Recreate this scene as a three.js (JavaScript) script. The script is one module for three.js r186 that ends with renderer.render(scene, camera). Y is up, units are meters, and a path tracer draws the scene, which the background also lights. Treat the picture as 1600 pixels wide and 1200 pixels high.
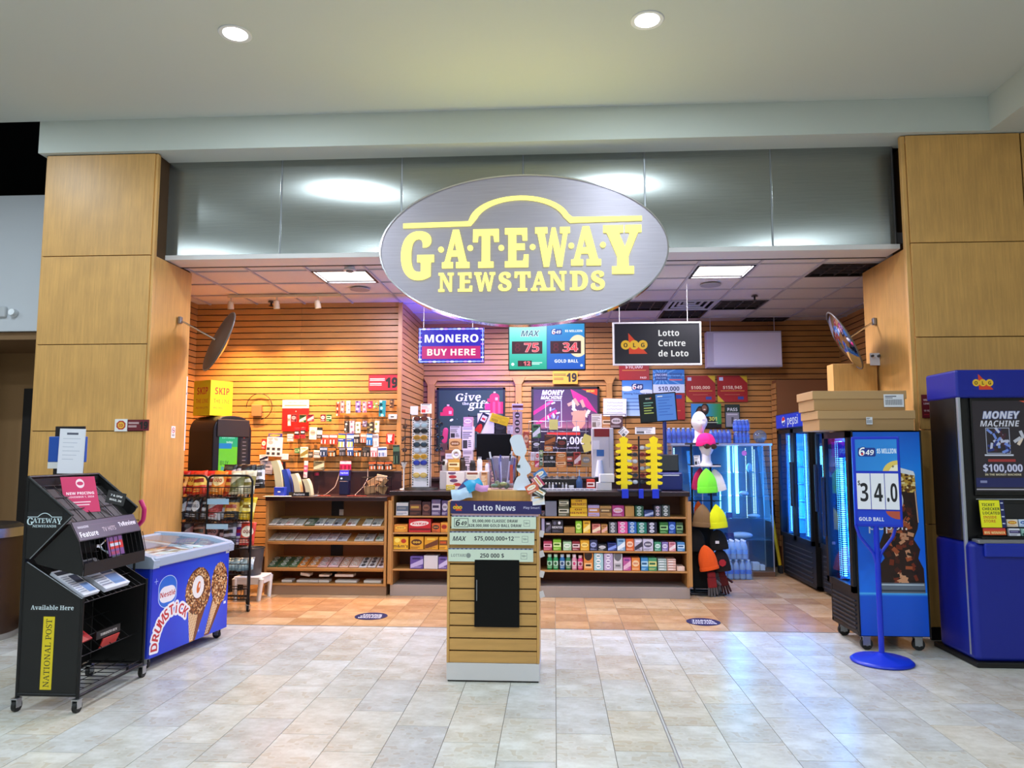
import * as THREE from 'three';
import { mergeGeometries, mergeVertices } from 'three/addons/utils/BufferGeometryUtils.js';
import { RoundedBoxGeometry } from 'three/addons/geometries/RoundedBoxGeometry.js';
import { TextGeometry } from 'three/addons/geometries/TextGeometry.js';
import { FontLoader } from 'three/addons/loaders/FontLoader.js';
import { RectAreaLightUniformsLib } from 'three/addons/lights/RectAreaLightUniformsLib.js';

// ---------------------------------------------------------------- camera, exposure, mall lighting
const scene = new THREE.Scene();
const camera = new THREE.PerspectiveCamera(55.1, 4 / 3, 0.05, 60);
camera.rotation.order = 'YXZ';
camera.position.set(0, 1.55, 0);
camera.rotation.set(THREE.MathUtils.degToRad(5.365), THREE.MathUtils.degToRad(3.27), 0);
scene.add(camera);
const renderer = new THREE.WebGLRenderer({ antialias: true });
renderer.toneMapping = THREE.LinearToneMapping;
renderer.toneMappingExposure = 1.0;
renderer.shadowMap.enabled = true;
RectAreaLightUniformsLib.init();
scene.background = new THREE.Color(0x000000);

const MALL_CEIL = 4.68, STORE_CEIL = 3.4;
const DOWNLIGHT = { color: 0xdcecf8, power: 600, size: 0.17 };      // recessed mall downlights
const TROFFER = { color: 0xf6ecff, power: 84 };                     // lit fluorescent troffers of the shop
const SPOT = { color: 0xffc080, power: 26 };                        // halogen track spots
function area(color, power, w, h, [x, y, z], [tx, ty, tz]) {
  const l = new THREE.RectAreaLight(color, power, w, h);
  l.position.set(x, y, z); l.lookAt(tx, ty, tz); l.name = 'area_light'; scene.add(l); return l;
}

// ---------------------------------------------------------------- helpers
let seed = 20240611;
const rnd = () => { seed = (seed + 0x6d2b79f5) | 0; let t = Math.imul(seed ^ (seed >>> 15), 1 | seed); t = (t + Math.imul(t ^ (t >>> 7), 61 | t)) ^ t; return ((t ^ (t >>> 14)) >>> 0) / 4294967296; };
const rr = (a, b) => a + (b - a) * rnd();
const taken = new Map();
function numbered(name) { const n = taken.get(name) ?? 0; taken.set(name, n + 1); return n ? name + '_' + String(n).padStart(3, '0') : name; }
function tag(o, label, category, group) { o.userData.label = label; o.userData.category = category; if (group) o.userData.group = group; return o; }
function thing(name, label, category, [x, y, z] = [0, 0, 0], turn = 0, group) {
  const o = new THREE.Group(); o.name = numbered(name); scene.add(o); o.position.set(x, y, z); o.rotation.y = turn; return tag(o, label, category, group);
}
function M(name, geo, mat, parent, pos, rot) {
  const m = new THREE.Mesh(geo, mat); m.name = parent === scene ? numbered(name) : name;
  if (pos) m.position.set(...pos); if (rot) m.rotation.set(...rot); parent.add(m); return m;
}
const one = (name, label, category, geo, mat, pos, rot, group) => tag(M(name, geo, mat, scene, pos, rot), label, category, group);
function struct(name) { const o = new THREE.Group(); o.name = name; o.userData.kind = 'structure'; scene.add(o); return o; }
const mats = new Map();
function mat(color, rough = 0.6, metal = 0, extra) {
  const k = color + '|' + rough + '|' + metal + '|' + (extra ? JSON.stringify(extra) : '');
  if (!mats.has(k)) mats.set(k, new THREE.MeshPhysicalMaterial({ color, roughness: rough, metalness: metal, ...extra }));
  return mats.get(k);
}
const BX = (w, h, d) => new THREE.BoxGeometry(w, h, d);
const RB = (w, h, d, r = 0.006, s = 1) => new RoundedBoxGeometry(w, h, d, s, Math.min(r, w / 2.01, h / 2.01, d / 2.01));
const CY = (r1, r2, h, s = 20) => new THREE.CylinderGeometry(r1, r2, h, s);
const flat = (g) => (g.index ? g.toNonIndexed() : g);
function join(list) { return mergeGeometries(list.map((g) => { const f = flat(g); for (const k of Object.keys(f.attributes)) if (!['position', 'normal', 'uv'].includes(k)) f.deleteAttribute(k); f.clearGroups?.(); return f; })); }
const at = (g, x, y, z, rx = 0, ry = 0, rz = 0) => { if (rx) g.rotateX(rx); if (ry) g.rotateY(ry); if (rz) g.rotateZ(rz); return g.translate(x, y, z); };
function bar(a, b, r, s = 6) {
  const A = new THREE.Vector3(...a), B = new THREE.Vector3(...b), d = B.clone().sub(A), g = CY(r, r, d.length(), s);
  g.applyQuaternion(new THREE.Quaternion().setFromUnitVectors(new THREE.Vector3(0, 1, 0), d.clone().normalize())); const m = A.add(B).multiplyScalar(0.5);
  return g.translate(m.x, m.y, m.z);
}
const bars = (list, r, s) => join(list.map(([a, b]) => bar(a, b, r, s)));
function tube(pts, r, seg = 24, rs = 7, closed = false) { return new THREE.TubeGeometry(new THREE.CatmullRomCurve3(pts.map((p) => new THREE.Vector3(...p)), closed, 'catmullrom', 0.2), seg, r, rs, closed); }
function uvMetres(g, s = 1, ox = 0, oy = 0, swap = false) {   // box-projected uv in metres / s
  g = flat(g); const p = g.attributes.position, n = g.attributes.normal, uv = new Float32Array(p.count * 2);
  for (let i = 0; i < p.count; i++) {
    const ax = Math.abs(n.getX(i)), ay = Math.abs(n.getY(i)), az = Math.abs(n.getZ(i)); let u, v;
    if (az >= ax && az >= ay) { u = p.getX(i); v = p.getY(i); } else if (ax >= ay) { u = p.getZ(i); v = p.getY(i); } else { u = p.getX(i); v = p.getZ(i); }
    uv[2 * i] = (swap ? v : u) / s + ox; uv[2 * i + 1] = (swap ? u : v) / s + oy;
  }
  g.setAttribute('uv', new THREE.BufferAttribute(uv, 2)); return g;
}
function prism(pts, depth, bevel = 0) {   // outline in x, y; extruded along z from 0 to depth
  const s = new THREE.Shape(pts.map(([x, y]) => new THREE.Vector2(x, y)));
  return new THREE.ExtrudeGeometry(s, { depth, bevelEnabled: bevel > 0, bevelSize: bevel, bevelThickness: bevel, bevelSegments: 1, bevelOffset: -bevel, curveSegments: 20 });
}
// ---- textures
function canvas(w, h, draw) { const c = document.createElement('canvas'); c.width = w; c.height = h; const g = c.getContext('2d'); draw(g, w, h); return c; }
function texOf(c, repeat) { const t = new THREE.CanvasTexture(c); t.colorSpace = THREE.SRGBColorSpace; t.magFilter = THREE.LinearFilter; if (repeat) t.wrapS = t.wrapT = THREE.RepeatWrapping; return t; }
const art = (w, h, draw, rough = 0.55, extra) => new THREE.MeshPhysicalMaterial({ map: texOf(canvas(w, h, draw)), roughness: rough, ...extra });
function glowArt(w, h, draw, strength, rough = 0.3) { const t = texOf(canvas(w, h, draw)); return new THREE.MeshPhysicalMaterial({ color: 0x0a0a0a, roughness: rough, emissive: 0xffffff, emissiveMap: t, emissiveIntensity: strength }); }
function fill(g, c, x, y, w, h) { g.fillStyle = c; g.fillRect(x, y, w, h); }
function txt(g, s, x, y, size, color, { font = 'sans-serif', align = 'center', weight = 'bold', sx = 1, skew = 0, rot = 0, stroke, sw = 0 } = {}) {
  g.save(); g.translate(x, y); if (rot) g.rotate(rot); g.transform(sx, 0, skew, 1, 0, 0); g.font = weight + ' ' + size + 'px ' + font; g.textAlign = align; g.textBaseline = 'middle';
  if (stroke) { g.strokeStyle = stroke; g.lineWidth = sw; g.lineJoin = 'round'; g.strokeText(s, 0, 0); }
  g.fillStyle = color; g.fillText(s, 0, 0); g.restore();
}
function ell(g, c, x, y, rx, ry, rot = 0) { g.fillStyle = c; g.beginPath(); g.ellipse(x, y, rx, ry, rot, 0, Math.PI * 2); g.fill(); }
function poly(g, c, pts) { g.fillStyle = c; g.beginPath(); pts.forEach(([x, y], i) => (i ? g.lineTo(x, y) : g.moveTo(x, y))); g.closePath(); g.fill(); }
function noiseTile(w, h, fn) { return canvas(w, h, (g) => { const im = g.createImageData(w, h); for (let y = 0; y < h; y++) for (let x = 0; x < w; x++) { const c = fn(x, y), i = (y * w + x) * 4; im.data[i] = c[0]; im.data[i + 1] = c[1]; im.data[i + 2] = c[2]; im.data[i + 3] = 255; } g.putImageData(im, 0, 0); }); }
const lat = new Float32Array(4096).map(() => rnd());
function vn(x, y, px, py) { const xi = Math.floor(x), yi = Math.floor(y), fx = x - xi, fy = y - yi, s = (t) => t * t * (3 - 2 * t); const L = (a, b) => lat[(((a % px) + px) % px * 57 + ((b % py) + py) % py * 131) & 4095]; const u = s(fx), v = s(fy); return (L(xi, yi) * (1 - u) + L(xi + 1, yi) * u) * (1 - v) + (L(xi, yi + 1) * (1 - u) + L(xi + 1, yi + 1) * u) * v; }
const mix = (a, b, t) => a.map((v, i) => v + (b[i] - v) * t);
// maple veneer: grain runs along v
const mapleCanvas = noiseTile(512, 512, (x, y) => { const u = x / 512, v = y / 512; const n = 0.5 * vn(u * 90, v * 5, 90, 5) + 0.3 * vn(u * 24, v * 3, 24, 3) + 0.2 * vn(u * 200, v * 26, 200, 26); const k = 0.9 + 0.13 * (n - 0.5) + 0.04 * (vn(u * 7, v * 7, 7, 7) - 0.5); return [k * 255, k * 250, k * 240].map((q) => Math.max(0, Math.min(255, q))); });
const mapleTex = texOf(mapleCanvas, true);
const stoneTex = texOf(noiseTile(1024, 1024, (x, y) => { const u = x / 1024, v = y / 1024; const a = vn(u * 9, v * 9, 9, 9), b = vn(u * 31, v * 37, 31, 37), c = vn(u * 120, v * 90, 120, 90), d = vn(u * 18 + v * 3, v * 60, 18, 60); const t = 0.45 * a + 0.27 * b + 0.13 * c + 0.15 * d; let col = mix([202, 197, 188], [229, 229, 226], Math.min(1, Math.max(0, (t - 0.2) * 1.7))); if (b > 0.72 && a < 0.55) col = mix(col, [190, 174, 152], 0.4); return col; }), true);
const brushTex = texOf(noiseTile(256, 256, (x, y) => { const k = 240 + 8 * (vn(x / 64, y * 1.0, 4, 256) - 0.5) * 2; return [k, k, k]; }), true);
const acoustTex = texOf(noiseTile(256, 256, (x, y) => { const s = lat[(x * 131 + y * 57 + ((x * y) % 97)) & 4095]; const k = s > 0.93 ? 205 : 238 + 10 * (s - 0.5); return [k, k * 0.99, k * 0.98]; }), true);
const MAPLE = new THREE.MeshPhysicalMaterial({ color: 0xe2b068, map: mapleTex, roughness: 0.42 });
const SLAT = new THREE.MeshPhysicalMaterial({ color: 0xd29a58, map: mapleTex, roughness: 0.36 });
const SHELFWOOD = new THREE.MeshPhysicalMaterial({ color: 0xcf9a5c, map: mapleTex, roughness: 0.45 });
const DARKWOOD = mat(0x34191c, 0.45);
const BLACK = mat(0x070707, 0.5), BLACKMETAL = mat(0x111113, 0.38, 0.3), CHROME = mat(0xc8c8cc, 0.22, 1), WHITE = mat(0xe9e9e6, 0.5), PAINT = mat(0xcad0c9, 0.85);
const GLASS = new THREE.MeshPhysicalMaterial({ color: 0xf2fbff, roughness: 0.02, transmission: 1, thickness: 0, ior: 1.45 });

// ---- one atlas for the print on small packs; each pack is a box whose front shows one cell
const ATLAS = 2048, CELL = 112, KS = CELL / 128, atlasCanvas = document.createElement('canvas'); atlasCanvas.width = atlasCanvas.height = ATLAS;
const ag = atlasCanvas.getContext('2d'); const cells = new Map();
function cell(c1, c2, c3, style) {
  const key = [c1, c2, c3, style].join(); if (cells.has(key)) return cells.get(key);
  const i = cells.size, X = (i % 18) * CELL, Y = Math.floor(i / 18) * CELL, g = ag; cells.set(key, [X, Y]);
  g.save(); g.beginPath(); g.rect(X, Y, CELL, CELL); g.clip(); g.translate(X, Y); g.scale(KS, KS); fill(g, c1, 0, 0, 128, 128);
  const lines = (y, n, c, x = 16, w = 96) => { for (let k = 0; k < n; k++) fill(g, c, x, y + k * 9, w * (0.6 + 0.4 * rnd()), 4); };
  if (style === 1) { const v = Math.floor(rnd() * 3); if (v === 0) { fill(g, c2, 14, 40, 114, 46); fill(g, c3, 24, 52, 80, 18); } else if (v === 1) { ell(g, c2, 66, 60, 46, 28); txt(g, 'ooo', 66, 58, 30, c3, { sx: 1.2 }); } else { poly(g, c2, [[14, 86], [128, 30], [128, 80], [14, 120]]); fill(g, c3, 30, 22, 70, 16); } lines(102, 2, c2); }
  if (style === 2) { fill(g, c3, 18, 12, 92, 14); lines(36, 4, c2); fill(g, c2, 18, 76, 44, 40); lines(78, 4, c2, 70, 42); }
  if (style === 3) { for (let k = 0; k < 3; k++) { ell(g, c2, 64, 28 + k * 36, 30, 15); fill(g, c3, 44, 25 + k * 36, 40, 7); } }
  if (style === 4) { ell(g, c2, 66, 50, 50, 22, -0.15); txt(g, 'KitKat', 66, 50, 26, c1, { skew: -0.2 }); fill(g, c3, 14, 90, 114, 20); }
  if (style === 5) { ell(g, '#f6dc6a', 40, 40, 22, 22); ell(g, c3, 90, 48, 20, 20); txt(g, "m&m's", 66, 96, 36, c2); }
  if (style === 6) { txt(g, 'OH', 66, 34, 34, c2); txt(g, 'HENRY!', 66, 78, 34, c2, { sx: 0.92 }); fill(g, c3, 14, 106, 110, 10); }
  if (style === 7) { txt(g, 'MENTOS', 66, 74, 27, c2); ell(g, c3, 40, 36, 16, 16); ell(g, c2, 88, 34, 14, 14); lines(100, 2, c3); }
  if (style === 8) { fill(g, c2, 0, 46, 128, 44); ell(g, c3, 64, 68, 30, 16); fill(g, c2, 0, 100, 128, 6); }
  if (style === 9) { ell(g, c2, 64, 22, 50, 38); fill(g, c3, 20, 76, 88, 36); fill(g, c2, 34, 86, 60, 12); }
  if (style === 10) { for (let k = 0; k < 5; k++) { fill(g, c2, 0, 20 + k * 25, 128, 5); fill(g, c3, 30, 28 + k * 25, 60, 9); } }
  if (style === 11) { for (let k = 0; k < 7; k++) { ell(g, k % 2 ? c3 : '#ffffff', 24 + rnd() * 84, 14 + rnd() * 50, 18, 12); } for (let k = 0; k < 6; k++) fill(g, c2, 14 + (k % 3) * 38, 72 + Math.floor(k / 3) * 28, 22, 16); }
  if (style === 12) { ell(g, c2, 62, 76, 30, 34); for (let k = 0; k < 4; k++) { g.save(); g.translate(40 + k * 15, 48); g.rotate(-0.25 + k * 0.16); ell(g, c2, 0, -10, 7, 24); g.restore(); } ell(g, c3, 84, 98, 20, 12); }
  if (style === 13) { for (let k = 0; k < 5; k++) { ell(g, k % 2 ? c2 : c3, 30 + rnd() * 60, 16 + k * 25, 26, 11); } }
  if (style === 14) { fill(g, c2, 12, 22, 110, 26); lines(56, 1, c3, 16, 90); for (let k = 0; k < 4; k++) fill(g, k % 2 ? c3 : c2, 20 + k * 24, 74, 18, 44); }
  if (style === 15) { fill(g, c2, 0, 12, 128, 22); for (let k = 0; k < 5; k++) fill(g, k % 2 ? c1 : c3, 16 + k * 20, 44, 17, 78); }
  fill(g, c1, 0, 0, 10, 10); g.restore(); return cells.get(key);
}
const atlasTex = texOf(atlasCanvas); const PACK = new THREE.MeshPhysicalMaterial({ map: atlasTex, roughness: 0.42 }); const FOIL = new THREE.MeshPhysicalMaterial({ map: atlasTex, roughness: 0.28, clearcoat: 0.4 });
function cellUV(geo, [X, Y], isFront) {   // front faces take the print, the rest its ground colour
  const g = flat(geo), p = g.attributes.position, n = g.attributes.normal, uv = g.attributes.uv; g.computeBoundingBox(); const b = g.boundingBox, w = b.max.x - b.min.x || 1, h = b.max.y - b.min.y || 1;
  for (let i = 0; i < p.count; i++) {
    let u = 5, v = 5; if (isFront(n, i)) { u = 10 + 116 * ((p.getX(i) - b.min.x) / w); v = 126 - 116 * ((p.getY(i) - b.min.y) / h); }
    uv.setXY(i, (X + u * KS) / ATLAS, 1 - (Y + v * KS) / ATLAS);
  }
  return g;
}
const packGeo = (w, h, d, c) => cellUV(RB(w, h, d, Math.min(0.004, d * 0.3)), c, (n, i) => n.getZ(i) > 0.6);
const topGeo = (w, h, d, c) => { const g = RB(w, d, h, Math.min(0.003, h * 0.3)); cellUV(g, c, () => false); const q = packGeo(w, d, h, c); q.rotateX(-Math.PI / 2); return q; };
const ORD = ['first', 'second', 'third', 'fourth', 'fifth', 'sixth', 'seventh', 'eighth', 'ninth', 'tenth', 'eleventh', 'twelfth', 'thirteenth', 'fourteenth', 'fifteenth', 'sixteenth'];

// printed panel: a thin board with its print on the front face
function board(name, label, category, w, h, d, material, pos, rot, edge = 0x222222, parent) {
  const o = parent ? new THREE.Group() : thing(name, label, category, pos); if (parent) { o.name = name; parent.add(o); o.position.set(...pos); } if (rot) o.rotation.set(...rot);
  M('backing', BX(w, h, d), mat(edge, 0.5), o, [0, 0, -d / 2]); M('print', new THREE.PlaneGeometry(w, h), material, o, [0, 0, 0.0008]); return o;
}
const leafletA = [
  [-3.172,0.79,0.106,0.076,"#e9e4dc","#b9b2a6","#8a8378",2,"grey and white folded newspaper"],
  [-3.066,0.79,0.099,0.076,"#e9e4dc","#8f8a85","#55504c",2,"white leaflet with grey print"],
  [-2.958,0.791,0.104,0.076,"#e9e4dc","#d8a9a0","#c98a80",2,"cream leaflet with pale red print"],
  [-2.851,0.791,0.104,0.075,"#e9e4dc","#c9bfae","#77706a",2,"cream leaflet with faint print"],
  [-2.721,0.792,0.123,0.075,"#5c6b52","#e9e4dc","#2b2f2a",2,"dark green magazine"],
  [-2.606,0.793,0.102,0.075,"#e9e4dc","#6b6f74","#9aa0a4",2,"white and grey magazine"],
  [-2.5,0.793,0.1,0.075,"#e9e4dc","#8d8a96","#55545e",2,"pale lilac magazine"],
  [-2.39,0.794,0.106,0.075,"#c9c6cb","#4a4d52","#8a8d92",2,"silver magazine with dark masthead"],
  [-2.231,0.795,0.122,0.075,"#e9e4dc","#a86a64","#8a8378",2,"white leaflet with a red line"],
  [-2.049,0.796,0.099,0.075,"#e9e4dc","#b9b2a6","#4d6a52",2,"white leaflet with green line"],
  [-1.935,0.796,0.115,0.075,"#e9e4dc","#777777","#aaaaaa",2,"white leaflet with dark masthead"],
];
const leafletB = [
  [-3.179,0.626,0.107,0.069,"#e9e4dc","#c7bfb0","#a59c8c",2,"cream form pad"],
  [-3.065,0.627,0.107,0.069,"#e9e4dc","#b0a79a","#8a8378",2,"ivory form pad"],
  [-2.952,0.628,0.107,0.069,"#e9e4dc","#c4b39a","#9a8d7a",2,"beige form pad"],
  [-2.825,0.628,0.133,0.069,"#e9e4dc","#d0c4b4","#a59c8c",2,"wide ivory form pad"],
  [-2.688,0.629,0.116,0.069,"#e4dce4","#b9a7b4","#8d7f8a",2,"pale pink form pad"],
  [-2.571,0.63,0.108,0.069,"#e6e2ea","#a9a4b4","#7d7a8a",2,"pale lilac form pad"],
  [-2.454,0.631,0.113,0.069,"#e6e2ea","#c0a4ac","#7d7a8a",2,"white form pad with rosy print"],
  [-2.33,0.632,0.122,0.069,"#dfdce6","#9a98aa","#66647a",2,"grey lilac form pad"],
  [-2.133,0.633,0.112,0.069,"#e9e4dc","#a7a29a","#55504c",2,"white form pad with dark line"],
  [-2.016,0.634,0.109,0.069,"#e6e4e8","#8a8a92","#55555d",2,"white and grey form pad"],
  [-1.894,0.634,0.096,0.068,"#dfe6df","#7d9a86","#4d6a52",2,"pale green form pad"],
];
const leafletC = [
  [-3.16,0.371,0.13,0.14,"#3f5a3c","#dfe6d8","#1f2f1f",3,"dark green selection slip pad"],
  [-3.024,0.372,0.129,0.14,"#4a6644","#e6ece0","#243524",3,"green selection slip pad"],
  [-2.899,0.373,0.107,0.14,"#55704a","#dfe6d8","#1f2f1f",3,"mid green selection slip pad"],
  [-2.797,0.374,0.116,0.14,"#d9812f","#f2e3cf","#8a4a1f",3,"orange selection slip pad"],
  [-2.67,0.375,0.126,0.14,"#d98f52","#f6ead8","#a8562a",3,"light orange selection slip pad"],
  [-2.559,0.376,0.125,0.14,"#d9a9a6","#f2e6e6","#a86a6a",3,"pink selection slip pad"],
  [-2.428,0.377,0.124,0.14,"#d8b0b0","#f2e6ea","#9a5f66",3,"rosy selection slip pad"],
  [-2.306,0.378,0.107,0.14,"#e0b4a0","#f6ece4","#d9742f",3,"peach selection slip pad"],
  [-2.188,0.379,0.118,0.14,"#e2bcae","#f6ece4","#d9844f",3,"pale peach selection slip pad"],
  [-2.083,0.38,0.093,0.139,"#e6dfe2","#333338","#8a8a8f",3,"white slip pad with black mark"],
  [-1.98,0.381,0.097,0.139,"#e4dadb","#2a2a30","#a88a8a",3,"white slip pad with bold black mark"],
  [-1.879,0.382,0.084,0.139,"#ead6d6","#333338","#c98a8a",3,"narrow pinkish slip pad"],
];
const paperbox = [
  [-2.985,0.146,0.12,0.027,"#e9e4dc","#e9e4dc","#e9e4dc",0,"short white ticket roll box"],
  [-2.797,0.147,0.139,0.026,"#e9e4dc","#e9e4dc","#e9e4dc",0,"long white ticket roll box"],
  [-2.767,0.181,0.11,0.031,"#e9e4dc","#e9e4dc","#e9e4dc",0,"white ticket roll box tipped over another"],
  [-2.665,0.148,0.113,0.025,"#e9e4dc","#e9e4dc","#e9e4dc",0,"white ticket roll box in the middle gap"],
  [-2.541,0.15,0.118,0.026,"#e9e4dc","#e9e4dc","#e9e4dc",0,"white ticket roll box at the foot of a pile"],
  [-2.539,0.185,0.118,0.022,"#e9e4dc","#e9e4dc","#e9e4dc",0,"white ticket roll box in the middle of a pile"],
  [-2.522,0.212,0.116,0.022,"#e9e4dc","#e9e4dc","#e9e4dc",0,"white ticket roll box on top of a pile"],
  [-2.331,0.152,0.142,0.026,"#e9e4dc","#e9e4dc","#e9e4dc",0,"wide white ticket roll box"],
  [-2.3,0.182,0.214,0.028,"#e9e4dc","#e9e4dc","#e9e4dc",0,"long white ticket roll box lying across two others"],
  [-2.202,0.152,0.109,0.025,"#e9e4dc","#e9e4dc","#e9e4dc",0,"small white ticket roll box"],
  [-1.96,0.166,0.202,0.028,"#e9e4dc","#e9e4dc","#e9e4dc",0,"longest white ticket roll box"],
];
const candyA = [
  [-1.678,0.944,0.138,0.146,"#d8d8de","#5b6b86","#8a8f9a",1,"silver and blue gum carton"],
  [-1.532,0.956,0.134,0.169,"#3a1f22","#7a4a3a","#c9a24a",1,"dark chocolate bar carton"],
  [-1.409,0.95,0.099,0.157,"#42202a","#8a5a4a","#2a1418",1,"maroon chocolate bar carton"],
  [-1.302,0.963,0.102,0.182,"#6a5a86","#cfc6dd","#3a2c55",1,"violet chocolate bar carton"],
  [-1.203,0.959,0.076,0.172,"#5c4a7c","#d9cfe6","#2f2247",1,"narrow violet chocolate bar carton"],
];
const candyB = [
  [-1.69,0.737,0.155,0.089,"#d9872a","#f0c04a","#8a2f1f",1,"orange chocolate bar carton"],
  [-1.48,0.769,0.252,0.15,"#c8202c","#f2e6e2","#7a0f18",4,"wide red chocolate wafer carton"],
  [-1.3,0.747,0.095,0.104,"#d9622a","#3a2a2a","#f0a04a",1,"orange and black candy carton"],
  [-1.209,0.752,0.079,0.112,"#e8a23a","#b8341f","#3a1f1a",1,"amber candy carton"],
];
const candyC = [
  [-1.688,0.579,0.169,0.14,"#e8b42a","#4a2a1a","#b8341f",5,"yellow carton of candy with brown lettering"],
  [-1.511,0.582,0.153,0.143,"#e0a028","#5a2f1a","#f6d04a",1,"golden candy carton"],
  [-1.351,0.583,0.156,0.143,"#d99a24","#6a3a1f","#f0c84a",1,"golden brown candy carton"],
  [-1.217,0.584,0.098,0.143,"#e6aa2c","#7a4520","#c9541f",1,"amber and brown candy carton"],
];
const candyD = [
  [-1.51,0.376,0.149,0.139,"#5f4a9a","#b9aee0","#2f2260",1,"purple chocolate bar carton"],
  [-1.353,0.381,0.159,0.148,"#d6d2da","#b5b0bc","#eae8ee",0,"pale empty carton"],
  [-1.219,0.375,0.104,0.133,"#6a549f","#c9bfe8","#372868",1,"violet chocolate carton at the end"],
];
const gumA = [
  [-0.125,0.89,0.038,0.067,"#3a3338","#6a5f66","#8a4a5a",1,"dark mint carton"],
  [-0.039,0.94,0.128,0.168,"#7d8094","#9a9db0","#5a5c6e",0,"tall grey blank carton"],
  [0.099,0.914,0.12,0.112,"#5b5a44","#d8d4b8","#2f2f22",1,"olive tin carton"],
  [0.101,1.008,0.111,0.071,"#6a6850","#e0dcc4","#33332a",1,"olive tin carton on top of another"],
  [0.261,0.907,0.192,0.098,"#e8b820","#7a2414","#f6dc5a",6,"yellow nut bar carton"],
  [0.266,1.005,0.176,0.092,"#e0ac1c","#6a2012","#f2d24a",6,"yellow nut bar carton on top of another"],
  [0.425,0.922,0.127,0.126,"#b9a6d6","#c9823a","#e6ddf0",1,"lavender and orange carton"],
  [0.555,0.919,0.129,0.119,"#b58a52","#6a4a2a","#d9bc86",1,"tan carton"],
  [0.689,0.922,0.133,0.123,"#b0347a","#e6c0d8","#d98a3a",1,"magenta and amber carton"],
  [0.812,0.92,0.099,0.119,"#b88a48","#a87a3c","#c99a58",0,"empty tan tray"],
  [0.918,0.921,0.092,0.119,"#2f5a44","#c9e0d0","#1a2f26",3,"dark green gum tub carton"],
  [1.019,0.898,0.103,0.072,"#3a4a86","#b4c0e6","#1f2a55",1,"low navy gum carton"],
  [1.116,0.924,0.075,0.123,"#4a4652","#d6d2dc","#8a3a4a",3,"charcoal gum tub carton"],
  [1.202,0.926,0.089,0.127,"#3f4a48","#dfe4e0","#22302c",3,"slate gum tub carton"],
];
const gumB = [
  [-0.126,0.755,0.035,0.164,"#a9a2c4","#c9c4dc","#7a749a",0,"narrow lilac carton"],
  [-0.069,0.739,0.065,0.127,"#2a2730","#5a566a","#c9c4d0",1,"black mint tin carton"],
  [0.03,0.748,0.125,0.144,"#24222c","#e4e2ea","#5a5870",7,"wide black mint carton with white lettering"],
  [0.161,0.712,0.122,0.07,"#b08248","#a47840","#c4965a",0,"low empty tan tray"],
  [0.261,0.745,0.069,0.135,"#8ac02a","#d6ec8a","#4a7a1a",1,"lime green gum carton"],
  [0.348,0.747,0.081,0.137,"#e6b024","#fae08a","#9a6a14",1,"tall yellow gum carton"],
  [0.451,0.73,0.094,0.103,"#c9766a","#f0d8b8","#8a3a34",1,"salmon gum carton"],
  [0.539,0.73,0.069,0.1,"#c08a4a","#e8b0a0","#8a4a2a",1,"tan and rose gum carton"],
  [0.631,0.743,0.087,0.125,"#55565c","#e4e4e6","#222226",3,"grey gum carton with white discs"],
  [0.737,0.745,0.105,0.13,"#e0569a","#fbe0ee","#8a1f58",3,"bright pink gum carton"],
  [0.84,0.746,0.091,0.13,"#2a66b4","#cfe4fa","#123a78",3,"blue gum carton with white discs"],
  [0.943,0.744,0.105,0.125,"#1f7a66","#d8f0e8","#0f4438",3,"teal gum carton with white discs"],
  [1.051,0.746,0.103,0.127,"#24203a","#f0f0f6","#5a4a8a",3,"dark navy gum carton with white discs"],
  [1.177,0.747,0.091,0.127,"#2a6a2a","#9ad08a","#143a14",1,"forest green gum carton"],
  [1.265,0.75,0.075,0.131,"#1f4aa0","#8ab0ea","#102a60",1,"royal blue gum carton"],
  [1.344,0.748,0.075,0.127,"#2a4a2a","#8ab07a","#142a14",1,"bottle green gum carton"],
];
const gumC = [
  [-0.076,0.54,0.095,0.102,"#b03a58","#f0b4c4","#6a1a30",1,"crimson candy carton"],
  [0.026,0.55,0.09,0.121,"#7ab82a","#dcf0a0","#3f701a",1,"lime candy carton"],
  [0.136,0.539,0.094,0.098,"#a8cfa4","#e6f4e2","#5a8a58",1,"pale green candy carton"],
  [0.23,0.542,0.083,0.102,"#8a2a34","#f0d8d8","#3a1014",1,"dark red candy carton"],
  [0.325,0.549,0.099,0.114,"#e0a21f","#fadc7a","#8a5a10",1,"mustard yellow candy carton"],
  [0.42,0.552,0.083,0.118,"#2a2f55","#a8b0dc","#14183a",1,"tall navy candy carton"],
  [0.514,0.531,0.096,0.075,"#26262c","#e0e0e4","#6a6a74",1,"low black and white candy carton"],
  [0.619,0.538,0.098,0.088,"#1f2f7a","#8aa0ea","#10184a",1,"low royal blue candy carton"],
  [0.717,0.562,0.089,0.134,"#8ab0d4","#eef6fc","#3a6a9a",1,"pale blue gum pack carton"],
  [0.811,0.562,0.089,0.134,"#e0662a","#fad0b0","#b02f1f",1,"orange and red gum pack carton"],
  [0.901,0.563,0.087,0.133,"#c4bcd0","#3a3444","#ece8f2",1,"grey lilac gum pack carton"],
  [1.005,0.564,0.112,0.133,"#d4cde0","#5a5468","#f2f0f6",1,"white lilac gum pack carton"],
  [1.108,0.548,0.073,0.102,"#4a9a74","#d4f0e2","#1f5a40",1,"sea green gum pot carton"],
  [1.185,0.549,0.068,0.102,"#8a78b8","#e4dcf4","#4a3a7a",1,"soft purple gum pot carton"],
  [1.263,0.55,0.075,0.101,"#d8909a","#fae4e4","#a04a5a",1,"rose gum pot carton"],
  [1.355,0.55,0.082,0.101,"#4a8ac4","#d4ecfa","#1f4f86",1,"sky blue gum pot carton"],
];
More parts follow.
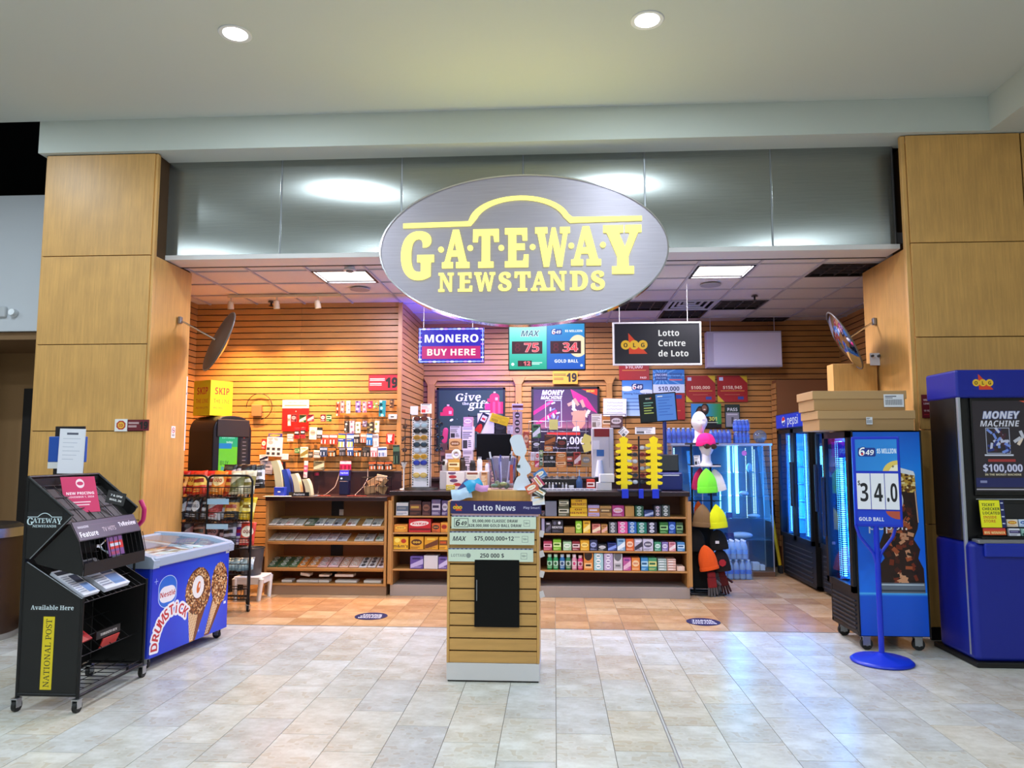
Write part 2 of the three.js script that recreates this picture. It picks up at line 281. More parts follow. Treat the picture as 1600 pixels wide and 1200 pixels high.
const gumD = [
  [-0.056,0.38,0.062,0.168,"#1f9a5a","#bff0d4","#0f5a30",8,"green gum bottle"],
  [0.01,0.381,0.06,0.168,"#2aa866","#d0f6e0","#146a3a",8,"lighter green gum bottle"],
  [0.081,0.381,0.06,0.168,"#2f7ac0","#cfe6fa","#154a86",8,"blue gum bottle"],
  [0.147,0.382,0.062,0.168,"#3a8a5a","#e0f2e4","#1a5034",8,"green gum bottle with white band"],
  [0.212,0.382,0.06,0.167,"#f0a8c4","#fdf0f6","#e04a8a",8,"white and pink gum bottle"],
  [0.278,0.378,0.062,0.158,"#e84a90","#fde0ee","#a01f5a",8,"hot pink gum bottle"],
];
const gumE = [
  [0.364,0.373,0.105,0.188,"#e08a3a","#2a1a14","#f6c890",9,"orange carton with a dark round top"],
  [0.472,0.374,0.103,0.187,"#a8d4dc","#ffffff","#4a8a96",3,"pale aqua gum carton"],
  [0.578,0.375,0.098,0.187,"#c4b0d4","#f4eef8","#7a5a96",3,"light mauve gum carton"],
  [0.681,0.374,0.096,0.183,"#dcd8dc","#6a6a70","#b8b4ba",9,"white carton with a grey round top"],
  [0.777,0.354,0.087,0.142,"#c45a9a","#f0c0d4","#7a3a8a",1,"pink and purple gum carton"],
  [0.87,0.355,0.091,0.142,"#e8843a","#fad8a8","#c4381f",1,"orange fruit gum carton"],
  [0.964,0.356,0.077,0.142,"#3a8ac4","#b8e0f0","#1f5a86",1,"cool blue gum carton"],
  [1.05,0.357,0.091,0.142,"#4a9a6a","#e6e08a","#2a6a46",1,"green and yellow gum carton"],
  [1.153,0.353,0.093,0.133,"#b8ccc8","#4a6a66","#eef4f2",10,"pale teal stack of flat gum packs"],
  [1.251,0.354,0.095,0.132,"#ecc4b4","#7a4a44","#faf0ea",10,"peach stack of flat gum packs"],
  [1.349,0.315,0.084,0.054,"#f0d0bc","#c49484","#fff6f0",10,"low peach stack of flat gum packs"],
];
const pegA = [
  [-3.218,1.947,0.038,0.134,"#e8e4e0","#b8b4b0","#7a7672",1,"white blister pack"],
  [-3.155,1.972,0.069,0.091,"#5a1f2c","#e0a0ac","#2a0f14",1,"maroon blister pack"],
  [-3.055,1.968,0.092,0.098,"#2a4a30","#d8e0c8","#1a1a1a",1,"dark green blister pack"],
  [-2.951,1.974,0.084,0.086,"#7a1f3a","#f0b0c0","#3a0f1c",1,"wine red blister pack"],
  [-2.796,1.974,0.063,0.089,"#6a2030","#f0d0d4","#3a0f18",1,"small maroon blister pack"],
  [-2.723,1.974,0.069,0.089,"#1f5a30","#c0e8b8","#103018",1,"bright green blister pack"],
  [-3.203,1.736,0.083,0.09,"#d0ccd0","#8a8690","#f0eef0",1,"grey clear blister pack"],
  [-3.116,1.789,0.067,0.134,"#a81f2c","#1a1a1c","#e8e0e0",1,"red card with a black lighter"],
  [-3.047,1.795,0.062,0.134,"#b02430","#202024","#d8d4d4",1,"second red card with a black lighter"],
  [-2.922,1.788,0.097,0.148,"#f2eee8","#b8b0a8","#5a5450",1,"white card with a small charm"],
  [-2.833,1.793,0.071,0.136,"#2a2a30","#d8d8dc","#f0f0f2",1,"black and white blister card"],
  [-3.523,1.66,0.066,0.125,"#d83a34","#f6e8e4","#e8b83a",1,"red and white pouch"],
  [-3.387,1.624,0.2,0.233,"#e6e2e4","#3a3a40","#b0acb0",11,"white cluster of wrapped adapters"],
  [-3.385,1.763,0.188,0.047,"#3a3a8a","#e0c040","#20205a",1,"blue and yellow header card"],
  [-3.113,1.58,0.064,0.064,"#3a6a3a","#a8d09a","#1a3a1a",1,"green trinket pack"],
  [-3.024,1.56,0.099,0.127,"#ece6cc","#8a7a3a","#c4b88a",1,"cream trinket pack"],
  [-2.94,1.53,0.052,0.072,"#33302c","#8a8478","#c8c0b0",1,"dark trinket pack"],
  [-2.865,1.538,0.085,0.089,"#e4e2dc","#6a6a66","#b4b0a8",1,"white trinket pack"],
  [-2.786,1.56,0.068,0.104,"#3a5a9a","#c0d0ec","#1f2f5a",1,"blue trinket pack"],
  [-3.488,1.376,0.157,0.159,"#8d8890","#b8b4bc","#5a565e",1,"grey cloth pouch"],
  [-3.313,1.372,0.142,0.15,"#1a181a","#d82a24","#4a1010",12,"black pack with a red hand"],
  [-3.517,1.493,0.112,0.075,"#e8e4ec","#2a2a3a","#d0a0b0",1,"white pack with a round badge"],
  [-3.266,1.506,0.093,0.072,"#f0ece8","#c8c4c0","#d8d4d0",0,"small white carton"],
  [-3.0,1.354,0.048,0.204,"#e0dce0","#d84a7a","#f0b0c4",1,"long pink and white tag"],
  [-2.841,1.4,0.144,0.112,"#6a6a52","#c8c8b0","#33332a",1,"olive camouflage pack"],
];
const pegB = [
  [-2.624,2.084,0.049,0.173,"#c44a3a","#2a2024","#e8d0c0",13,"red and black keychain strip"],
  [-2.568,2.108,0.054,0.147,"#b88a96","#f0e4e8","#6a4a5a",13,"rosy keychain strip"],
  [-2.492,2.104,0.054,0.154,"#d0d0d8","#7a8a9a","#f4f4f8",13,"silver keychain strip"],
  [-2.373,2.11,0.066,0.142,"#8a78b8","#e4dcf0","#4a3a6a",13,"purple keychain strip"],
  [-2.291,2.105,0.054,0.133,"#d898a8","#f8e8ec","#8a4a6a",13,"pink keychain strip"],
  [-2.223,2.134,0.064,0.093,"#d83a6a","#f8c8d4","#8a1f3a",13,"short hot pink keychain strip"],
  [-2.152,2.127,0.059,0.086,"#7aa04a","#e4ecc8","#c04a5a",13,"short green keychain strip"],
  [-2.075,2.088,0.085,0.198,"#2a8a9a","#104048","#a0e0e4",13,"long teal keychain strip"],
  [-1.962,2.146,0.054,0.101,"#6a4a34","#b89060","#3a2a20",13,"brown keychain strip"],
  [-2.507,1.866,0.061,0.144,"#2f2c2c","#e8e4e0","#6a6866",13,"black keychain strip"],
  [-2.441,1.864,0.061,0.149,"#c8b4c4","#f0e8f0","#8a6a86",13,"lilac keychain strip"],
  [-2.369,1.857,0.068,0.135,"#dcd8cc","#6a7a5a","#f4f2ea",13,"ivory keychain strip"],
  [-2.287,1.901,0.054,0.074,"#8a7a9a","#dcd4e4","#4a4058",13,"short mauve keychain strip"],
  [-2.212,1.859,0.085,0.13,"#3a3430","#e0d4a8","#8a7a4a",13,"dark strip with cream tags"],
  [-2.136,1.866,0.059,0.144,"#d8d4c0","#8a9a3a","#f4f2e6",13,"white and yellow keychain strip"],
  [-2.773,1.718,0.104,0.124,"#e0503a","#faf2ee","#b02a20",14,"red and white battery card"],
  [-2.667,1.717,0.104,0.124,"#dc4a38","#fbf4f0","#a82820",14,"second red and white battery card"],
  [-2.561,1.697,0.097,0.176,"#1f3f9a","#f0e04a","#f0f4fa",14,"blue battery card with yellow print"],
  [-2.461,1.697,0.094,0.176,"#244aa8","#f4f6fa","#e8e050",14,"blue battery card with white print"],
  [-2.377,1.726,0.071,0.118,"#1c1a1c","#c8c0b8","#6a625a",14,"black battery card"],
  [-2.303,1.729,0.073,0.111,"#e08a70","#f8dcd0","#a84a34",14,"salmon battery card"],
  [-2.226,1.714,0.075,0.141,"#2a7ac8","#d0e8fa","#14488a",14,"sky blue battery card"],
  [-2.148,1.703,0.07,0.151,"#eeeaee","#8a8690","#c0bcc4",14,"white charger card"],
  [-1.972,1.72,0.105,0.129,"#d0281f","#f0eeee","#6a1410",12,"red headphone card"],
  [-2.784,1.57,0.095,0.106,"#3a4a6a","#a8b8d0","#1a2438",14,"slate blue cell pack"],
  [-2.68,1.564,0.104,0.118,"#1f1a18","#c87a3a","#e8d8c8",14,"copper top cell pack"],
  [-2.55,1.57,0.08,0.106,"#2a2a30","#8a8a94","#5a5a64",14,"black cell pack"],
  [-2.456,1.57,0.08,0.106,"#3a5aa0","#e8ecf4","#1f3060",14,"blue and white cell pack"],
  [-2.363,1.564,0.101,0.118,"#201a18","#d87a34","#ecdccc",14,"orange and black cell pack"],
  [-2.261,1.564,0.094,0.118,"#1a1818","#4a4644","#b8a898",14,"plain black cell pack"],
  [-2.166,1.564,0.087,0.118,"#dca8b0","#f6ecee","#a83a4a",14,"pink and white cell pack"],
  [-2.063,1.564,0.11,0.117,"#e4e6ec","#3a5a9a","#9aa8c4",14,"white and navy pen pack"],
  [-1.896,1.531,0.086,0.235,"#22302a","#4a6a54","#101814",14,"tall dark green card"],
  [-2.514,1.367,0.143,0.176,"#c0285a","#f0e4e8","#8a1438",15,"magenta pack of lighters"],
  [-2.18,1.402,0.098,0.107,"#171414","#d8683a","#e8d8d0",14,"orange and black large cell pack"],
  [-2.082,1.402,0.093,0.107,"#1b1615","#d2703c","#e6d6ce",14,"second orange and black large cell pack"],
  [-1.985,1.402,0.096,0.107,"#191413","#cc6234","#ead8cc",14,"third orange and black large cell pack"],
];
const till = [
  [-0.22,1.824,0.102,0.172,"#4a7a4a","#e4e8dc","#20241f",1,"green and white tobacco pouch"],
  [-0.22,1.655,0.096,0.082,"#22201f","#f0f0ee","#55504c",1,"black pack with a white square"],
  [-0.052,1.714,0.138,0.138,"#4a2c20","#b06a34","#7a4a2c",1,"brown cigar carton"],
  [0.096,1.67,0.115,0.112,"#26201f","#8a3a34","#5a4a44",1,"dark cigar carton"],
  [-0.07,1.606,0.104,0.067,"#c87a3a","#f0d09a","#7a4420",1,"low amber cigar carton"],
  [-0.163,1.551,0.048,0.07,"#8aa85a","#e0e8c4","#4a6030",1,"small green carton"],
  [-0.059,1.45,0.154,0.143,"#161616","#d8d8d4","#4a4a4a",7,"black carton with white lettering"],
  [0.088,1.515,0.123,0.092,"#d8803a","#f2c890","#8a4a1a",1,"orange cigarillo carton"],
  [0.089,1.417,0.12,0.098,"#dc8a40","#f4d09a","#944f1e",1,"lower orange cigarillo carton"],
  [0.197,1.469,0.078,0.162,"#221c1c","#b04a3a","#e0d0c0",1,"black and red cigarillo carton"],
  [0.286,1.484,0.087,0.159,"#a83a34","#f0d8d0","#5a1a18",1,"red cigarillo carton"],
  [0.396,1.455,0.123,0.156,"#b08a58","#8a8a88","#e0d4c0",1,"tan and grey carton"],
  [-0.27,1.51,0.054,0.107,"#eae4e0","#d8d0cc","#c0a8a4",1,"white mint box"],
  [-0.215,1.51,0.051,0.107,"#ece6e0","#e0504a","#f6eeea",1,"white and red mint box"],
  [-0.273,1.414,0.053,0.081,"#e08a3a","#f6d8a0","#a0521f",1,"small orange mint box"],
  [-0.218,1.414,0.051,0.081,"#d84a6a","#f6c8d0","#8a1f34",1,"small pink mint box"],
  [-0.165,1.46,0.039,0.14,"#5a7a5a","#c8d8c4","#2f402f",1,"slim green mint box"],
  [-0.354,1.716,0.071,0.204,"#b8543a","#e8b890","#5a2a20",1,"rust coloured hanging card"],
];
// ---------------------------------------------------------------- floor
{
  const mallTones = [0xeef0ee, 0xe4e6e4, 0xeae6dc, 0xdfe2e4, 0xecebe6].map((c) => new THREE.MeshPhysicalMaterial({ color: c, map: stoneTex, roughness: 0.27 }));
  const shopTones = [0xe0b98c, 0xd2a97c, 0xe6c49a, 0xcaa078, 0xdcb083].map((c) => new THREE.MeshPhysicalMaterial({ color: c, map: stoneTex, roughness: 0.26 }));
  const grout = mat(0x6f6a62, 0.9), W = 0.305, gap = 0.0035;
  const floor = struct('floor'); M('slab', BX(18.4, 0.2, 12.5), grout, floor, [-1.4, -0.1035, -0.45]);
  const shop = struct('floor_shop'); M('slab', BX(18.4, 0.2, 4.2), grout, shop, [-1.4, -0.1035, -8.8]);
  const variants = (w, l) => Array.from({ length: 8 }, (_, k) => { const g = uvMetres(at(BX(w - gap, 0.012, l - gap), 0, -0.006, 0), 1.1, k * 0.37, k * 0.23); return g; });
  const G = variants(W, 0.61), S = variants(W, W);
  const cut = new Map(); const cutG = (l) => { const k = l.toFixed(2); if (!cut.has(k)) cut.set(k, uvMetres(at(BX(W - gap, 0.012, l - gap), 0, -0.006, 0), 1.1, rnd(), rnd())); return cut.get(k); };
  const rest = [];
  for (let c = -26; c < 22; c++) {
    const x = 0.155 + c * W; let z = -6.7 + 0.61 * ((((c * 0.37) % 1) + 1) % 1);
    const head = z + 6.7; if (head > 0.02) { M('tile', cutG(head), mallTones[Math.abs(c * 7) % 5], floor, [x, 0, -6.7 + head / 2]); }
    for (; z < 5.5; z += 0.61) {
      const zc = z + 0.305, near = zc < -2.7 && Math.abs(x + 0.2) < 0.86 * -zc + 0.4 && Math.abs(x) < 5.2;
      if (near) M('tile', G[Math.floor(rnd() * 8)], mallTones[Math.floor(rnd() * 5)], floor, [x, 0, zc]);
      else rest.push(G[Math.floor(rnd() * 8)].clone().translate(x, 0, zc));
    }
  }
  M('outer_tiles', mergeGeometries(rest), mallTones[1], floor).userData.kind = 'stuff';
  const back = [];
  for (let c = -26; c < 22; c++) for (let r = 0; r < 13; r++) {
    const x = 0.155 + c * W, z = -6.7 - (r + 0.5) * W, g = S[Math.floor(rnd() * 8)];
    const seen = (z > -8.3 && x > -3.4 && x < 3.0) || (x > 1.3 && x < 3.0 && z > -10.5);
    if (seen) M('tile', g, shopTones[Math.floor(rnd() * 5)], shop, [x, 0, z]); else back.push(g.clone().translate(x, 0, z));
  }
  M('outer_tiles', mergeGeometries(back), shopTones[1], shop).userData.kind = 'stuff';
  const jt = struct('trim_1'); for (const s of [-1, 1]) M('metal_strip', BX(0.004, 0.006, 9.4), mat(0xb9bcc0, 0.3, 1), jt, [0.62 + s * 0.008, 0.0005, -2.0]);
  M('rubber_core', BX(0.011, 0.004, 9.4), mat(0xb4b4b0, 0.8), jt, [0.62, 0.0005, -2.0]);
  const th = struct('trim_2'); M('threshold_strip', BX(7.0, 0.004, 0.012), mat(0x8a8278, 0.5, 0.4), th, [-0.28, 0.0006, -6.7]);
}
// ---------------------------------------------------------------- mall shell
{
  const ceil = struct('ceiling_mall');
  M('plaster', BX(18.4, 0.2, 12.2), PAINT, ceil, [-1.4, MALL_CEIL + 0.1, -0.35]);
  const bulk = struct('trim_3');   // bulkhead over the shopfront and its return on the right
  M('bulkhead_face', BX(11.35, 0.34, 0.35), PAINT, bulk, [0.825, 4.54, -6.625]);
  M('bulkhead_return', BX(2.7, 0.34, 11), PAINT, bulk, [5.18, 4.541, -0.96]);
  M('bulkhead_lip', BX(7.0, 0.022, 0.02), mat(0xc4c6be, 0.8), bulk, [-0.3, 4.385, -6.70]);
  const P = (n, w, h, d, p, m = PAINT) => { const g = struct(n); M('plaster', BX(w, h, d), m, g, p); return g; };
  P('wall_rear', 18.4, 4.7, 0.2, [-1.4, 2.35, 5.65], mat(0xb9b6ae, 0.8));
  P('wall_mall_right', 0.2, 4.7, 12.2, [6.6, 2.35, -0.4], mat(0xc4bfb4, 0.8));
  P('wall_mall_left', 0.2, 6.2, 16.4, [-10.7, 3.1, -2.5], mat(0x9a938a, 0.8));
  // side passage left of the shop
  P('wall_passage_bulkhead', 5.85, 1.5, 0.2, [-7.7, 3.605, -7.6], mat(0xd4d8de, 0.8));
  const tan = P('wall_passage', 5.85, 2.9, 0.2, [-7.7, 1.45, -8.7], mat(0x9a774f, 0.8));
  M('soffit', BX(5.85, 0.08, 1.1), mat(0x8a6a48, 0.8), tan, [-7.7, 2.81, -8.1]);
  M('reveal', BX(0.9, 2.76, 0.7), mat(0x8b6942, 0.8), tan, [-7.25, 1.38, -8.35]);
  const d1 = struct('door_1'); M('leaf', BX(1.0, 2.33, 0.05), mat(0x140e0c, 0.6), d1, [-5.92, 1.165, -8.575]);
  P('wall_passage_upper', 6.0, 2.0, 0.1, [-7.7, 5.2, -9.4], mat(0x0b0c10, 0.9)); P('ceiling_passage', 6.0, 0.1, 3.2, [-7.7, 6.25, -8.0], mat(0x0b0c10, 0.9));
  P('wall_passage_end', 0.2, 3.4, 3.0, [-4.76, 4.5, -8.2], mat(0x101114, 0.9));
  const em = thing('emergency_light', 'small clear twin head emergency light on the white bulkhead', 'emergency light', [-5.93, 3.0, -7.49]);
  M('housing', RB(0.12, 0.12, 0.05, 0.02, 2), mat(0xc9ccd0, 0.4), em, [0, 0.06, 0]); M('lamp_head', CY(0.035, 0.045, 0.05, 16), mat(0xdfe3e6, 0.2), em, [0.14, 0.05, 0.02], [1.4, 0, 0]); M('lamp_head', CY(0.035, 0.045, 0.05, 16), mat(0xdfe3e6, 0.2), em, [-0.14, 0.05, 0.02], [1.4, 0, 0]);
  const dr = thing('litter_bin', 'large round brown litter bin with chrome rim beside the pillar', 'bin', [-4.99, 0, -6.1]);
  M('drum', CY(0.41, 0.4, 0.8, 40), mat(0x3b2416, 0.4), dr, [0, 0.45, 0]); M('rim', CY(0.43, 0.43, 0.075, 40), CHROME, dr, [0, 0.885, 0]); M('plinth', CY(0.4, 0.4, 0.05, 40), mat(0x9d9a94, 0.5), dr, [0, 0.025, 0]); M('lid', CY(0.36, 0.4, 0.03, 40), mat(0x1b1412, 0.5), dr, [0, 0.93, 0]);
}
// ---------------------------------------------------------------- pillars and shopfront header
{
  const bands = [0.1, 0.95, 1.75, 2.55, 3.385, 4.365];
  const panels = (o, x0, x1, zf, ys, m = MAPLE) => { for (let i = 0; i < ys.length - 1; i++) { const w = x1 - x0 - 0.004, h = ys[i + 1] - ys[i] - 0.007; M('panel', uvMetres(RB(w, h, 0.02, 0.003), 0.9, rnd(), rnd()), m, o, [(x0 + x1) / 2, (ys[i] + ys[i + 1]) / 2, zf - 0.01]); } };
  const core = mat(0x4a3116, 0.8);
  const L = struct('wall_front_left'); M('core', BX(1.06, 4.26, 0.7), core, L, [-4.26, 2.235, -6.87]); panels(L, -4.79, -3.735, -6.5, bands); 
  M('corner_trim', uvMetres(RB(0.03, 4.265, 0.05, 0.008), 0.9), MAPLE, L, [-3.725, 2.2325, -6.535]);
  M('return_panel', uvMetres(RB(0.022, 3.29, 0.68, 0.003), 0.9), MAPLE, L, [-3.727, 1.745, -6.905]); M('plinth', BX(1.04, 0.1, 0.03), BLACK, L, [-4.27, 0.05, -6.505]);
  M('side_panel', uvMetres(BX(0.02, 4.265, 0.7), 0.9), MAPLE, L, [-4.80, 2.2325, -6.87]);
  M('jamb', BX(0.85, 3.4, 0.06), core, L, [-4.2, 1.7, -7.28]);
  const R = struct('wall_front_right'); M('core', BX(3.3, 4.26, 0.7), core, R, [4.86, 2.235, -6.88]); panels(R, 3.13, 4.11, -6.5, bands); panels(R, 4.12, 5.1, -6.5, bands); panels(R, 5.11, 6.48, -6.5, bands);
  M('corner_trim', uvMetres(RB(0.04, 4.265, 0.05, 0.008), 0.9), MAPLE, R, [3.11, 2.2325, -6.535]);
  M('return_panel', uvMetres(RB(0.022, 3.29, 1.05, 0.003), 0.9), MAPLE, R, [3.18, 1.745, -7.09]); M('plinth', BX(3.3, 0.1, 0.03), BLACK, R, [4.78, 0.05, -6.505]);
  M('jamb', BX(0.85, 3.4, 0.3), core, R, [3.61, 1.7, -7.45]);
  const H = struct('wall_header'); const xs = [-3.745, -2.61, -1.44, -0.28, 0.86, 2.02, 3.12];
  const steel = new THREE.MeshPhysicalMaterial({ color: 0x9fa39f, map: brushTex, roughness: 0.21, metalness: 0.85, anisotropy: 0.88, anisotropyRotation: 0 });
  for (let i = 0; i < 6; i++) M('panel', uvMetres(RB(xs[i + 1] - xs[i] - 0.014, 0.935, 0.02, 0.004), 0.6), steel, H, [(xs[i] + xs[i + 1]) / 2, 3.912, -6.75 - 0.01]);
  for (let i = 0; i < 7; i++) M('mullion', BX(0.014, 0.95, 0.01), mat(0x8f9296, 0.4, 0.8), H, [xs[i], 3.91, -6.757]);
  M('core', BX(6.9, 1.0, 0.2), mat(0x3c3c40, 0.8), H, [-0.3, 3.91, -6.885]);
  M('bottom_trim', BX(6.9, 0.045, 0.29), mat(0xd6d3d2, 0.6), H, [-0.3, 3.4225, -6.885]); M('shadow_gap', BX(6.9, 0.02, 0.02), BLACK, H, [-0.3, 3.405, -7.035]);
}
// ---------------------------------------------------------------- slat walls of the shop
const slatGeo = new Map();
function slatWall(name, len, y0, y1, pos, turn, seams = []) {
  const o = struct(name); o.position.set(...pos); o.rotation.y = turn;
  M('backing', BX(len, STORE_CEIL + 0.06, 0.1), mat(0x2a160b, 0.9), o, [0, (STORE_CEIL + 0.06) / 2, -0.05]);
  const cuts = [-len / 2, ...seams, len / 2];
  for (let k = 0, y = y0; y < y1; y += 0.0762, k++) for (let i = 0; i < cuts.length - 1; i++) {
    const w = cuts[i + 1] - cuts[i] - 0.0015, key = w.toFixed(3) + (k % 4); if (!slatGeo.has(key)) slatGeo.set(key, uvMetres(RB(w, 0.0655, 0.016, 0.0025), 0.9, rnd(), rnd(), true));
    M('slat', slatGeo.get(key), SLAT, o, [(cuts[i] + cuts[i + 1]) / 2, y + 0.038, 0.009]);
  }
  return o;
}
slatWall('wall_left', 1.6, 0.3, 3.38, [-4.48, 0, -8.1], Math.PI / 2);
slatWall('wall_back_left', 2.6, 0.3, 3.38, [-3.18, 0, -8.9], 0, [0.05]);
slatWall('wall_back_return', 1.5, 0.3, 3.38, [-1.88, 0, -9.65], Math.PI / 2);
slatWall('wall_back', 5.9, 0.9, 3.38, [1.07, 0, -10.45], 0, [-1.7, -0.5, 0.75, 1.95]);
slatWall('wall_right', 3.0, 0.3, 3.38, [4.0, 0, -8.95], -Math.PI / 2, [0.3]);
{
  const t = struct('trim_4'); M('corner_post', uvMetres(BX(0.05, 3.4, 0.05), 0.9), SLAT, t, [-1.885, 1.7, -8.885]);
  const f = struct('trim_5');   // maple surround of the poster bay on the back wall
  for (const [x, w] of [[-1.75, 0.1], [-0.5, 0.09], [0.78, 0.08]]) { M('upright', uvMetres(RB(w, 2.62, 0.06, 0.004), 0.9), SLAT, f, [x, 1.31, -10.40]); M('capital', prism([[-w * 1.1, 0.1], [-w * 0.5, 0], [w * 0.5, 0], [w * 1.1, 0.1]], 0.06, 0.003), SLAT, f, [x, 2.52, -10.43]); }
  M('rail', uvMetres(RB(2.6, 0.045, 0.05, 0.004), 0.9, 0, 0, true), SLAT, f, [-0.48, 2.6, -10.405]);
}
// ---------------------------------------------------------------- shop ceiling
{
  const c = struct('ceiling'); M('deck', BX(9.0, 0.1, 3.9), mat(0x5a5a60, 0.9), c, [-0.2, STORE_CEIL + 0.12, -8.75]);
  const tile = new THREE.MeshPhysicalMaterial({ color: 0xe4dfdf, map: acoustTex, roughness: 0.9 }), bm = mat(0xb2aeb8, 0.6);
  const xs = [-4.48, -4.30, -3.70, -3.095, -2.49, -1.885, -1.224, -0.563, 0.098, 0.759, 1.42, 2.02, 2.63, 3.24, 3.85, 4.0], zs = [7.03, 7.24, 7.8, 8.37, 8.95, 9.55, 10.13, 10.45];
  const special = {}; const put = (x, z, k) => { special[xs.findIndex((v) => Math.abs(v - x) < 0.02) + '_' + zs.findIndex((v) => Math.abs(v - z) < 0.02)] = k; };
  put(-0.563, 7.8, 'lit'); put(-0.563, 8.95, 'lit'); put(-2.49, 7.24, 'lit'); put(1.42, 7.24, 'lit'); put(2.63, 7.24, 'off'); put(1.42, 8.95, 'vent'); put(2.02, 8.95, 'off'); put(0.759, 8.95, 'off'); put(1.42, 9.55, 'off'); put(2.63, 10.13, 'off');
  for (let i = 0; i < xs.length - 1; i++) for (let j = 0; j < zs.length - 1; j++) {
    if (xs[i + 1] <= -1.8 && zs[j] >= 8.94) continue;
    const w = xs[i + 1] - xs[i], d = zs[j + 1] - zs[j], x = (xs[i] + xs[i + 1]) / 2, z = -(zs[j] + zs[j + 1]) / 2; if (special[i + '_' + j]) continue;
    M('ceiling_tile', uvMetres(BX(w - 0.022, 0.016, d - 0.022), 0.4, rnd(), rnd()), tile, c, [x, STORE_CEIL + 0.02, z]);
  }
  for (const x of xs) M('grid_bar', BX(0.022, 0.03, x < -1.9 ? 1.9 : 3.42), bm, c, [x, STORE_CEIL + 0.0135, x < -1.9 ? -7.98 : -8.74]);
  for (const z of zs) M('grid_bar', BX(z > 8.94 ? 5.88 : 8.48, 0.029, 0.022), bm, c, [z > 8.94 ? 1.06 : -0.24, STORE_CEIL + 0.014, -z]);
  const lit = new THREE.MeshPhysicalMaterial({ color: 0xffffff, roughness: 0.6, emissive: 0xfff4ea, emissiveIntensity: 2.6 });
  let nOff = 0;
  for (const k of Object.keys(special)) {
    const [i, j] = k.split('_').map(Number), x = (xs[i] + xs[i + 1]) / 2, z = -(zs[j] + zs[j + 1]) / 2, w = xs[i + 1] - xs[i] - 0.03, d = zs[j + 1] - zs[j] - 0.03;
    if (special[k] === 'lit') {
      const t = thing('ceiling_light', x < -1 ? 'lit square fluorescent ceiling panel left of the oval sign' : x < 1 ? (z > -8.5 ? 'lit fluorescent ceiling panel hidden behind the oval sign' : 'lit fluorescent ceiling panel deep behind the oval sign') : 'lit square fluorescent ceiling panel right of the oval sign', 'ceiling light', [x, STORE_CEIL, z], 0);
      M('frame', join([at(BX(w, 0.05, 0.02), 0, 0.02, d / 2 - 0.01), at(BX(w, 0.05, 0.02), 0, 0.02, -d / 2 + 0.01), at(BX(0.02, 0.05, d), w / 2 - 0.01, 0.02, 0), at(BX(0.02, 0.05, d), -w / 2 + 0.01, 0.02, 0)]), BLACK, t);
      M('diffuser', BX(w - 0.04, 0.02, d - 0.04), lit, t, [0, 0.03, 0]);
      area(TROFFER.color, TROFFER.power, w - 0.06, d - 0.06, [x, STORE_CEIL + 0.012, z], [x, 0, z]);
    } else if (special[k] === 'off') {
      const names = ['dark unlit louvre panel in the ceiling above the right pillar', 'dark unlit louvre panel in the ceiling beside the square air vent', 'brown unlit louvre panel in the ceiling behind the oval sign', 'unlit louvre panel in the ceiling behind the square air vent', 'unlit louvre panel in the ceiling against the back wall'];
      const order = { '12_1': 0, '11_4': 1, '9_4': 2, '10_5': 3, '12_6': 4 };
      const t = thing('ceiling_louvre', names[order[k] ?? nOff++], 'ceiling panel', [x, STORE_CEIL, z]);
      M('trough', BX(w, 0.02, d), mat(0x2a2628, 0.5), t, [0, 0.055, 0]); M('frame', join([at(BX(w, 0.05, 0.03), 0, 0.02, d / 2 - 0.015), at(BX(w, 0.05, 0.03), 0, 0.02, -d / 2 + 0.015), at(BX(0.03, 0.05, d), w / 2 - 0.015, 0.02, 0), at(BX(0.03, 0.05, d), -w / 2 + 0.015, 0.02, 0)]), BLACK, t);
      for (let q = 1; q < 4; q++) { M('blade', BX(0.006, 0.045, d - 0.06), mat(0x5d565c, 0.35, 0.5), t, [-w / 2 + (w * q) / 4, 0.022, 0]); M('blade', BX(w - 0.06, 0.045, 0.006), mat(0x5d565c, 0.35, 0.5), t, [0, 0.0215, -d / 2 + (d * q) / 4]); }
    } else {
      const t = thing('air_vent', 'square stepped air diffuser in the ceiling grid', 'air vent', [x, STORE_CEIL, z]); M('throat', BX(w, 0.01, d), mat(0x1c1c20, 0.7), t, [0, 0.065, 0]);
      for (let q = 0; q < 4; q++) { const s = 1 - q * 0.24, a = w * s, b = d * s, y = 0.004 + q * 0.012; M('ring', join([at(BX(a, 0.008, 0.03), 0, y, b / 2 - 0.015, 0.5), at(BX(a, 0.008, 0.03), 0, y, -b / 2 + 0.015, -0.5), at(BX(0.03, 0.008, b), a / 2 - 0.015, y, 0), at(BX(0.03, 0.008, b), -a / 2 + 0.015, y, 0)]), mat(0xb7b9c2, 0.5), t); }
    }
  }
  for (const [x, z, l] of [[-2.184, -8.08, 'left'], [1.73, -8.09, 'right']]) { const t = thing('ceiling_speaker', 'round grey ceiling speaker behind the lit panel ' + l + ' of the sign', 'speaker', [x, STORE_CEIL - 0.006, z]); M('grille', CY(0.105, 0.11, 0.012, 28), mat(0x9a969c, 0.7), t); M('rim', new THREE.TorusGeometry(0.108, 0.006, 6, 28), mat(0xb8b4ba, 0.5), t, [0, 0, 0], [Math.PI / 2, 0, 0]); }
  const sm = thing('smoke_detector', 'small white round smoke detector in front of the left light panel', 'detector', [-2.03, STORE_CEIL - 0.02, -7.11]); M('cap', CY(0.05, 0.06, 0.035, 24), mat(0xd9d6dc, 0.5), sm); M('vent_ring', CY(0.035, 0.035, 0.012, 20), mat(0x6a686e, 0.6), sm, [0, -0.022, 0]);
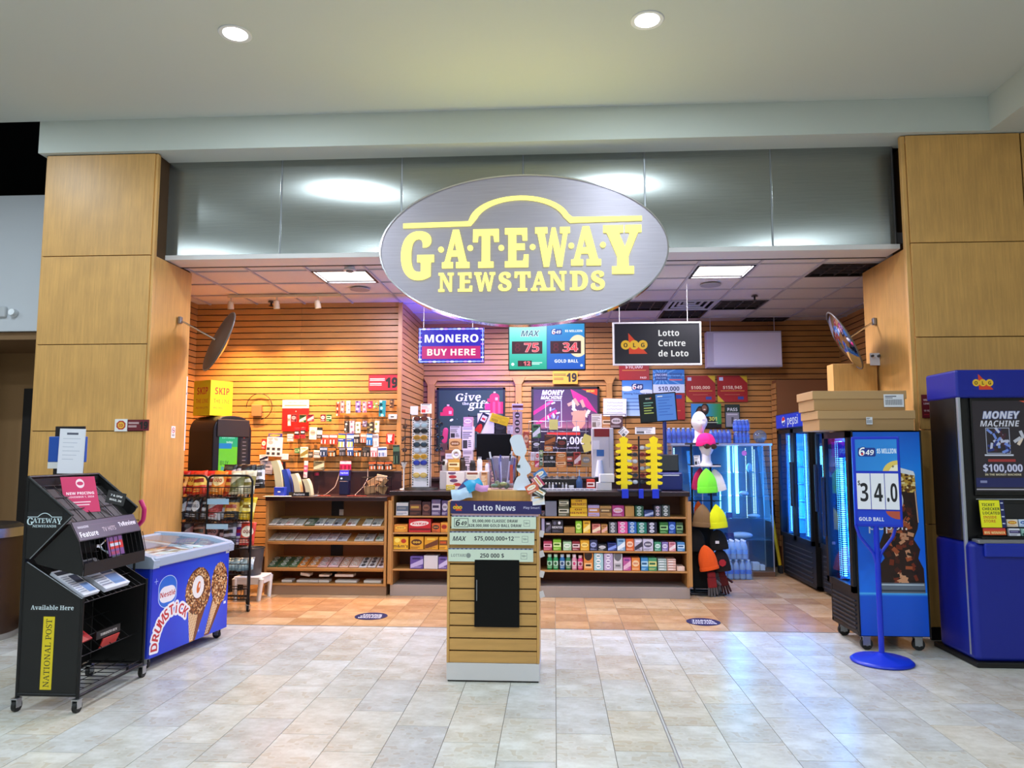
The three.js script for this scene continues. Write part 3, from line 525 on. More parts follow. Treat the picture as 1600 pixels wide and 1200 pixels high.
  for (const [x, l] of [[-3.45, 'between the left track spotlights'], [2.37, 'in front of the square air vent']]) { const t = thing('sprinkler', 'small dark ceiling sprinkler head ' + l, 'sprinkler', [x, STORE_CEIL, -8.7]); M('escutcheon', CY(0.035, 0.04, 0.01, 18), mat(0x55504f, 0.4, 0.6), t, [0, -0.006, 0]); M('stem', CY(0.01, 0.01, 0.05, 10), mat(0x2a2626, 0.4, 0.7), t, [0, -0.03, 0]); M('deflector', CY(0.03, 0.03, 0.004, 14), mat(0x2a2626, 0.4, 0.7), t, [0, -0.056, 0]); }
  // track with three spots
  const tr = thing('light_track', 'thin cream ceiling track carrying three spotlights', 'light track', [0, 0, 0]); M('rail', BX(1.35, 0.03, 0.035), mat(0xd8c9a8, 0.5), tr, [-3.15, STORE_CEIL - 0.016, -8.33]); M('feed_box', RB(0.17, 0.035, 0.06, 0.008), mat(0xd8c9a8, 0.5), tr, [-3.08, STORE_CEIL - 0.0185, -8.33]);
  const spotGlow = new THREE.MeshPhysicalMaterial({ color: 0xffffff, emissive: 0xffd9a0, emissiveIntensity: 6, roughness: 0.4 }), cream = mat(0xd9cdb4, 0.4);
  for (const [x, l, tx] of [[-3.79, 'nearest the left wall', -3.85], [-3.24, 'in the middle of the track', -3.2], [-2.75, 'nearest the oval sign', -2.5]]) {
    const t = thing('track_spotlight', 'small cream track spotlight ' + l, 'spotlight', [x, STORE_CEIL - 0.035, -8.33]); M('stem', CY(0.009, 0.009, 0.05, 8), cream, t, [0, -0.02, 0]); M('yoke', new THREE.TorusGeometry(0.034, 0.004, 6, 16, Math.PI), mat(0x8a8070, 0.3, 0.8), t, [0, -0.075, 0]);
    const head = new THREE.Group(); head.name = 'head'; t.add(head); head.position.set(0, -0.085, 0); const T = new THREE.Vector3(tx, 0.9, -8.75), P = new THREE.Vector3(x, STORE_CEIL - 0.12, -8.33); head.quaternion.setFromUnitVectors(new THREE.Vector3(0, -1, 0), T.clone().sub(P).normalize());
    M('can', new THREE.LatheGeometry([[0.022, 0.05], [0.034, 0.04], [0.036, -0.045], [0.031, -0.045], [0.028, 0.03], [0.001, 0.032]].map(([a, b]) => new THREE.Vector2(a, b)), 20), cream, head); M('lamp', CY(0.028, 0.028, 0.006, 16), spotGlow, head, [0, -0.034, 0]);
    const s = new THREE.SpotLight(SPOT.color, SPOT.power, 0, 0.85, 1, 2); const dv = T.clone().sub(P).normalize(); s.position.copy(P).addScaledVector(dv, 0.055); s.target.position.copy(T); s.name = 'spot_light'; scene.add(s, s.target); s.target.name = 'spot_target';
  }
  // recessed downlights of the mall
  const lamp = new THREE.MeshPhysicalMaterial({ color: 0xffffff, emissive: 0xf8fbff, emissiveIntensity: 9, roughness: 0.5 });
  const trimG = new THREE.LatheGeometry([[0.085, 0.012], [0.118, 0.004], [0.122, -0.004], [0.112, -0.008], [0.086, -0.003]].map(([a, b]) => new THREE.Vector2(a, b)), 32);
  for (const z of [-5.12, -2.4, 0.4, 3.2]) for (const x of [-8.3, -5.4, -2.37, 0.69, 3.4]) {
    if (x === 3.4 && z === -5.12) continue;
    const l = z === -5.12 && x === -2.37 ? 'round recessed ceiling downlight above the left shop panels' : z === -5.12 && x === 0.69 ? 'round recessed ceiling downlight above the oval sign' : 'round recessed ceiling downlight further along the mall';
    const t = thing('downlight', l, 'downlight', [x, MALL_CEIL, z], 0, 'recessed mall downlights'); M('trim_ring', trimG, mat(0xe6e8ea, 0.4), t); M('lamp', CY(0.088, 0.088, 0.006, 28), lamp, t, [0, -0.003, 0]);
    area(DOWNLIGHT.color, DOWNLIGHT.power, DOWNLIGHT.size * 0.9, DOWNLIGHT.size * 0.9, [x, MALL_CEIL - 0.012, z], [x, 0, z]);
  }
}
// ---------------------------------------------------------------- oval illuminated sign
const serif = await new FontLoader().loadAsync('fonts/droid/droid_serif_bold.typeface.json');
function letterGeo(ch, x0, x1, y0, y1, depth, fat) {
  const g = new TextGeometry(ch, { font: serif, size: 1, depth: 0.2, curveSegments: 6, bevelEnabled: true, bevelSize: fat, bevelThickness: 0.01, bevelSegments: 1 });
  g.computeBoundingBox(); const b = g.boundingBox; g.translate(-b.min.x, -b.min.y, -b.min.z); g.scale((x1 - x0) / (b.max.x - b.min.x), (y1 - y0) / (b.max.y - b.min.y), depth / (b.max.z - b.min.z)); return g.translate(x0, y0, 0);
}
{
  const o = thing('oval_sign', 'large oval brushed metal shop sign with glowing yellow letters', 'shop sign', [-0.28, 3.41, -6.58]);
  const sh = new THREE.Shape(); sh.absellipse(0, 0, 1.318, 0.695, 0, Math.PI * 2);
  const rimSh = new THREE.Shape(); rimSh.absellipse(0, 0, 1.326, 0.703, 0, Math.PI * 2); const hole = new THREE.Path(); hole.absellipse(0, 0, 1.312, 0.689, 0, Math.PI * 2, true); rimSh.holes.push(hole);
  const faceG = new THREE.ExtrudeGeometry(sh, { depth: 0.12, bevelEnabled: false, curveSegments: 96 });
  M('face', uvMetres(faceG, 0.6), new THREE.MeshPhysicalMaterial({ color: 0xb9b2bd, map: brushTex, roughness: 0.52, metalness: 0.6, anisotropy: 0.4, anisotropyRotation: Math.PI / 2 }), o, [0, 0, -0.13]);
  M('rim', new THREE.ExtrudeGeometry(rimSh, { depth: 0.135, bevelEnabled: false, curveSegments: 96 }), mat(0xe2e0e6, 0.12, 1), o, [0, 0, -0.135]);
  M('mount', BX(1.2, 0.4, 0.05), mat(0x55555a, 0.5, 0.6), o, [0, 0, -0.15]);
  const k = 0.001753, X = (c) => (c - 790) * k, Y = (c) => (433 - c) * k;
  const glow = new THREE.MeshPhysicalMaterial({ color: 0x6a6420, roughness: 0.5, emissive: 0xfcf47c, emissiveIntensity: 1.55 });
  const big = [['G', 150, 325, 330, 592], ['A', 368, 512, 325, 530], ['T', 530, 667, 325, 530], ['E', 698, 822, 322, 530], ['W', 856, 1038, 320, 530], ['A', 1043, 1197, 318, 525], ['Y', 1210, 1407, 315, 572]];
  for (const [c, a, b, t, d] of big) M('letter', letterGeo(c, X(a), X(b), Y(d), Y(t), 0.014, 0.045), glow, o, [0, 0, -0.009]);
  const small = [['N', 350, 430], ['E', 452, 528], ['W', 538, 648], ['S', 664, 732], ['T', 748, 832], ['A', 834, 922], ['N', 924, 1018], ['D', 1036, 1128], ['S', 1143, 1215]];
  for (const [c, a, b] of small) M('letter', letterGeo(c, X(a), X(b), Y(655), Y(555), 0.014, 0.03), glow, o, [0, 0, -0.009]);
  for (const [x, y] of [[347, 430], [362, 430], [516, 424], [679, 426], [843, 424], [1044, 420], [1208, 418]].slice(1)) M('dot', at(CY(0.026, 0.026, 0.013, 18), 0, 0, 0, Math.PI / 2), glow, o, [X(x), Y(y), -0.002]);
  const top = [[160, 287], [505, 281]], low = [[518, 305], [160, 312]], A = [], B = [];
  for (let i = 0; i <= 24; i++) { const a = Math.PI - (Math.PI * i) / 24; A.push([778 + 262 * Math.cos(a) * (i < 12 ? 1.03 : 1.0), 288 - 140 * Math.sin(a)]); B.push([778 + 236 * Math.cos(a), 300 - 130 * Math.sin(a)]); }
  const line = [...top, ...A.slice(2, -2), [1052, 268], [1410, 268], [1410, 292], [1038, 298], ...B.slice(2, -2).reverse(), ...low].map(([x, y]) => [X(x), Y(y)]);
  M('arch_line', prism(line, 0.013), glow, o, [0, 0, -0.008]);
  area(0xfff48a, 3.8, 2.1, 0.75, [-0.28, 3.46, -6.55], [-0.28, 3.7, 0]);
}
// ---------------------------------------------------------------- shared emblems
function olg(g, x, y, s) { poly(g, '#d8401f', [[x - 0.42 * s, y - 0.88 * s], [x - 0.38 * s, y + 0.66 * s], [x + 0.95 * s, y + 0.66 * s]]); ['O', 'L', 'G'].forEach((c, i) => { ell(g, '#e8b62a', x - 0.62 * s + i * 0.62 * s, y, 0.34 * s, 0.34 * s); txt(g, c, x - 0.62 * s + i * 0.62 * s, y + 0.02 * s, 0.44 * s, '#1a1208'); }); }
function l649(g, x, y, s, ink = '#1b2f6e') { g.fillStyle = ink; g.beginPath(); g.roundRect(x - 0.95 * s, y - 0.5 * s, 2 * s, 1.05 * s, 0.2 * s); g.fill(); txt(g, '6', x - 0.5 * s, y - 0.02 * s, 1.35 * s, '#ffffff', { stroke: ink, sw: s * 0.16, skew: -0.12 }); ell(g, '#d2283a', x - 0.46 * s, y + 0.24 * s, 0.14 * s, 0.14 * s); txt(g, '49', x + 0.4 * s, y + 0.06 * s, 0.85 * s, '#ffffff', { skew: -0.12 }); }
function drawMoney(g, w, h) {
  const gr = g.createLinearGradient(0, 0, 0, h); gr.addColorStop(0, '#33204a'); gr.addColorStop(0.5, '#6a3f66'); gr.addColorStop(0.62, '#b06a78'); gr.addColorStop(0.66, '#2a1a33'); gr.addColorStop(1, '#140c1c'); g.fillStyle = gr; g.fillRect(0, 0, w, h);
  for (const [a, b] of [[0, 0.18], [0.06, 0.34]]) poly(g, '#d81f7a', [[a * w, (b + 0.2) * h], [(a + 0.3) * w, b * h], [(a + 0.32) * w, (b + 0.05) * h], [a * w, (b + 0.26) * h]]);
  poly(g, '#e0207e', [[0.58 * w, 0.02 * h], [0.82 * w, 0.16 * h], [0.98 * w, 0.4 * h], [0.86 * w, 0.34 * h], [0.62 * w, 0.16 * h]]);
  g.strokeStyle = '#d8e4f4'; g.lineWidth = w * 0.008; g.strokeRect(0.2 * w, 0.2 * h, 0.24 * w, 0.42 * h); for (let k = 0; k < 14; k++) { g.save(); g.translate((0.23 + 0.18 * rnd()) * w, (0.23 + 0.34 * rnd()) * h); g.rotate(rnd() * 3); fill(g, k % 2 ? '#c8d4ee' : '#7a86b4', -0.03 * w, -0.012 * h, 0.06 * w, 0.024 * h); g.restore(); }
  for (let k = 0; k < 9; k++) { g.save(); g.translate((0.58 + 0.28 * rnd()) * w, (0.22 + 0.2 * rnd()) * h); g.rotate(rnd() * 3); fill(g, k % 2 ? '#e8dccb' : '#c49a8a', -0.06 * w, -0.025 * h, 0.12 * w, 0.05 * h); g.restore(); }
  poly(g, '#d89a80', [[0.62 * w, 0.36 * h], [0.8 * w, 0.36 * h], [0.8 * w, 0.56 * h], [0.74 * w, 0.64 * h], [0.66 * w, 0.64 * h], [0.6 * w, 0.54 * h]]); poly(g, '#f0f0f4', [[0.62 * w, 0.62 * h], [0.7 * w, 0.6 * h], [0.72 * w, 0.68 * h], [0.6 * w, 0.68 * h]]);
  txt(g, 'MONEY', 0.31 * w, 0.075 * h, 0.1 * h, '#ffffff', { sx: 0.95, skew: -0.2, stroke: '#c8c8d8', sw: 4 }); txt(g, 'MACHINE', 0.29 * w, 0.155 * h, 0.075 * h, '#ffffff', { sx: 0.95, skew: -0.2 });
  poly(g, '#e0361f', [[0.74 * w, 0.02 * h], [w, 0.02 * h], [w, 0.13 * h]]); txt(g, 'NEW!', 0.88 * w, 0.055 * h, 0.05 * h, '#ffd24a');
  fill(g, '#d8342a', 0.22 * w, 0.7 * h, 0.5 * w, 0.04 * h); txt(g, '$100,000', 0.5 * w, 0.83 * h, 0.16 * h, '#f4f2f6', { sx: 0.9 }); txt(g, 'IN THE MONEY MACHINE', 0.5 * w, 0.94 * h, 0.035 * h, '#d8d4dc');
}
// ---------------------------------------------------------------- hanging signs
function wires(o, list) { list.forEach(([x, y, z, top]) => M('hanger', bar([x, y, z], [x, top, z], 0.0035), mat(0xd8d8da, 0.4, 0.6), o)); }
{
  const m = thing('neon_sign', 'glowing blue MONERO BUY HERE window sign with purple light border', 'neon sign', [-1.2, 2.81, -8.5]);
  M('case', RB(0.78, 0.42, 0.03, 0.008), mat(0x14101e, 0.4), m, [0, 0, -0.016]);
  M('face', new THREE.PlaneGeometry(0.77, 0.41), glowArt(768, 410, (g, w, h) => { fill(g, '#2a22a8', 0, 0, w, h); fill(g, '#b01f6a', 40, 215, w - 80, 150); g.lineWidth = 16; for (let k = 0; k < 44; k++) { const c = ['#6a8cff', '#d8e4ff', '#b06aff', '#4a6aff'][k % 4]; const p = k / 44 * 2 * (w + h - 40); let x, y; if (p < w - 20) { x = 10 + p; y = 12; } else if (p < w + h - 40) { x = w - 12; y = p - w + 30; } else if (p < 2 * w + h - 60) { x = w - 10 - (p - w - h + 40); y = h - 12; } else { x = 12; y = h - 12 - (p - 2 * w - h + 60); } ell(g, c, x, Math.max(12, Math.min(h - 12, y)), 26, 11); } g.strokeStyle = '#c8d0ff'; g.lineWidth = 7; g.strokeRect(14, 14, w - 28, h - 28); txt(g, 'MONERO', w / 2, 125, 128, '#ffffff', { sx: 1.16 }); txt(g, 'BUY HERE', w / 2, 288, 108, '#ffe9d8', { sx: 1.16 }); }, 1.5), m, [0, 0, 0.001]);
  wires(m, [[-0.33, 0.2, -0.01, 0.585], [0.25, 0.2, -0.01, 0.585]]); area(0x6a5cff, 6.5, 0.74, 0.38, [-1.2, 2.81, -8.492], [-1.2, 2.81, 0]);
  const back = area(0x5a48ff, 38, 0.74, 0.38, [-1.2, 2.81, -8.536], [-1.2, 2.81, -10]); back.name = 'area_light_back';
  const l = thing('jackpot_display', 'hanging lit lottery jackpot display showing red digits 75 and 34', 'jackpot display', [-0.08, 2.785, -8.5]);
  M('case', RB(0.9, 0.56, 0.07, 0.015, 2), mat(0x10181c, 0.4), l, [0, 0, -0.037]);
  const seg = (g, s, x, y, sz) => { fill(g, '#3a0f1c', x - sz * 1.5, y - sz * 0.62, sz * 3.0, sz * 1.24); txt(g, '8', x - sz * 0.95, y, sz * 1.15, '#5e1428', { font: 'monospace' }); txt(g, s, x + sz * 0.45, y, sz * 1.22, '#ff4a5c', { sx: 1.15, stroke: '#ffe0e0', sw: sz * 0.05 }); };
  M('left_face', new THREE.PlaneGeometry(0.435, 0.53), glowArt(435, 530, (g, w, h) => { const q = g.createLinearGradient(0, 0, 0, h); q.addColorStop(0, '#a8f2ea'); q.addColorStop(0.4, '#5ad8d0'); q.addColorStop(1, '#1fa88a'); g.fillStyle = q; g.fillRect(0, 0, w, h); txt(g, 'MAX', w * 0.55, 110, 96, '#1f6a86', { skew: -0.25, stroke: '#e8fbfa', sw: 10 }); seg(g, '75', w / 2 - 10, 275, 118); seg(g, '12', 180, 462, 54); fill(g, '#d8fff4', 262, 448, 120, 10); fill(g, '#d8fff4', 262, 466, 90, 8); ell(g, '#e8fffa', 40, 470, 18, 18); }, 1.25), l, [-0.219, 0, 0.001]);
  M('right_face', new THREE.PlaneGeometry(0.435, 0.53), glowArt(435, 530, (g, w, h) => { const q = g.createLinearGradient(0, 0, 0, h); q.addColorStop(0, '#2a9ad8'); q.addColorStop(1, '#1f5ac8'); g.fillStyle = q; g.fillRect(0, 0, w, h); ell(g, '#f4e6c0', 360, 260, 110, 130); l649(g, 110, 92, 62, '#1d4aa8'); txt(g, '$5 MILLION', 312, 84, 38, '#ffffff', { sx: 0.95 }); seg(g, '34', w / 2, 275, 118); txt(g, 'GOLD BALL', w / 2 + 6, 436, 52, '#ffffff'); ell(g, '#d8ecff', 400, 488, 16, 16); }, 1.15), l, [0.219, 0, 0.001]);
  wires(l, [[-0.3, 0.27, -0.03, 0.61], [0.22, 0.27, -0.03, 0.61]]); area(0x7ad8e8, 3.4, 0.84, 0.5, [-0.08, 2.785, -8.49], [-0.08, 2.785, 0]);
  const q = thing('lottery_sign', 'hanging black Lotto Centre de Loto sign with white frame', 'sign', [1.12, 2.735, -8.0]);
  M('face', RB(0.93, 0.45, 0.03, 0.004), BLACK, q, [0, 0, -0.017]); M('print', new THREE.PlaneGeometry(0.92, 0.44), glowArt(920, 440, (g, w, h) => { fill(g, '#171221', 0, 0, w, h); olg(g, 215, 232, 150); ['Lotto', 'Centre', 'de Loto'].forEach((s, i) => txt(g, s, 470, 105 + i * 112, 92, '#ffffff', { align: 'left' })); }, 0.85), q, [0, 0, 0.001]);
  const fr = []; for (const s of [-1, 1]) { fr.push(at(BX(0.95, 0.016, 0.05), 0, s * 0.228, -0.01), at(BX(0.016, 0.44, 0.05), s * 0.467, 0, -0.01)); } M('frame', join(fr), mat(0xe8e8ec, 0.35, 0.2), q); wires(q, [[0.335, 0.23, -0.01, 0.662], [-0.4, 0.23, -0.01, 0.662]]);
  const b = thing('blank_light_box', 'blank pale hanging light box in the right rear corner', 'light box', [2.58, 2.955, -10.05]); M('case', RB(1.0, 0.49, 0.16, 0.006), mat(0xb6b2c4, 0.45), b, [0, 0, -0.08]); M('face', BX(0.9, 0.44, 0.01), mat(0xd9d6e8, 0.4), b, [0.04, 0, 0.002]); wires(b, [[-0.44, 0.24, -0.05, 0.44], [0.42, 0.24, -0.05, 0.44]]);
}
// ---------------------------------------------------------------- posters and notices on the walls
const ZB = -10.415, WZ = -8.868;
{
  const give = art(760, 760, (g, w, h) => { fill(g, '#24403f', 0, 0, w, h); txt(g, 'Give', 350, 110, 130, '#ffffff', { font: 'serif', rot: -0.03, skew: -0.15 }); txt(g, 'the', 320, 190, 48, '#dfe8e6', { font: 'serif' }); txt(g, 'gift', 470, 205, 130, '#ffffff', { font: 'serif', skew: -0.15 }); for (const [x, y, s] of [[120, 280, 1], [650, 110, 0.9]]) { ell(g, '#d82a5a', x, y, 62 * s, 56 * s); fill(g, '#d82a5a', x - 90 * s, y + 20 * s, 150 * s, 46 * s); fill(g, '#f4c0d0', x - 14 * s, y - 78 * s, 28 * s, 20 * s); fill(g, '#f2a8bc', x + 8 * s, y + 4 * s, 34 * s, 40 * s); } fill(g, '#e02a78', 540, 190, 90, 80); for (let k = 0; k < 5; k++) fill(g, k % 2 ? '#e8487a' : '#d81f5a', 600 + k * 30, 170, 28, 150); fill(g, '#e8ecea', 480, 280, 120, 20); fill(g, '#e8ecea', 500, 310, 90, 16); ell(g, '#f4f8f6', 160, 400, 22, 14, -0.5); for (let k = 0; k < 20; k++) ell(g, '#8ab0a8', rnd() * w, 330 + rnd() * 400, 4, 4); });
  const po = (n, l, c, w, h, m, p, r, e) => board(n, l, c, w, h, 0.008, m, p, r, e);
  const fr = (o, w, h, col) => { const t = 0.03, gg = []; for (const s of [-1, 1]) gg.push(at(BX(w + t, t, 0.02), 0, s * h / 2, 0), at(BX(t, h + t, 0.02), s * w / 2, 0, 0)); M('frame', join(gg), col, o); };
  fr(po('poster', 'framed dark green Give the gift lottery poster', 'poster', 0.95, 0.85, give, [-1.18, 2.04, ZB + 0.02]), 0.95, 0.85, BLACK);
  fr(po('poster', 'framed purple Money Machine poster on the back wall', 'poster', 0.93, 0.9, art(760, 740, drawMoney), [0.16, 2.02, ZB + 0.02]), 0.93, 0.9, BLACK);
  const nine = (c, c2) => art(384, 196, (g, w, h) => { fill(g, c, 0, 0, w, h); txt(g, '19', w * 0.76, h * 0.52, 168, '#120c08', { sx: 0.85, stroke: '#120c08', sw: 12 }); for (let k = 0; k < 4; k++) fill(g, c2, 16, 44 + k * 20 + (k > 1 ? 20 : 0), 190 - (k > 1 ? 40 : 0), 10); });
  const red19 = nine('#b8182a', '#f2d8d8'), yel19 = nine('#d8a02a', '#3a2a10');
  po('age_sign', 'red sign with large black 19 on the left slat wall', 'sign', 0.376, 0.19, red19, [-2.08, 2.41, WZ], null, 0x8a1420);
  po('age_sign', 'yellow sign with large black 19 below the jackpot display', 'sign', 0.352, 0.185, yel19, [0.16, 2.615, ZB + 0.04], null, 0xc8922a);
  po('age_sign', 'maroon sign with faint black 19 on the left pillar', 'sign', 0.2, 0.1, nine('#6a1420', '#e8c8c8'), [-3.775, 1.803, -6.491], null, 0x5a101a);
  po('id_sign', 'white sticker with red octagon reading ID on the left pillar', 'sign', 0.118, 0.112, art(128, 128, (g) => { fill(g, '#e8e6e2', 0, 0, 128, 128); poly(g, '#b8341f', [[44, 18], [84, 18], [110, 44], [110, 84], [84, 110], [44, 110], [18, 84], [18, 44]]); ell(g, '#e8b43a', 64, 64, 34, 34); txt(g, 'ID', 64, 66, 42, '#b8341f'); }), [-3.935, 1.803, -6.491], null, 0xe0dcd6);
  po('age_sign', 'maroon notice with white lines on the right pillar by the terminal', 'sign', 0.27, 0.2, art(256, 190, (g) => { fill(g, '#6e101c', 0, 0, 256, 190); txt(g, 'WILL I GOT BE IDENT', 12, 44, 22, '#f0dcdc', { align: 'left', sx: 0.8 }); txt(g, 'LONG TERM SMOKER', 12, 74, 22, '#f0dcdc', { align: 'left', sx: 0.8 }); txt(g, '19 YEARS OF AGE', 12, 132, 22, '#f0dcdc', { align: 'left', sx: 0.8 }); fill(g, '#b82a34', 12, 158, 40, 8); }), [3.285, 1.95, -6.491], null, 0x5a101a);
  po('no_smoking_sign', 'small white no smoking sticker on the wooden shopfront return', 'sign', 0.075, 0.115, art(64, 96, (g) => { fill(g, '#eeeae6', 0, 0, 64, 96); g.strokeStyle = '#c8202a'; g.lineWidth = 6; g.beginPath(); g.arc(32, 34, 20, 0, 7); g.moveTo(18, 20); g.lineTo(46, 48); g.stroke(); fill(g, '#333', 20, 32, 26, 5); fill(g, '#444', 12, 66, 40, 5); fill(g, '#444', 12, 76, 40, 5); }), [-3.713, 1.755, -7.0], [0, Math.PI / 2, 0], 0xe0dcd6);
  const redP = (s) => art(256, 232, (g, w, h) => { fill(g, '#a81f22', 0, 0, w, h); poly(g, '#d8b82a', [[190, 0], [256, 0], [256, 66]]); poly(g, '#d8b82a', [[0, 170], [60, 232], [0, 232]]); txt(g, s, w / 2, 104, 40, '#f4dcc0'); fill(g, '#d88a3a', 26, 130, 204, 8); fill(g, '#c8604a', 60, 164, 130, 6); fill(g, '#3a4a9a', 172, 184, 50, 26); fill(g, '#c8d4ee', 16, 14, 34, 30); }, 0.4);
  po('winner_poster', 'red poster reading 100,000 on the back wall', 'poster', 0.407, 0.371, redP('$100,000'), [2.05, 2.445, ZB + 0.012], null, 0x8a1a1c);
  po('winner_poster', 'red poster reading 158,945 nearest the rear corner', 'poster', 0.412, 0.37, redP('$158,945'), [2.49, 2.445, ZB + 0.012], null, 0x8a1a1c);
  po('winner_poster', 'red poster reading 10,000 partly hidden above the blue one', 'poster', 0.42, 0.3, art(256, 184, (g, w, h) => { fill(g, '#ac2226', 0, 0, w, h); txt(g, '$10,000', 128, 68, 42, '#f6e4d8'); fill(g, '#d88a3a', 26, 96, 204, 7); txt(g, 'PAID', 206, 164, 24, '#f6e4d8'); }, 0.4), [1.13, 2.725, ZB + 0.012], null, 0x8a1a1c);
  po('winner_poster', 'red poster half hidden behind the small tilted screen', 'poster', 0.4, 0.37, art(256, 232, (g, w, h) => { fill(g, '#b01f24', 0, 0, w, h); fill(g, '#2a3f9a', 170, 14, 60, 34); fill(g, '#e8c0b8', 30, 120, 120, 12); txt(g, '0', 132, 78, 46, '#f6e4d8'); fill(g, '#d88a3a', 26, 150, 190, 6); }, 0.4), [1.63, 2.2, ZB + 0.01], null, 0x8a1a1c);
  po('lottery_poster', 'sky blue 6/49 winning ticket poster', 'poster', 0.422, 0.5, art(256, 300, (g, w, h) => { const q = g.createLinearGradient(0, 0, 0, h); q.addColorStop(0, '#3a80cc'); q.addColorStop(1, '#bcd8f0'); g.fillStyle = q; g.fillRect(0, 0, w, h); ell(g, '#eef6fc', 40, 70, 60, 22); ell(g, '#e4f0fa', 210, 96, 60, 20); l649(g, 128, 54, 48); txt(g, 'Winning Ticket Sold Here', 128, 112, 19, '#1b2f6e'); for (let k = 0; k < 4; k++) fill(g, '#5a80b8', 20, 150 + k * 30, 200, 10); }, 0.4), [1.17, 2.32, ZB + 0.014], null, 0x3a80cc);
  po('lottery_poster', 'blue sunburst poster reading 10,000 winning ticket', 'poster', 0.438, 0.328, art(256, 192, (g, w, h) => { fill(g, '#2a80d0', 0, 0, w, h); for (let k = 0; k < 14; k++) { g.save(); g.translate(70, 50); g.rotate(k * 0.45); fill(g, '#6ab0ea', 0, -5, 200, 10); g.restore(); } fill(g, '#173f8a', 18, 26, 100, 62); txt(g, 'ENCORE', 68, 44, 26, '#d8ecff'); txt(g, 'ENCORE', 68, 70, 22, '#9ac0ea'); txt(g, 'Winning', 186, 36, 26, '#173f8a'); txt(g, 'Ticket', 186, 62, 26, '#173f8a'); fill(g, '#d86a7a', 134, 78, 104, 12); fill(g, '#dceaf8', 0, 122, w, 70); txt(g, '$10,000', 128, 158, 48, '#15285e'); }, 0.4), [1.61, 2.555, ZB + 0.018], null, 0x2a80d0);
  po('wireless_poster', 'blue and green poster of two laughing people', 'poster', 0.415, 0.335, art(256, 208, (g, w, h) => { const q = g.createLinearGradient(0, 0, w, 0); q.addColorStop(0, '#3a8ad8'); q.addColorStop(0.55, '#2f9ac0'); q.addColorStop(1, '#3a9a3a'); g.fillStyle = q; g.fillRect(0, 0, w, h); ell(g, '#1a1414', 80, 110, 46, 90); ell(g, '#6a4030', 76, 70, 24, 32); ell(g, '#1c1616', 118, 48, 34, 50); ell(g, '#8a5a46', 114, 40, 22, 28); ell(g, '#f2eee8', 114, 50, 11, 5); poly(g, '#141218', [[40, 208], [70, 110], [190, 110], [230, 208]]); txt(g, '301', 186, 132, 46, '#e8ee6a'); fill(g, '#141218', 0, 176, w, 32); fill(g, '#d0d8c0', 130, 160, 96, 6); }, 0.4), [2.12, 2.07, ZB + 0.012], null, 0x224466);
  po('pass_poster', 'grey and dark green poster headed PASS', 'poster', 0.205, 0.325, art(128, 200, (g, w, h) => { fill(g, '#24362e', 0, 0, w, h); txt(g, 'PASS', 64, 44, 40, '#eef2ee'); fill(g, '#9a98a0', 8, 70, 112, 122); fill(g, '#d8d4dc', 18, 82, 90, 10); fill(g, '#55525a', 54, 110, 20, 60); }, 0.4), [2.48, 2.065, ZB + 0.012], null, 0x20302a);
  po('hanging_folder', 'red folder with white header hanging on the left slat wall', 'folder', 0.331, 0.385, art(256, 300, (g, w, h) => { fill(g, '#d81418', 0, 0, w, h); fill(g, '#f2eae4', 0, 0, w, 80); txt(g, 'GREETING CARDS', 128, 26, 18, '#b84a3a'); fill(g, '#c87a5a', 18, 48, 220, 12); fill(g, '#a80f14', 0, 80, w, 3); fill(g, '#b01014', 20, 210, 210, 3); ell(g, '#f6d8d0', 132, 110, 5, 5); }, 0.45), [-3.17, 2.01, WZ], null, 0xb01014);
  po('handwritten_note', 'white handwritten paper notice taped to the back wall upright', 'notice', 0.32, 0.245, art(200, 150, (g) => { fill(g, '#f0f0f6', 0, 0, 200, 150); g.strokeStyle = '#8a90b8'; g.lineWidth = 3; for (let k = 0; k < 4; k++) { g.beginPath(); for (let x = 30; x < 170; x += 6) g.lineTo(x, 34 + k * 28 + (rnd() - 0.5) * 8); g.stroke(); } }, 0.7), [0.85, 2.187, -10.355], [0, 0, -0.02], 0xe8e8ee);
}
// ---------------------------------------------------------------- convex mirrors on arms
function mirror(label, [x, y, z], R, dir, from, back) {
  const o = thing('convex_mirror', label, 'mirror', [x, y, z]); const q = new THREE.Quaternion().setFromUnitVectors(new THREE.Vector3(0, 1, 0), new THREE.Vector3(...dir).normalize());
  const dome = new THREE.LatheGeometry(Array.from({ length: 10 }, (_, i) => { const a = i / 9; return new THREE.Vector2(Math.max(0.0005, R * a), 0.07 * (1 - a * a)); }).reverse(), 40), bk = new THREE.LatheGeometry(Array.from({ length: 8 }, (_, i) => new THREE.Vector2(Math.max(0.0005, R * i / 7), -0.028 * (1 - (i / 7) ** 2) - 0.004)), 40), rim = new THREE.TorusGeometry(R, 0.008, 8, 48); rim.rotateX(Math.PI / 2);
  for (const [n, g, m] of [['mirror_face', dome, mat(0xd0d4da, 0.06, 1)], ['back_shell', bk, mat(back, 0.5)], ['rim', rim, mat(0x55514e, 0.4)]]) { g.applyQuaternion(q); M(n, g, m, o); }
  const e = new THREE.Vector3(...dir).normalize().multiplyScalar(-0.035); M('arm', bar([e.x, e.y, e.z], from.map((v, i) => v - [x, y, z][i]), 0.009, 10), CHROME, o);
  M('bracket', RB(0.03, 0.07, 0.05, 0.006), mat(0x8a8a8e, 0.4, 0.8), o, from.map((v, i) => v - [x, y, z][i]));
}
mirror('round security mirror on the left shopfront return, dark back towards us', [-3.29, 2.645, -7.0], 0.315, [0.72, -0.36, -0.6], [-3.69, 2.86, -7.0], 0x3a2c28);
mirror('round security mirror on the right shopfront return above the cardboard boxes', [2.8, 2.63, -7.2], 0.31, [-0.84, -0.45, -0.2], [3.15, 2.84, -7.35], 0x2a2a30);
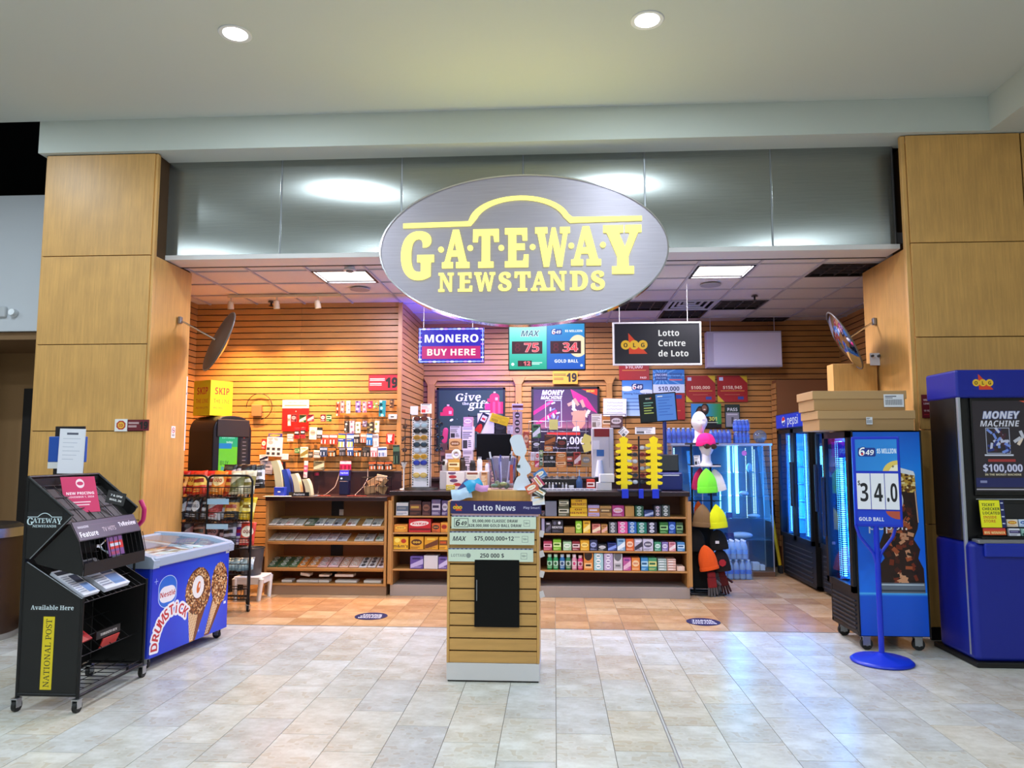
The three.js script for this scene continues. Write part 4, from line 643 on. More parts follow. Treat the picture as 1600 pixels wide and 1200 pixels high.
// ---------------------------------------------------------------- counters
function caster(o, x, z, h, name = 'caster') {
  const c = new THREE.Group(); c.name = name; o.add(c); c.position.set(x, 0, z); const r = h * 0.4;
  M('wheel', at(CY(r, r, h * 0.28, 18), 0, r, 0, 0, 0, Math.PI / 2), mat(0x141414, 0.6), c); M('fork', join([at(BX(h * 0.05, h * 0.55, h * 0.5), h * 0.2, h * 0.6, h * 0.05), at(BX(h * 0.05, h * 0.55, h * 0.5), -h * 0.2, h * 0.6, h * 0.05), at(BX(h * 0.5, h * 0.08, h * 0.55), 0, h * 0.9, h * 0.05)]), mat(0xb8babd, 0.3, 0.9), c); M('hub', at(CY(r * 0.35, r * 0.35, h * 0.34, 10), 0, r, 0, 0, 0, Math.PI / 2), CHROME, c);
}
const TILT = 0.3;
{
  const w = 1.36, o = thing('shelf_counter', 'low wooden newspaper counter with dark top on the left', 'counter', [-2.523, 0, -8.1]);
  const S = (g, s = false) => uvMetres(g, 0.9, rnd(), rnd(), s);
  M('worktop', RB(w + 0.01, 0.045, 0.62, 0.006), mat(0x2a1517, 0.3), o, [0, 1.045, -0.3]);
  for (const s of [-1, 1]) M('side_panel', S(RB(0.028, 0.92, 0.56, 0.003)), SHELFWOOD, o, [s * (w / 2 - 0.014), 0.562, -0.29]);
  M('back_panel', S(BX(w - 0.05, 0.92, 0.015)), mat(0x8a5a35, 0.6), o, [0, 0.562, -0.53]); M('back_post', BX(0.14, 0.9, 0.02), BLACK, o, [-0.02, 0.56, -0.515]); M('wall_socket', RB(0.05, 0.07, 0.01, 0.003), WHITE, o, [0.03, 0.86, -0.5]);
  for (const y of [0.739, 0.575, 0.287]) { const b = M('shelf', S(RB(w - 0.06, 0.02, 0.34, 0.003), true), SHELFWOOD, o, [0, y + 0.035, -0.17], [TILT, 0, 0]); M('lip', S(RB(w - 0.06, 0.032, 0.012, 0.003), true), SHELFWOOD, b, [0, 0.004, 0.17]); }
  M('shelf', S(RB(w - 0.06, 0.022, 0.5, 0.003), true), SHELFWOOD, o, [0, 0.112, -0.27]); M('plinth', RB(w, 0.1, 0.5, 0.002), mat(0x9a7c62, 0.5), o, [0, 0.05, -0.28]);
  const w2 = 3.24, c = thing('shelf_counter', 'long wooden candy counter with dark top behind the podium', 'counter', [-0.18, 0, -8.1]);
  M('worktop', RB(w2 + 0.03, 0.05, 0.66, 0.006), mat(0x241214, 0.3), c, [0, 1.11, -0.31]);
  for (const x of [-w2 / 2 + 0.014, 0, w2 / 2 - 0.014]) { M('side_panel', S(RB(0.028, 0.965, 0.56, 0.003)), SHELFWOOD, c, [x, 0.6, -0.3]); }
  for (const s of [-1, 1]) M('face_trim', S(RB(0.045, 0.9, 0.02, 0.003)), SHELFWOOD, c, [s * (w2 / 2 + 0.005), 0.58, -0.012]);
  M('back_panel', S(BX(w2 - 0.05, 0.96, 0.015)), mat(0x6d3f28, 0.6), c, [0, 0.6, -0.4]);
  for (const y of [0.865, 0.684, 0.498, 0.29]) for (const s of [-1, 1]) { M('shelf', S(RB(w2 / 2 - 0.04, 0.018, 0.36, 0.003), true), SHELFWOOD, c, [s * w2 / 4, y - 0.011, -0.2]); }
  M('plinth', RB(w2, 0.118, 0.5, 0.002), mat(0xa3968f, 0.5), c, [0, 0.059, -0.28]);
  const p = struct('trim_6'); M('dark_wall_panel', BX(1.5, 0.3, 0.02), DARKWOOD, p, [-2.59, 1.175, -8.862]); M('edge', BX(1.5, 0.012, 0.03), mat(0x6a5a58, 0.4), p, [-2.59, 1.33, -8.86]);
  const bc = thing('back_counter', 'dark brown service counter standing behind the candy counter', 'counter', [0, 0, -9.45]); M('carcass', BX(3.1, 1.2, 0.45), DARKWOOD, bc, [-0.2, 0.6, 0]); M('worktop', RB(3.15, 0.04, 0.5, 0.006), mat(0x241214, 0.35), bc, [-0.2, 1.221, 0]);
}
// ---------------------------------------------------------------- goods on the shelves of the two counters
function labelled(name, cat, items, where, group, make) {
  const n = items.length, s = [...items.keys()].sort((a, b) => items[a][0] - items[b][0]); s.forEach((i, rank) => { const it = items[i]; const o = make(it, i); o.name = numbered(name); scene.add(o); tag(o, it[8] + ' ' + where, cat, group ?? (name.replaceAll('_', ' ') + 's ' + where)); });
}
const leafRow = (items, y, where, cat, name) => labelled(name, cat, items, where, null, ([x, , w, , c1, c2, c3, st]) => { const d = 0.2 + 0.05 * (st === 3 ? 1 : 0), h = 0.008 + 0.008 * rnd(), m = new THREE.Mesh(topGeo(w * 0.92, h, d, cell(c1, c2, c3, st)), PACK); m.rotation.set(TILT, 0, 0); const dz = -0.03 - d / 2; m.position.set(-2.523 + (x + 2.515) * 0.955, y + 0.046 + (-dz - 0.17) * Math.sin(TILT) + h / 2 / Math.cos(TILT) + 0.0015, -8.1 + dz); return m; });
leafRow(leafletA, 0.739, 'on the top shelf of the left counter', 'leaflet', 'leaflet'); leafRow(leafletB, 0.575, 'on the second shelf of the left counter', 'form pad', 'form_pad'); leafRow(leafletC, 0.287, 'on the third shelf of the left counter', 'slip pad', 'slip_pad');
labelled('ticket_roll_box', 'box', paperbox, 'low on the left counter', null, ([x, y, w, h, c1, c2, c3, st, t]) => { const low = y < 0.19; const m = new THREE.Mesh(packGeo(w * 0.97, Math.min(h, 0.062), 0.12, cell(c1, c2, c3, 0)), PACK); const hh = Math.min(h, 0.062); const lvl = /top of a pile/.test(t) ? 2 : /middle of a pile|tipped|across/.test(t) ? 1 : 0; m.position.set(-2.53 + (x + 2.515) * 0.94, 0.124 + 0.0645 * lvl + hh / 2, -8.24); if (/tipped/.test(t)) { m.rotation.z = -0.14; m.position.y += 0.006; } return m; });
function packRow(items, base, where, cat, name, z = -8.22) {
  labelled(name, cat, items, where, null, ([x, y, w, h, c1, c2, c3, st, t]) => {
    const top = /on top of another/.test(t), H = Math.max(0.03, top ? h : h - 0.006), d = /tray/.test(t) ? 0.2 : 0.18; let m;
    if (st === 8) { m = new THREE.Group(); const r = w * 0.46, g = new THREE.LatheGeometry([[0.001, 0], [r, 0.001], [r * 1.02, H * 0.7], [r * 0.7, H * 0.8], [r * 0.68, H * 0.83]].map((q) => new THREE.Vector2(...q)), 18); M('bottle', cellUV(g, cell(c1, c2, c3, st), (n, i) => n.getZ(i) > 0.1), FOIL, m); M('cap', CY(r * 0.72, r * 0.74, H * 0.17, 16), mat(c2, 0.4), m, [0, H * 0.915, 0]); m.position.set(x, base + 0.001, z + 0.04); return m; }
    m = new THREE.Mesh(packGeo(w * 0.97, H, d, cell(c1, c2, c3, st)), PACK); m.position.set(x, top ? y : base + H / 2 + 0.0005, z); return m;
  });
}
const gumAfix = gumA.map((r) => r.slice()); { const under = { 'olive tin carton on top of another': 'olive tin carton', 'yellow nut bar carton on top of another': 'yellow nut bar carton' }; for (const r of gumAfix) if (under[r[8]]) { const u = gumAfix.find((q) => q[8] === under[r[8]]); r[1] = 0.8655 + u[3] - 0.0055 + r[3] / 2; } }
packRow(candyA, 0.865, 'on the top shelf left of the podium', 'candy', 'candy_carton'); packRow(candyB, 0.684, 'on the second shelf left of the podium', 'candy', 'candy_carton'); packRow(candyC, 0.498, 'on the third shelf left of the podium', 'candy', 'candy_carton'); packRow(candyD, 0.29, 'on the lowest shelf left of the podium', 'candy', 'candy_carton');
packRow(gumAfix, 0.865, 'on the top shelf right of the podium', 'candy', 'candy_carton'); packRow(gumB, 0.684, 'on the second shelf right of the podium', 'gum', 'gum_carton'); packRow(gumC, 0.498, 'on the third shelf right of the podium', 'gum', 'gum_carton');
packRow(gumD, 0.29, 'on the lowest shelf right of the podium', 'gum', 'gum_bottle'); packRow(gumE, 0.29, 'on the lowest shelf right of the podium', 'gum', 'gum_carton');
// goods hung on the left slat wall, each on its own hook
function hang(items, where, name, cat, z = -8.8, wall = -8.876) {
  labelled(name, cat, items, where, null, ([x, y, w, h, c1, c2, c3, st]) => { const g = new THREE.Group(), jit = 0.03 * rnd(); g.position.set(x, y, z + jit); const d = 0.012 + 0.012 * rnd(); M('pack', packGeo(w * 0.96, h, d, cell(c1, c2, c3, st)), FOIL, g, [0, 0, -d / 2], [0.02, rr(-0.12, 0.12), rr(-0.05, 0.05)]); const L = wall - z - jit; M('hook', bar([0, h / 2 - 0.012, L - 0.01], [0, h / 2 - 0.012, 0.006], 0.0025), CHROME, g); return g; });
}
hang(pegA, 'hanging on the left slat wall', 'hanging_pack', 'hanging goods'); hang(pegB, 'hanging on the left slat wall', 'hanging_pack', 'hanging goods');
// ---------------------------------------------------------------- slatted podium
{
  const o = thing('podium', 'slatted maple podium in the middle of the floor', 'podium', [-0.425, 0, -5.15]);
  M('plinth', RB(0.635, 0.115, 0.5, 0.004), mat(0xd8d4d4, 0.5), o, [0, 0.0675, -0.25]); M('kick', BX(0.62, 0.012, 0.48), BLACK, o, [0, 0.006, -0.25]);
  M('backing', BX(0.62, 1.08, 0.02), mat(0x3a2410, 0.8), o, [0, 0.665, -0.03]);
  const sg = uvMetres(RB(0.6, 0.0745, 0.016, 0.003), 0.9, 0.2, 0.1, true); for (let k = 0, y = 0.127; k < 13; k++, y += 0.083) M('slat', sg, MAPLE, o, [0, y + 0.0375, -0.01]);
  for (const s of [-1, 1]) { M('edge_trim', uvMetres(RB(0.018, 1.08, 0.03, 0.004), 0.9), MAPLE, o, [s * 0.309, 0.666, -0.012]); M('side_panel', uvMetres(BX(0.016, 1.08, 0.46), 0.9), MAPLE, o, [s * 0.309, 0.666, -0.26]); }
  M('back_panel', uvMetres(BX(0.6, 1.08, 0.016), 0.9), MAPLE, o, [0, 0.666, -0.48]); M('top', uvMetres(RB(0.636, 0.012, 0.5, 0.003), 0.9), MAPLE, o, [0, 1.211, -0.25]);
  M('riser', uvMetres(RB(0.5, 0.075, 0.34, 0.004), 0.9), MAPLE, o, [0.01, 1.2545, -0.2]);
  board('lotto_news_header', 'navy Lotto News header sign on the podium', 'sign', 0.628, 0.087, 0.01, art(628, 87, (g, w, h) => { fill(g, '#2a2360', 0, 0, w, h); olg(g, 48, 46, 34); txt(g, 'Lotto News', 304, 46, 54, '#f0ecf6'); txt(g, 'Play Smart', 560, 44, 22, '#c8c4e0'); }), [-0.405, 1.176, -5.131], [0, 0, -0.004], 0x2a2360);
  board('price_strip', 'pale magenta strip below the navy podium header', 'sign', 0.6, 0.018, 0.008, mat(0xc49aa4, 0.5), [-0.41, 1.124, -5.135], null, 0xb08a94);
  const strip = (label, y, x, draw) => board('jackpot_strip', label, 'sign', 0.585, 0.09, 0.01, art(640, 98, (g, w, h) => { fill(g, '#d8e6d2', 0, 0, w, h); for (let k = 0; k < 40; k++) fill(g, k % 2 ? '#8a8fb0' : '#3f4468', k * 16, 0, 16, 9); draw(g, w, h); g.strokeStyle = '#8a9a92'; g.lineWidth = 3; g.strokeRect(548, 34, 44, 44); txt(g, '18+', 570, 56, 22, '#6a7a72'); }), [x, y, -5.131], null, 0xc0ccbc);
  strip('pale green 6/49 classic draw strip on the podium', 1.075, -0.42, (g) => { g.strokeStyle = '#2a2c34'; g.lineWidth = 4; g.strokeRect(22, 22, 104, 62); txt(g, '6', 48, 54, 66, '#1c1e26', { skew: -0.15 }); txt(g, '49', 94, 58, 42, '#1c1e26', { skew: -0.15 }); txt(g, '$5,000,000 CLASSIC DRAW', 330, 40, 28, '#22262e'); txt(g, '$28,000,000 GOLD BALL DRAW', 330, 74, 28, '#22262e'); });
  strip('pale green 75,000,000 MAX draw strip on the podium', 0.967, -0.432, (g) => { txt(g, 'MAX', 72, 54, 46, '#2a2c34', { skew: -0.25 }); txt(g, '$75,000,000+12', 336, 52, 42, '#2a2c34'); fill(g, '#7a8480', 490, 38, 40, 4); });
  strip('pale green 250 000 draw strip on the podium', 0.853, -0.44, (g) => { txt(g, 'LOTTARIO', 86, 54, 28, '#8a948e'); ell(g, '#8a948e', 152, 54, 18, 18); txt(g, '250 000 $', 330, 54, 42, '#2a2c34'); });
  const b = thing('black_panel', 'plain black upright panel mounted on the podium', 'panel', [-0.397, 0.595, -5.128]); M('board', RB(0.308, 0.452, 0.02, 0.004), mat(0x040405, 0.4, 0, { specularIntensity: 0.4 }), b, [0, 0, -0.01]); M('clip', BX(0.004, 0.14, 0.003), mat(0x9a9a9e, 0.3), b, [-0.138, 0.02, 0.0015]);
  // on top of the podium
  const t = thing('clear_tub', 'clear plastic tub of pens on top of the podium', 'tub', [-0.375, 1.292, -5.34]);
  const q = new THREE.MeshPhysicalMaterial({ color: 0xf6f3ff, roughness: 0.05, transmission: 0.96, thickness: 0, ior: 1.3 }); const pts = [[0.09, 0], [0.094, 0.004], [0.118, 0.205], [0.13, 0.21], [0.13, 0.222], [0.114, 0.22], [0.088, 0.008], [0.001, 0.006]];
  M('bucket', new THREE.LatheGeometry(pts.map((v) => new THREE.Vector2(...v)), 4).rotateY(Math.PI / 4).scale(1.2, 1, 0.9), q, t); M('label', BX(0.022, 0.13, 0.002), mat(0xb8453a, 0.5), t, [0.07, 0.11, 0.086], [-0.1, 0, 0]);
  const penC = [0x3a3a8a, 0xd8d8e4, 0x5a4a9a, 0x202028, 0x8a8ac0, 0xe4e4f0, 0x6a7a9a]; for (let k = 0; k < 7; k++) { const a = k * 0.9, g = thing('pen', ['navy', 'white', 'violet', 'black', 'lilac', 'pale', 'slate', 'short navy', 'short white'][k] + ' pen standing in the clear podium tub', 'pen', [-0.375 + 0.05 * Math.cos(a), 1.304, -5.36 + 0.03 * Math.sin(a)]); const L = 0.19 + 0.06 * rnd(); M('barrel', at(CY(0.005, 0.005, L, 8), 0, L / 2, 0), mat(penC[k % 7], 0.4), g); M('cap', at(CY(0.0065, 0.0065, 0.05, 8), 0, L - 0.01, 0), mat(penC[(k + 2) % 7], 0.4), g); g.rotation.set(0.15 * Math.sin(a), 0, -0.2 * Math.cos(a)); }
  for (let k = 0; k < 6; k++) one('candy_wrapper', ['mint green', 'olive', 'grey green', 'pale lime', 'dark green', 'silver'][k] + ' wrapped candy at the bottom of the podium tub', 'candy', new THREE.IcosahedronGeometry(0.022, 1).scale(1.3, 0.7, 1), mat([0x6aa078, 0x7a8a4a, 0x8a9a8a, 0xb0c86a, 0x3a6a4a, 0xb8bcc0][k], 0.35), [-0.43 + k * 0.022, 1.318 + 0.012 * (k % 2), -5.31 - 0.012 * (k % 3)], [k, k * 2, 0]);
  const fold = (n, l, c, pos, rot, col, w = 0.12, h = 0.09) => { const gg = new THREE.PlaneGeometry(w, h, 10, 6); const p = gg.attributes.position; for (let i = 0; i < p.count; i++) p.setZ(i, 0.012 * Math.sin(p.getX(i) * 60 + pos[0] * 40) + 0.008 * Math.cos(p.getY(i) * 70)); gg.computeVertexNormals(); const m = one(n, l, c, gg, mat(col, 0.6, 0, { side: THREE.DoubleSide }), pos, rot); return m; };
  fold('face_mask', 'bright blue folded face mask on the podium top', 'mask', [-0.56, 1.33, -5.16], [-0.6, 0.3, 0.5], 0x2a9fd0); fold('face_mask', 'pale blue face mask on the left podium edge', 'mask', [-0.645, 1.27, -5.14], [-0.4, 0, 0.2], 0xb8cfe8, 0.14, 0.08); fold('wrapper', 'navy printed wrapper on the left podium edge', 'wrapper', [-0.615, 1.31, -5.2], [-0.3, 0.2, 0.9], 0x4a4a86, 0.1, 0.09); fold('wrapper', 'pink lilac wrapper beside the podium tub', 'wrapper', [-0.5, 1.31, -5.12], [-0.5, 0, -0.2], 0xc88ac0, 0.09, 0.05);
  const co = thing('card_cutout', 'tall white card cut-out of stacked rounded shapes on the podium', 'cut-out', [-0.22, 1.292, -5.2]);
  const s = new THREE.Shape(); [[-0.065, 0], [0.07, 0], [0.062, 0.03], [0.028, 0.096], [0.028, 0.106], [0.054, 0.126], [0.056, 0.15], [0.05, 0.168], [0.016, 0.222], [0.012, 0.238], [0.026, 0.27], [0.026, 0.284], [0.006, 0.35], [-0.006, 0.38], [-0.02, 0.388], [-0.062, 0.384], [-0.08, 0.372], [-0.092, 0.35], [-0.086, 0.325], [-0.06, 0.256], [-0.05, 0.244], [-0.018, 0.234], [-0.018, 0.222], [-0.028, 0.2], [-0.044, 0.15], [-0.04, 0.136], [-0.018, 0.112], [-0.022, 0.1], [-0.04, 0.09]].forEach(([x, y], i) => (i ? s.lineTo(x, y) : s.moveTo(x, y)));
  const sp = new THREE.Shape(new THREE.CatmullRomCurve3(s.getPoints().map((p) => new THREE.Vector3(p.x, p.y, 0)), true, 'centripetal').getPoints(160).map((p) => new THREE.Vector2(p.x, p.y))); M('card', new THREE.ExtrudeGeometry(sp, { depth: 0.006, bevelEnabled: false }), mat(0xe4ebf8, 0.6), co); M('sticker', BX(0.022, 0.02, 0.002), mat(0x3a4a4a, 0.5), co, [-0.03, 0.165, 0.0075]); M('foot', BX(0.1, 0.004, 0.06), mat(0xdfe6f4, 0.6), co, [0.01, 0.002, 0]);
  const cards = [[-0.155, 1.31, -5.12, 0.5, 0xc8542a, 'orange fruit print card leaning at the cut-out foot', '#c8542a'], [-0.105, 1.285, -5.12, -0.5, 0x2a3a34, 'dark green printed card on the right podium edge', '#2a3a34'], [-0.115, 1.35, -5.16, -0.9, 0xb83a5a, 'red scratch card sticking out behind the podium edge', '#b83a5a'], [-0.1, 1.4, -5.2, 0.6, 0x3a70b0, 'blue scratch card sticking out beside the cut-out', '#3a70b0'], [-0.11, 1.225, -5.12, 0.1, 0xe0e0ea, 'white card with a dark square at the podium corner', '#e0e0ea']];
  for (const [x, y, z, rz, , l, c] of cards) one('scratch_card', l, 'card', packGeo(0.085, 0.062, 0.002, cell(c, '#f0e4d8', '#d8a24a', 1)), PACK, [x, y, z], [-0.25, 0.1, rz]);
  for (let k = 0; k < 4; k++) one('paper_slip', ['top', 'second', 'third', 'lowest'][k] + ' white paper slip sticking out of the podium side', 'paper', BX(0.035, 0.045, 0.002), mat(0xe6e4ea, 0.7), [-0.093, 0.98 - k * 0.14, -5.3], [0, 0.3, 0.3 * (k % 2 ? 1 : -1)]);
}
// ---------------------------------------------------------------- newspaper rack
{
  const o = thing('newspaper_rack', 'black wheeled newspaper rack with sloping wire shelves at far left', 'rack', [-3.26, 0, -4.43]); const D = -0.7, m = BLACKMETAL, sheet = mat(0x0a0a0b, 0.5);
  const up = [[0.0, 0.905], [0.0, 1.395], [0.022, 1.395], [0.297, 1.163], [0.285, 1.14], [0.045, 0.905]], lo = [[0.02, 0.1], [0.0, 0.88], [0.03, 0.885], [0.39, 0.668], [0.39, 0.1]], mid = [[0.06, 0.9], [0.28, 1.116], [0.34, 1.01], [0.378, 0.86], [0.37, 0.8], [0.08, 0.87]];
  const nearP = prism(up, 0.008), farP = prism(up, 0.008); M('side_panel', nearP, sheet, o, [0, 0, 0]); M('side_panel', farP, sheet, o, [0, 0, D]); M('side_panel', prism(lo, 0.008), sheet, o, [0, 0, 0]); M('side_panel', prism(lo, 0.006), sheet, o, [0, 0, D]); M('basket_side', prism(mid, 0.006), sheet, o, [0, 0, -0.012]); M('basket_side', prism(mid, 0.006), sheet, o, [0, 0, D + 0.012]);
  M('edge_trim', bars([[[0.297, 1.163, 0.01], [0.045, 0.905, 0.01]], [[0.03, 0.885, 0.01], [0.39, 0.668, 0.01]]], 0.0035), mat(0x8a9096, 0.35, 0.8), o);
  M('frame', bars([[[0.012, 0.075, 0.004], [0.0, 1.4, 0.004]], [[0.012, 0.075, D], [0.0, 1.4, D]], [[0.39, 0.075, 0.004], [0.39, 0.67, 0.004]], [[0.39, 0.075, D], [0.39, 0.67, D]], [[0.0, 1.4, 0.004], [0.0, 1.4, D]], [[0.39, 0.09, 0.004], [0.39, 0.09, D]], [[0.012, 0.09, 0.004], [0.012, 0.09, D]], [[0.012, 0.1, 0.004], [0.39, 0.1, 0.004]], [[0.012, 0.1, D], [0.39, 0.1, D]], [[0.0, 1.4, 0.004], [0.297, 1.165, 0.004]], [[0.0, 1.4, D], [0.297, 1.165, D]]], 0.011, 8), m, o);
  M('back_panel', BX(0.006, 1.28, -D), sheet, o, [0.006, 0.75, D / 2]);
  const slope = (x0, y0, x1, y1, n) => { const L = []; for (let k = 0; k <= n; k++) { const z = D * k / n; L.push([[x0, y0, z], [x1, y1, z]]); } for (let k = 0; k <= 3; k++) { const t = k / 3; L.push([[x0 + (x1 - x0) * t, y0 + (y1 - y0) * t, 0], [x0 + (x1 - x0) * t, y0 + (y1 - y0) * t, D]]); } return bars(L, 0.003, 5); };
  M('top_tray', slope(0.02, 1.34, 0.26, 1.12, 7), m, o); M('tray_sheet', at(BX(0.30, 0.004, -D - 0.02), 0, 0, 0, 0, 0, -0.76), sheet, o, [0.142, 1.215, D / 2]); M('wire_shelf', slope(0.04, 0.86, 0.39, 0.64, 12), m, o); M('wire_shelf', slope(0.03, 0.52, 0.34, 0.3, 7), m, o);
  M('wire_shelf', slope(0.02, 0.12, 0.38, 0.12, 9), m, o);
  const fw = []; for (let k = 0; k <= 14; k++) fw.push([[0.345, 1.0, D * k / 14], [0.378, 0.865, D * k / 14]]); M('basket_front', bars(fw, 0.0025, 5), m, o);
  const ap = M('apron', BX(0.006, 0.075, -D - 0.03), sheet, o, [0.376, 0.835, D / 2]); const st = M('label_strip', new THREE.PlaneGeometry(-D - 0.03, 0.125), art(700, 130, (g, w, h) => { fill(g, '#1a1216', 0, 0, w, h); fill(g, '#3a2c30', 0, 30, w, 4); txt(g, 'Feature', 120, 92, 52, '#e8e8ec'); txt(g, 'MAGAZINE', 90, 40, 22, '#c8c8d0'); txt(g, 'TV HITS', 350, 78, 44, '#c8bcb8', { weight: '' }); txt(g, 'TvReview', 575, 62, 46, '#eceaf0'); }, 0.35), o, [0.311, 1.066, D / 2]); st.rotation.order = 'YXZ'; st.rotation.set(-0.5, Math.PI / 2, 0);
  M('strip_back', at(BX(0.13, 0.005, -D - 0.03), 0, 0, 0, 0, 0, -1.07), sheet, o, [0.307, 1.062, D / 2]);
  for (const [x, z] of [[0.012, 0.004], [0.39, 0.004], [0.012, D], [0.39, D]]) caster(o, x, z, 0.085);
  M('side_print', new THREE.PlaneGeometry(0.23, 0.1), art(460, 200, (g, w, h) => { fill(g, '#141416', 0, 0, w, h); g.strokeStyle = '#cfe2e8'; g.lineWidth = 9; g.beginPath(); g.moveTo(10, 64); g.lineTo(140, 64); g.quadraticCurveTo(230, -30, 320, 64); g.lineTo(450, 64); g.stroke(); txt(g, 'G', 44, 118, 118, '#cfe2e8', { font: 'serif' }); txt(g, 'ATEWA', 232, 108, 80, '#cfe2e8', { font: 'serif' }); txt(g, 'Y', 420, 116, 100, '#cfe2e8', { font: 'serif' }); txt(g, 'NEWSTANDS', 232, 174, 44, '#cfe2e8', { font: 'serif', sx: 1.05 }); }), o, [0.124, 1.14, 0.0095]);
  M('side_print', new THREE.PlaneGeometry(0.27, 0.05), art(360, 66, (g, w, h) => { fill(g, '#141416', 0, 0, w, h); txt(g, 'Available Here', w / 2, 34, 48, '#d6e4ea', { font: 'serif' }); }), o, [0.205, 0.614, 0.0095]);
  M('side_print', new THREE.PlaneGeometry(0.072, 0.43), art(108, 645, (g, w, h) => { fill(g, '#e0c81a', 0, 0, w, h); txt(g, 'NATIONAL POST', w / 2 + 2, h / 2, 74, '#1a1a10', { font: 'serif', rot: -Math.PI / 2, weight: '', sx: 1.02 }); }), o, [0.19, 0.345, 0.0095]);
  // papers in the rack
  const news = art(256, 200, (g, w, h) => { fill(g, '#d6d8e4', 0, 0, w, h); fill(g, '#2f3140', 12, 10, 200, 26); for (let k = 0; k < 9; k++) fill(g, '#8a8ea4', 12, 50 + k * 15, 100, 6); fill(g, '#4a4d66', 124, 50, 116, 60); fill(g, '#7a9ad0', 124, 120, 116, 66); }, 0.7);
  const paper = (l, x, y, z, w, d, h) => { const t = thing('newspaper', l, 'newspaper', [-3.26 + x, y, -4.43 + z]); t.rotation.z = -0.56; M('pages', RB(w, h, d, 0.005), mat(0xcfd2de, 0.8), t, [0, h / 2, 0]); M('front_page', new THREE.PlaneGeometry(d, w).rotateX(-Math.PI / 2).rotateY(Math.PI / 2), news, t, [0, h + 0.001, 0]); return t; };
  paper('folded newspaper at the near end of the wire shelf', 0.255, 0.732, -0.11, 0.26, 0.16, 0.02); paper('folded newspaper in the middle of the wire shelf', 0.245, 0.738, -0.37, 0.3, 0.27, 0.028);
  const f = thing('flyer', 'pink New Pricing flyer leaning on top of the newspaper rack', 'flyer', [-3.102, 1.225, -4.72]); const fo = new THREE.Group(); fo.name = 'leaf'; f.add(fo); fo.rotation.order = 'YXZ'; fo.rotation.set(-0.5, 0.95, 0.0); M('sheet', BX(0.21, 0.26, 0.004), mat(0xd8306a, 0.5), fo, [0, 0.06, 0]); M('print', new THREE.PlaneGeometry(0.21, 0.26), art(210, 260, (g, w, h) => { fill(g, '#cc2560', 0, 0, w, h); ell(g, '#f4d8e0', w / 2 + 8, 50, 26, 34); ell(g, '#cc2560', w / 2 + 8, 50, 20, 14); txt(g, 'NEW PRICING', w / 2, 122, 26, '#fbeef2'); txt(g, 'NOVEMBER 1, 2024', w / 2, 148, 18, '#f4d0dc'); fill(g, '#f0c8d4', 50, 182, 110, 8); fill(g, '#f0c8d4', 70, 202, 80, 8); }), fo, [0, 0.06, 0.003]);
  const g2 = thing('hours_sign', 'small black rack sign with white opening hours', 'sign', [-3.03, 1.19, -4.98]); const gp = M('card', BX(0.12, 0.09, 0.004), BLACK, g2, [0, 0.05, 0], [-0.4, 0.8, 0]); M('print', new THREE.PlaneGeometry(0.11, 0.08), art(120, 86, (g) => { fill(g, '#141216', 0, 0, 120, 86); txt(g, '7 & SPM', 60, 28, 22, '#eee'); txt(g, 'MAIL IN', 60, 60, 22, '#eee'); }), gp, [0, 0, 0.003]);
  const rm = thing('magazine', 'red magazine lying on the lower shelf of the newspaper rack', 'magazine', [-3.10, 0.415, -4.62]); rm.rotation.z = -0.6; M('cover', topGeo(0.22, 0.014, 0.2, cell('#c8201f', '#e8706a', '#7a0f12', 1)), PACK, rm, [0.02, 0.02, 0]);
  const ts = thing('label_bar', 'black newspaper title bar with red card below the wire shelf', 'label', [-2.93, 0.34, -4.8]); M('bar', BX(0.012, 0.05, 0.26), sheet, ts, [0, 0.045, 0]); M('print', new THREE.PlaneGeometry(0.24, 0.03).rotateY(Math.PI / 2), art(240, 32, (g) => { fill(g, '#161416', 0, 0, 240, 32); txt(g, 'TORONTO SUN', 120, 17, 24, '#e8e4e0', { font: 'serif' }); }), ts, [0.0075, 0.045, 0]); M('card', BX(0.006, 0.07, 0.18), mat(0xc42a20, 0.5), ts, [0, -0.018, -0.02], [0, 0, -0.4]);
  const cm = thing('magazine', 'colourful magazine in the wire basket of the newspaper rack', 'magazine', [-2.925, 0.872, -4.83]); M('cover', packGeo(0.17, 0.13, 0.01, cell('#8a5a9a', '#d83a3a', '#d8dcf0', 1)).rotateY(Math.PI / 2), PACK, cm, [0, 0.065, 0], [0, 0, 0.24]);
  const pk = thing('shopping_basket_handle', 'bright magenta plastic handle poking out behind the newspaper rack', 'handle', [-3.01, 1.02, -5.22]); M('loop', tube([[0, 0, 0], [0.045, 0.05, 0], [0.05, 0.13, 0], [0.02, 0.19, 0]], 0.016, 20, 8), mat(0xc8206a, 0.4), pk); M('stay', bar([0, 0, 0], [-0.02, -1.02, 0.0], 0.008), BLACK, pk);
  // notice on a stand behind the rack
  const n = thing('notice_stand', 'white paper notice over a blue leaflet holder behind the rack', 'notice', [-3.78, 0, -5.6]); M('pole', bar([0, 0.02, -0.02], [0, 1.4, -0.02], 0.012), BLACK, n); M('foot', CY(0.15, 0.16, 0.02, 24), BLACK, n, [0, 0.01, -0.02]); M('board', BX(0.24, 0.4, 0.012), mat(0x17121a, 0.4), n, [-0.03, 1.56, -0.01]); M('leaflet_holder', RB(0.3, 0.2, 0.03, 0.006), mat(0x1f4fa8, 0.4), n, [-0.03, 1.58, 0.01]); M('holder_print', BX(0.29, 0.05, 0.002), mat(0xd8d6d4, 0.6), n, [-0.03, 1.455, 0.027]);
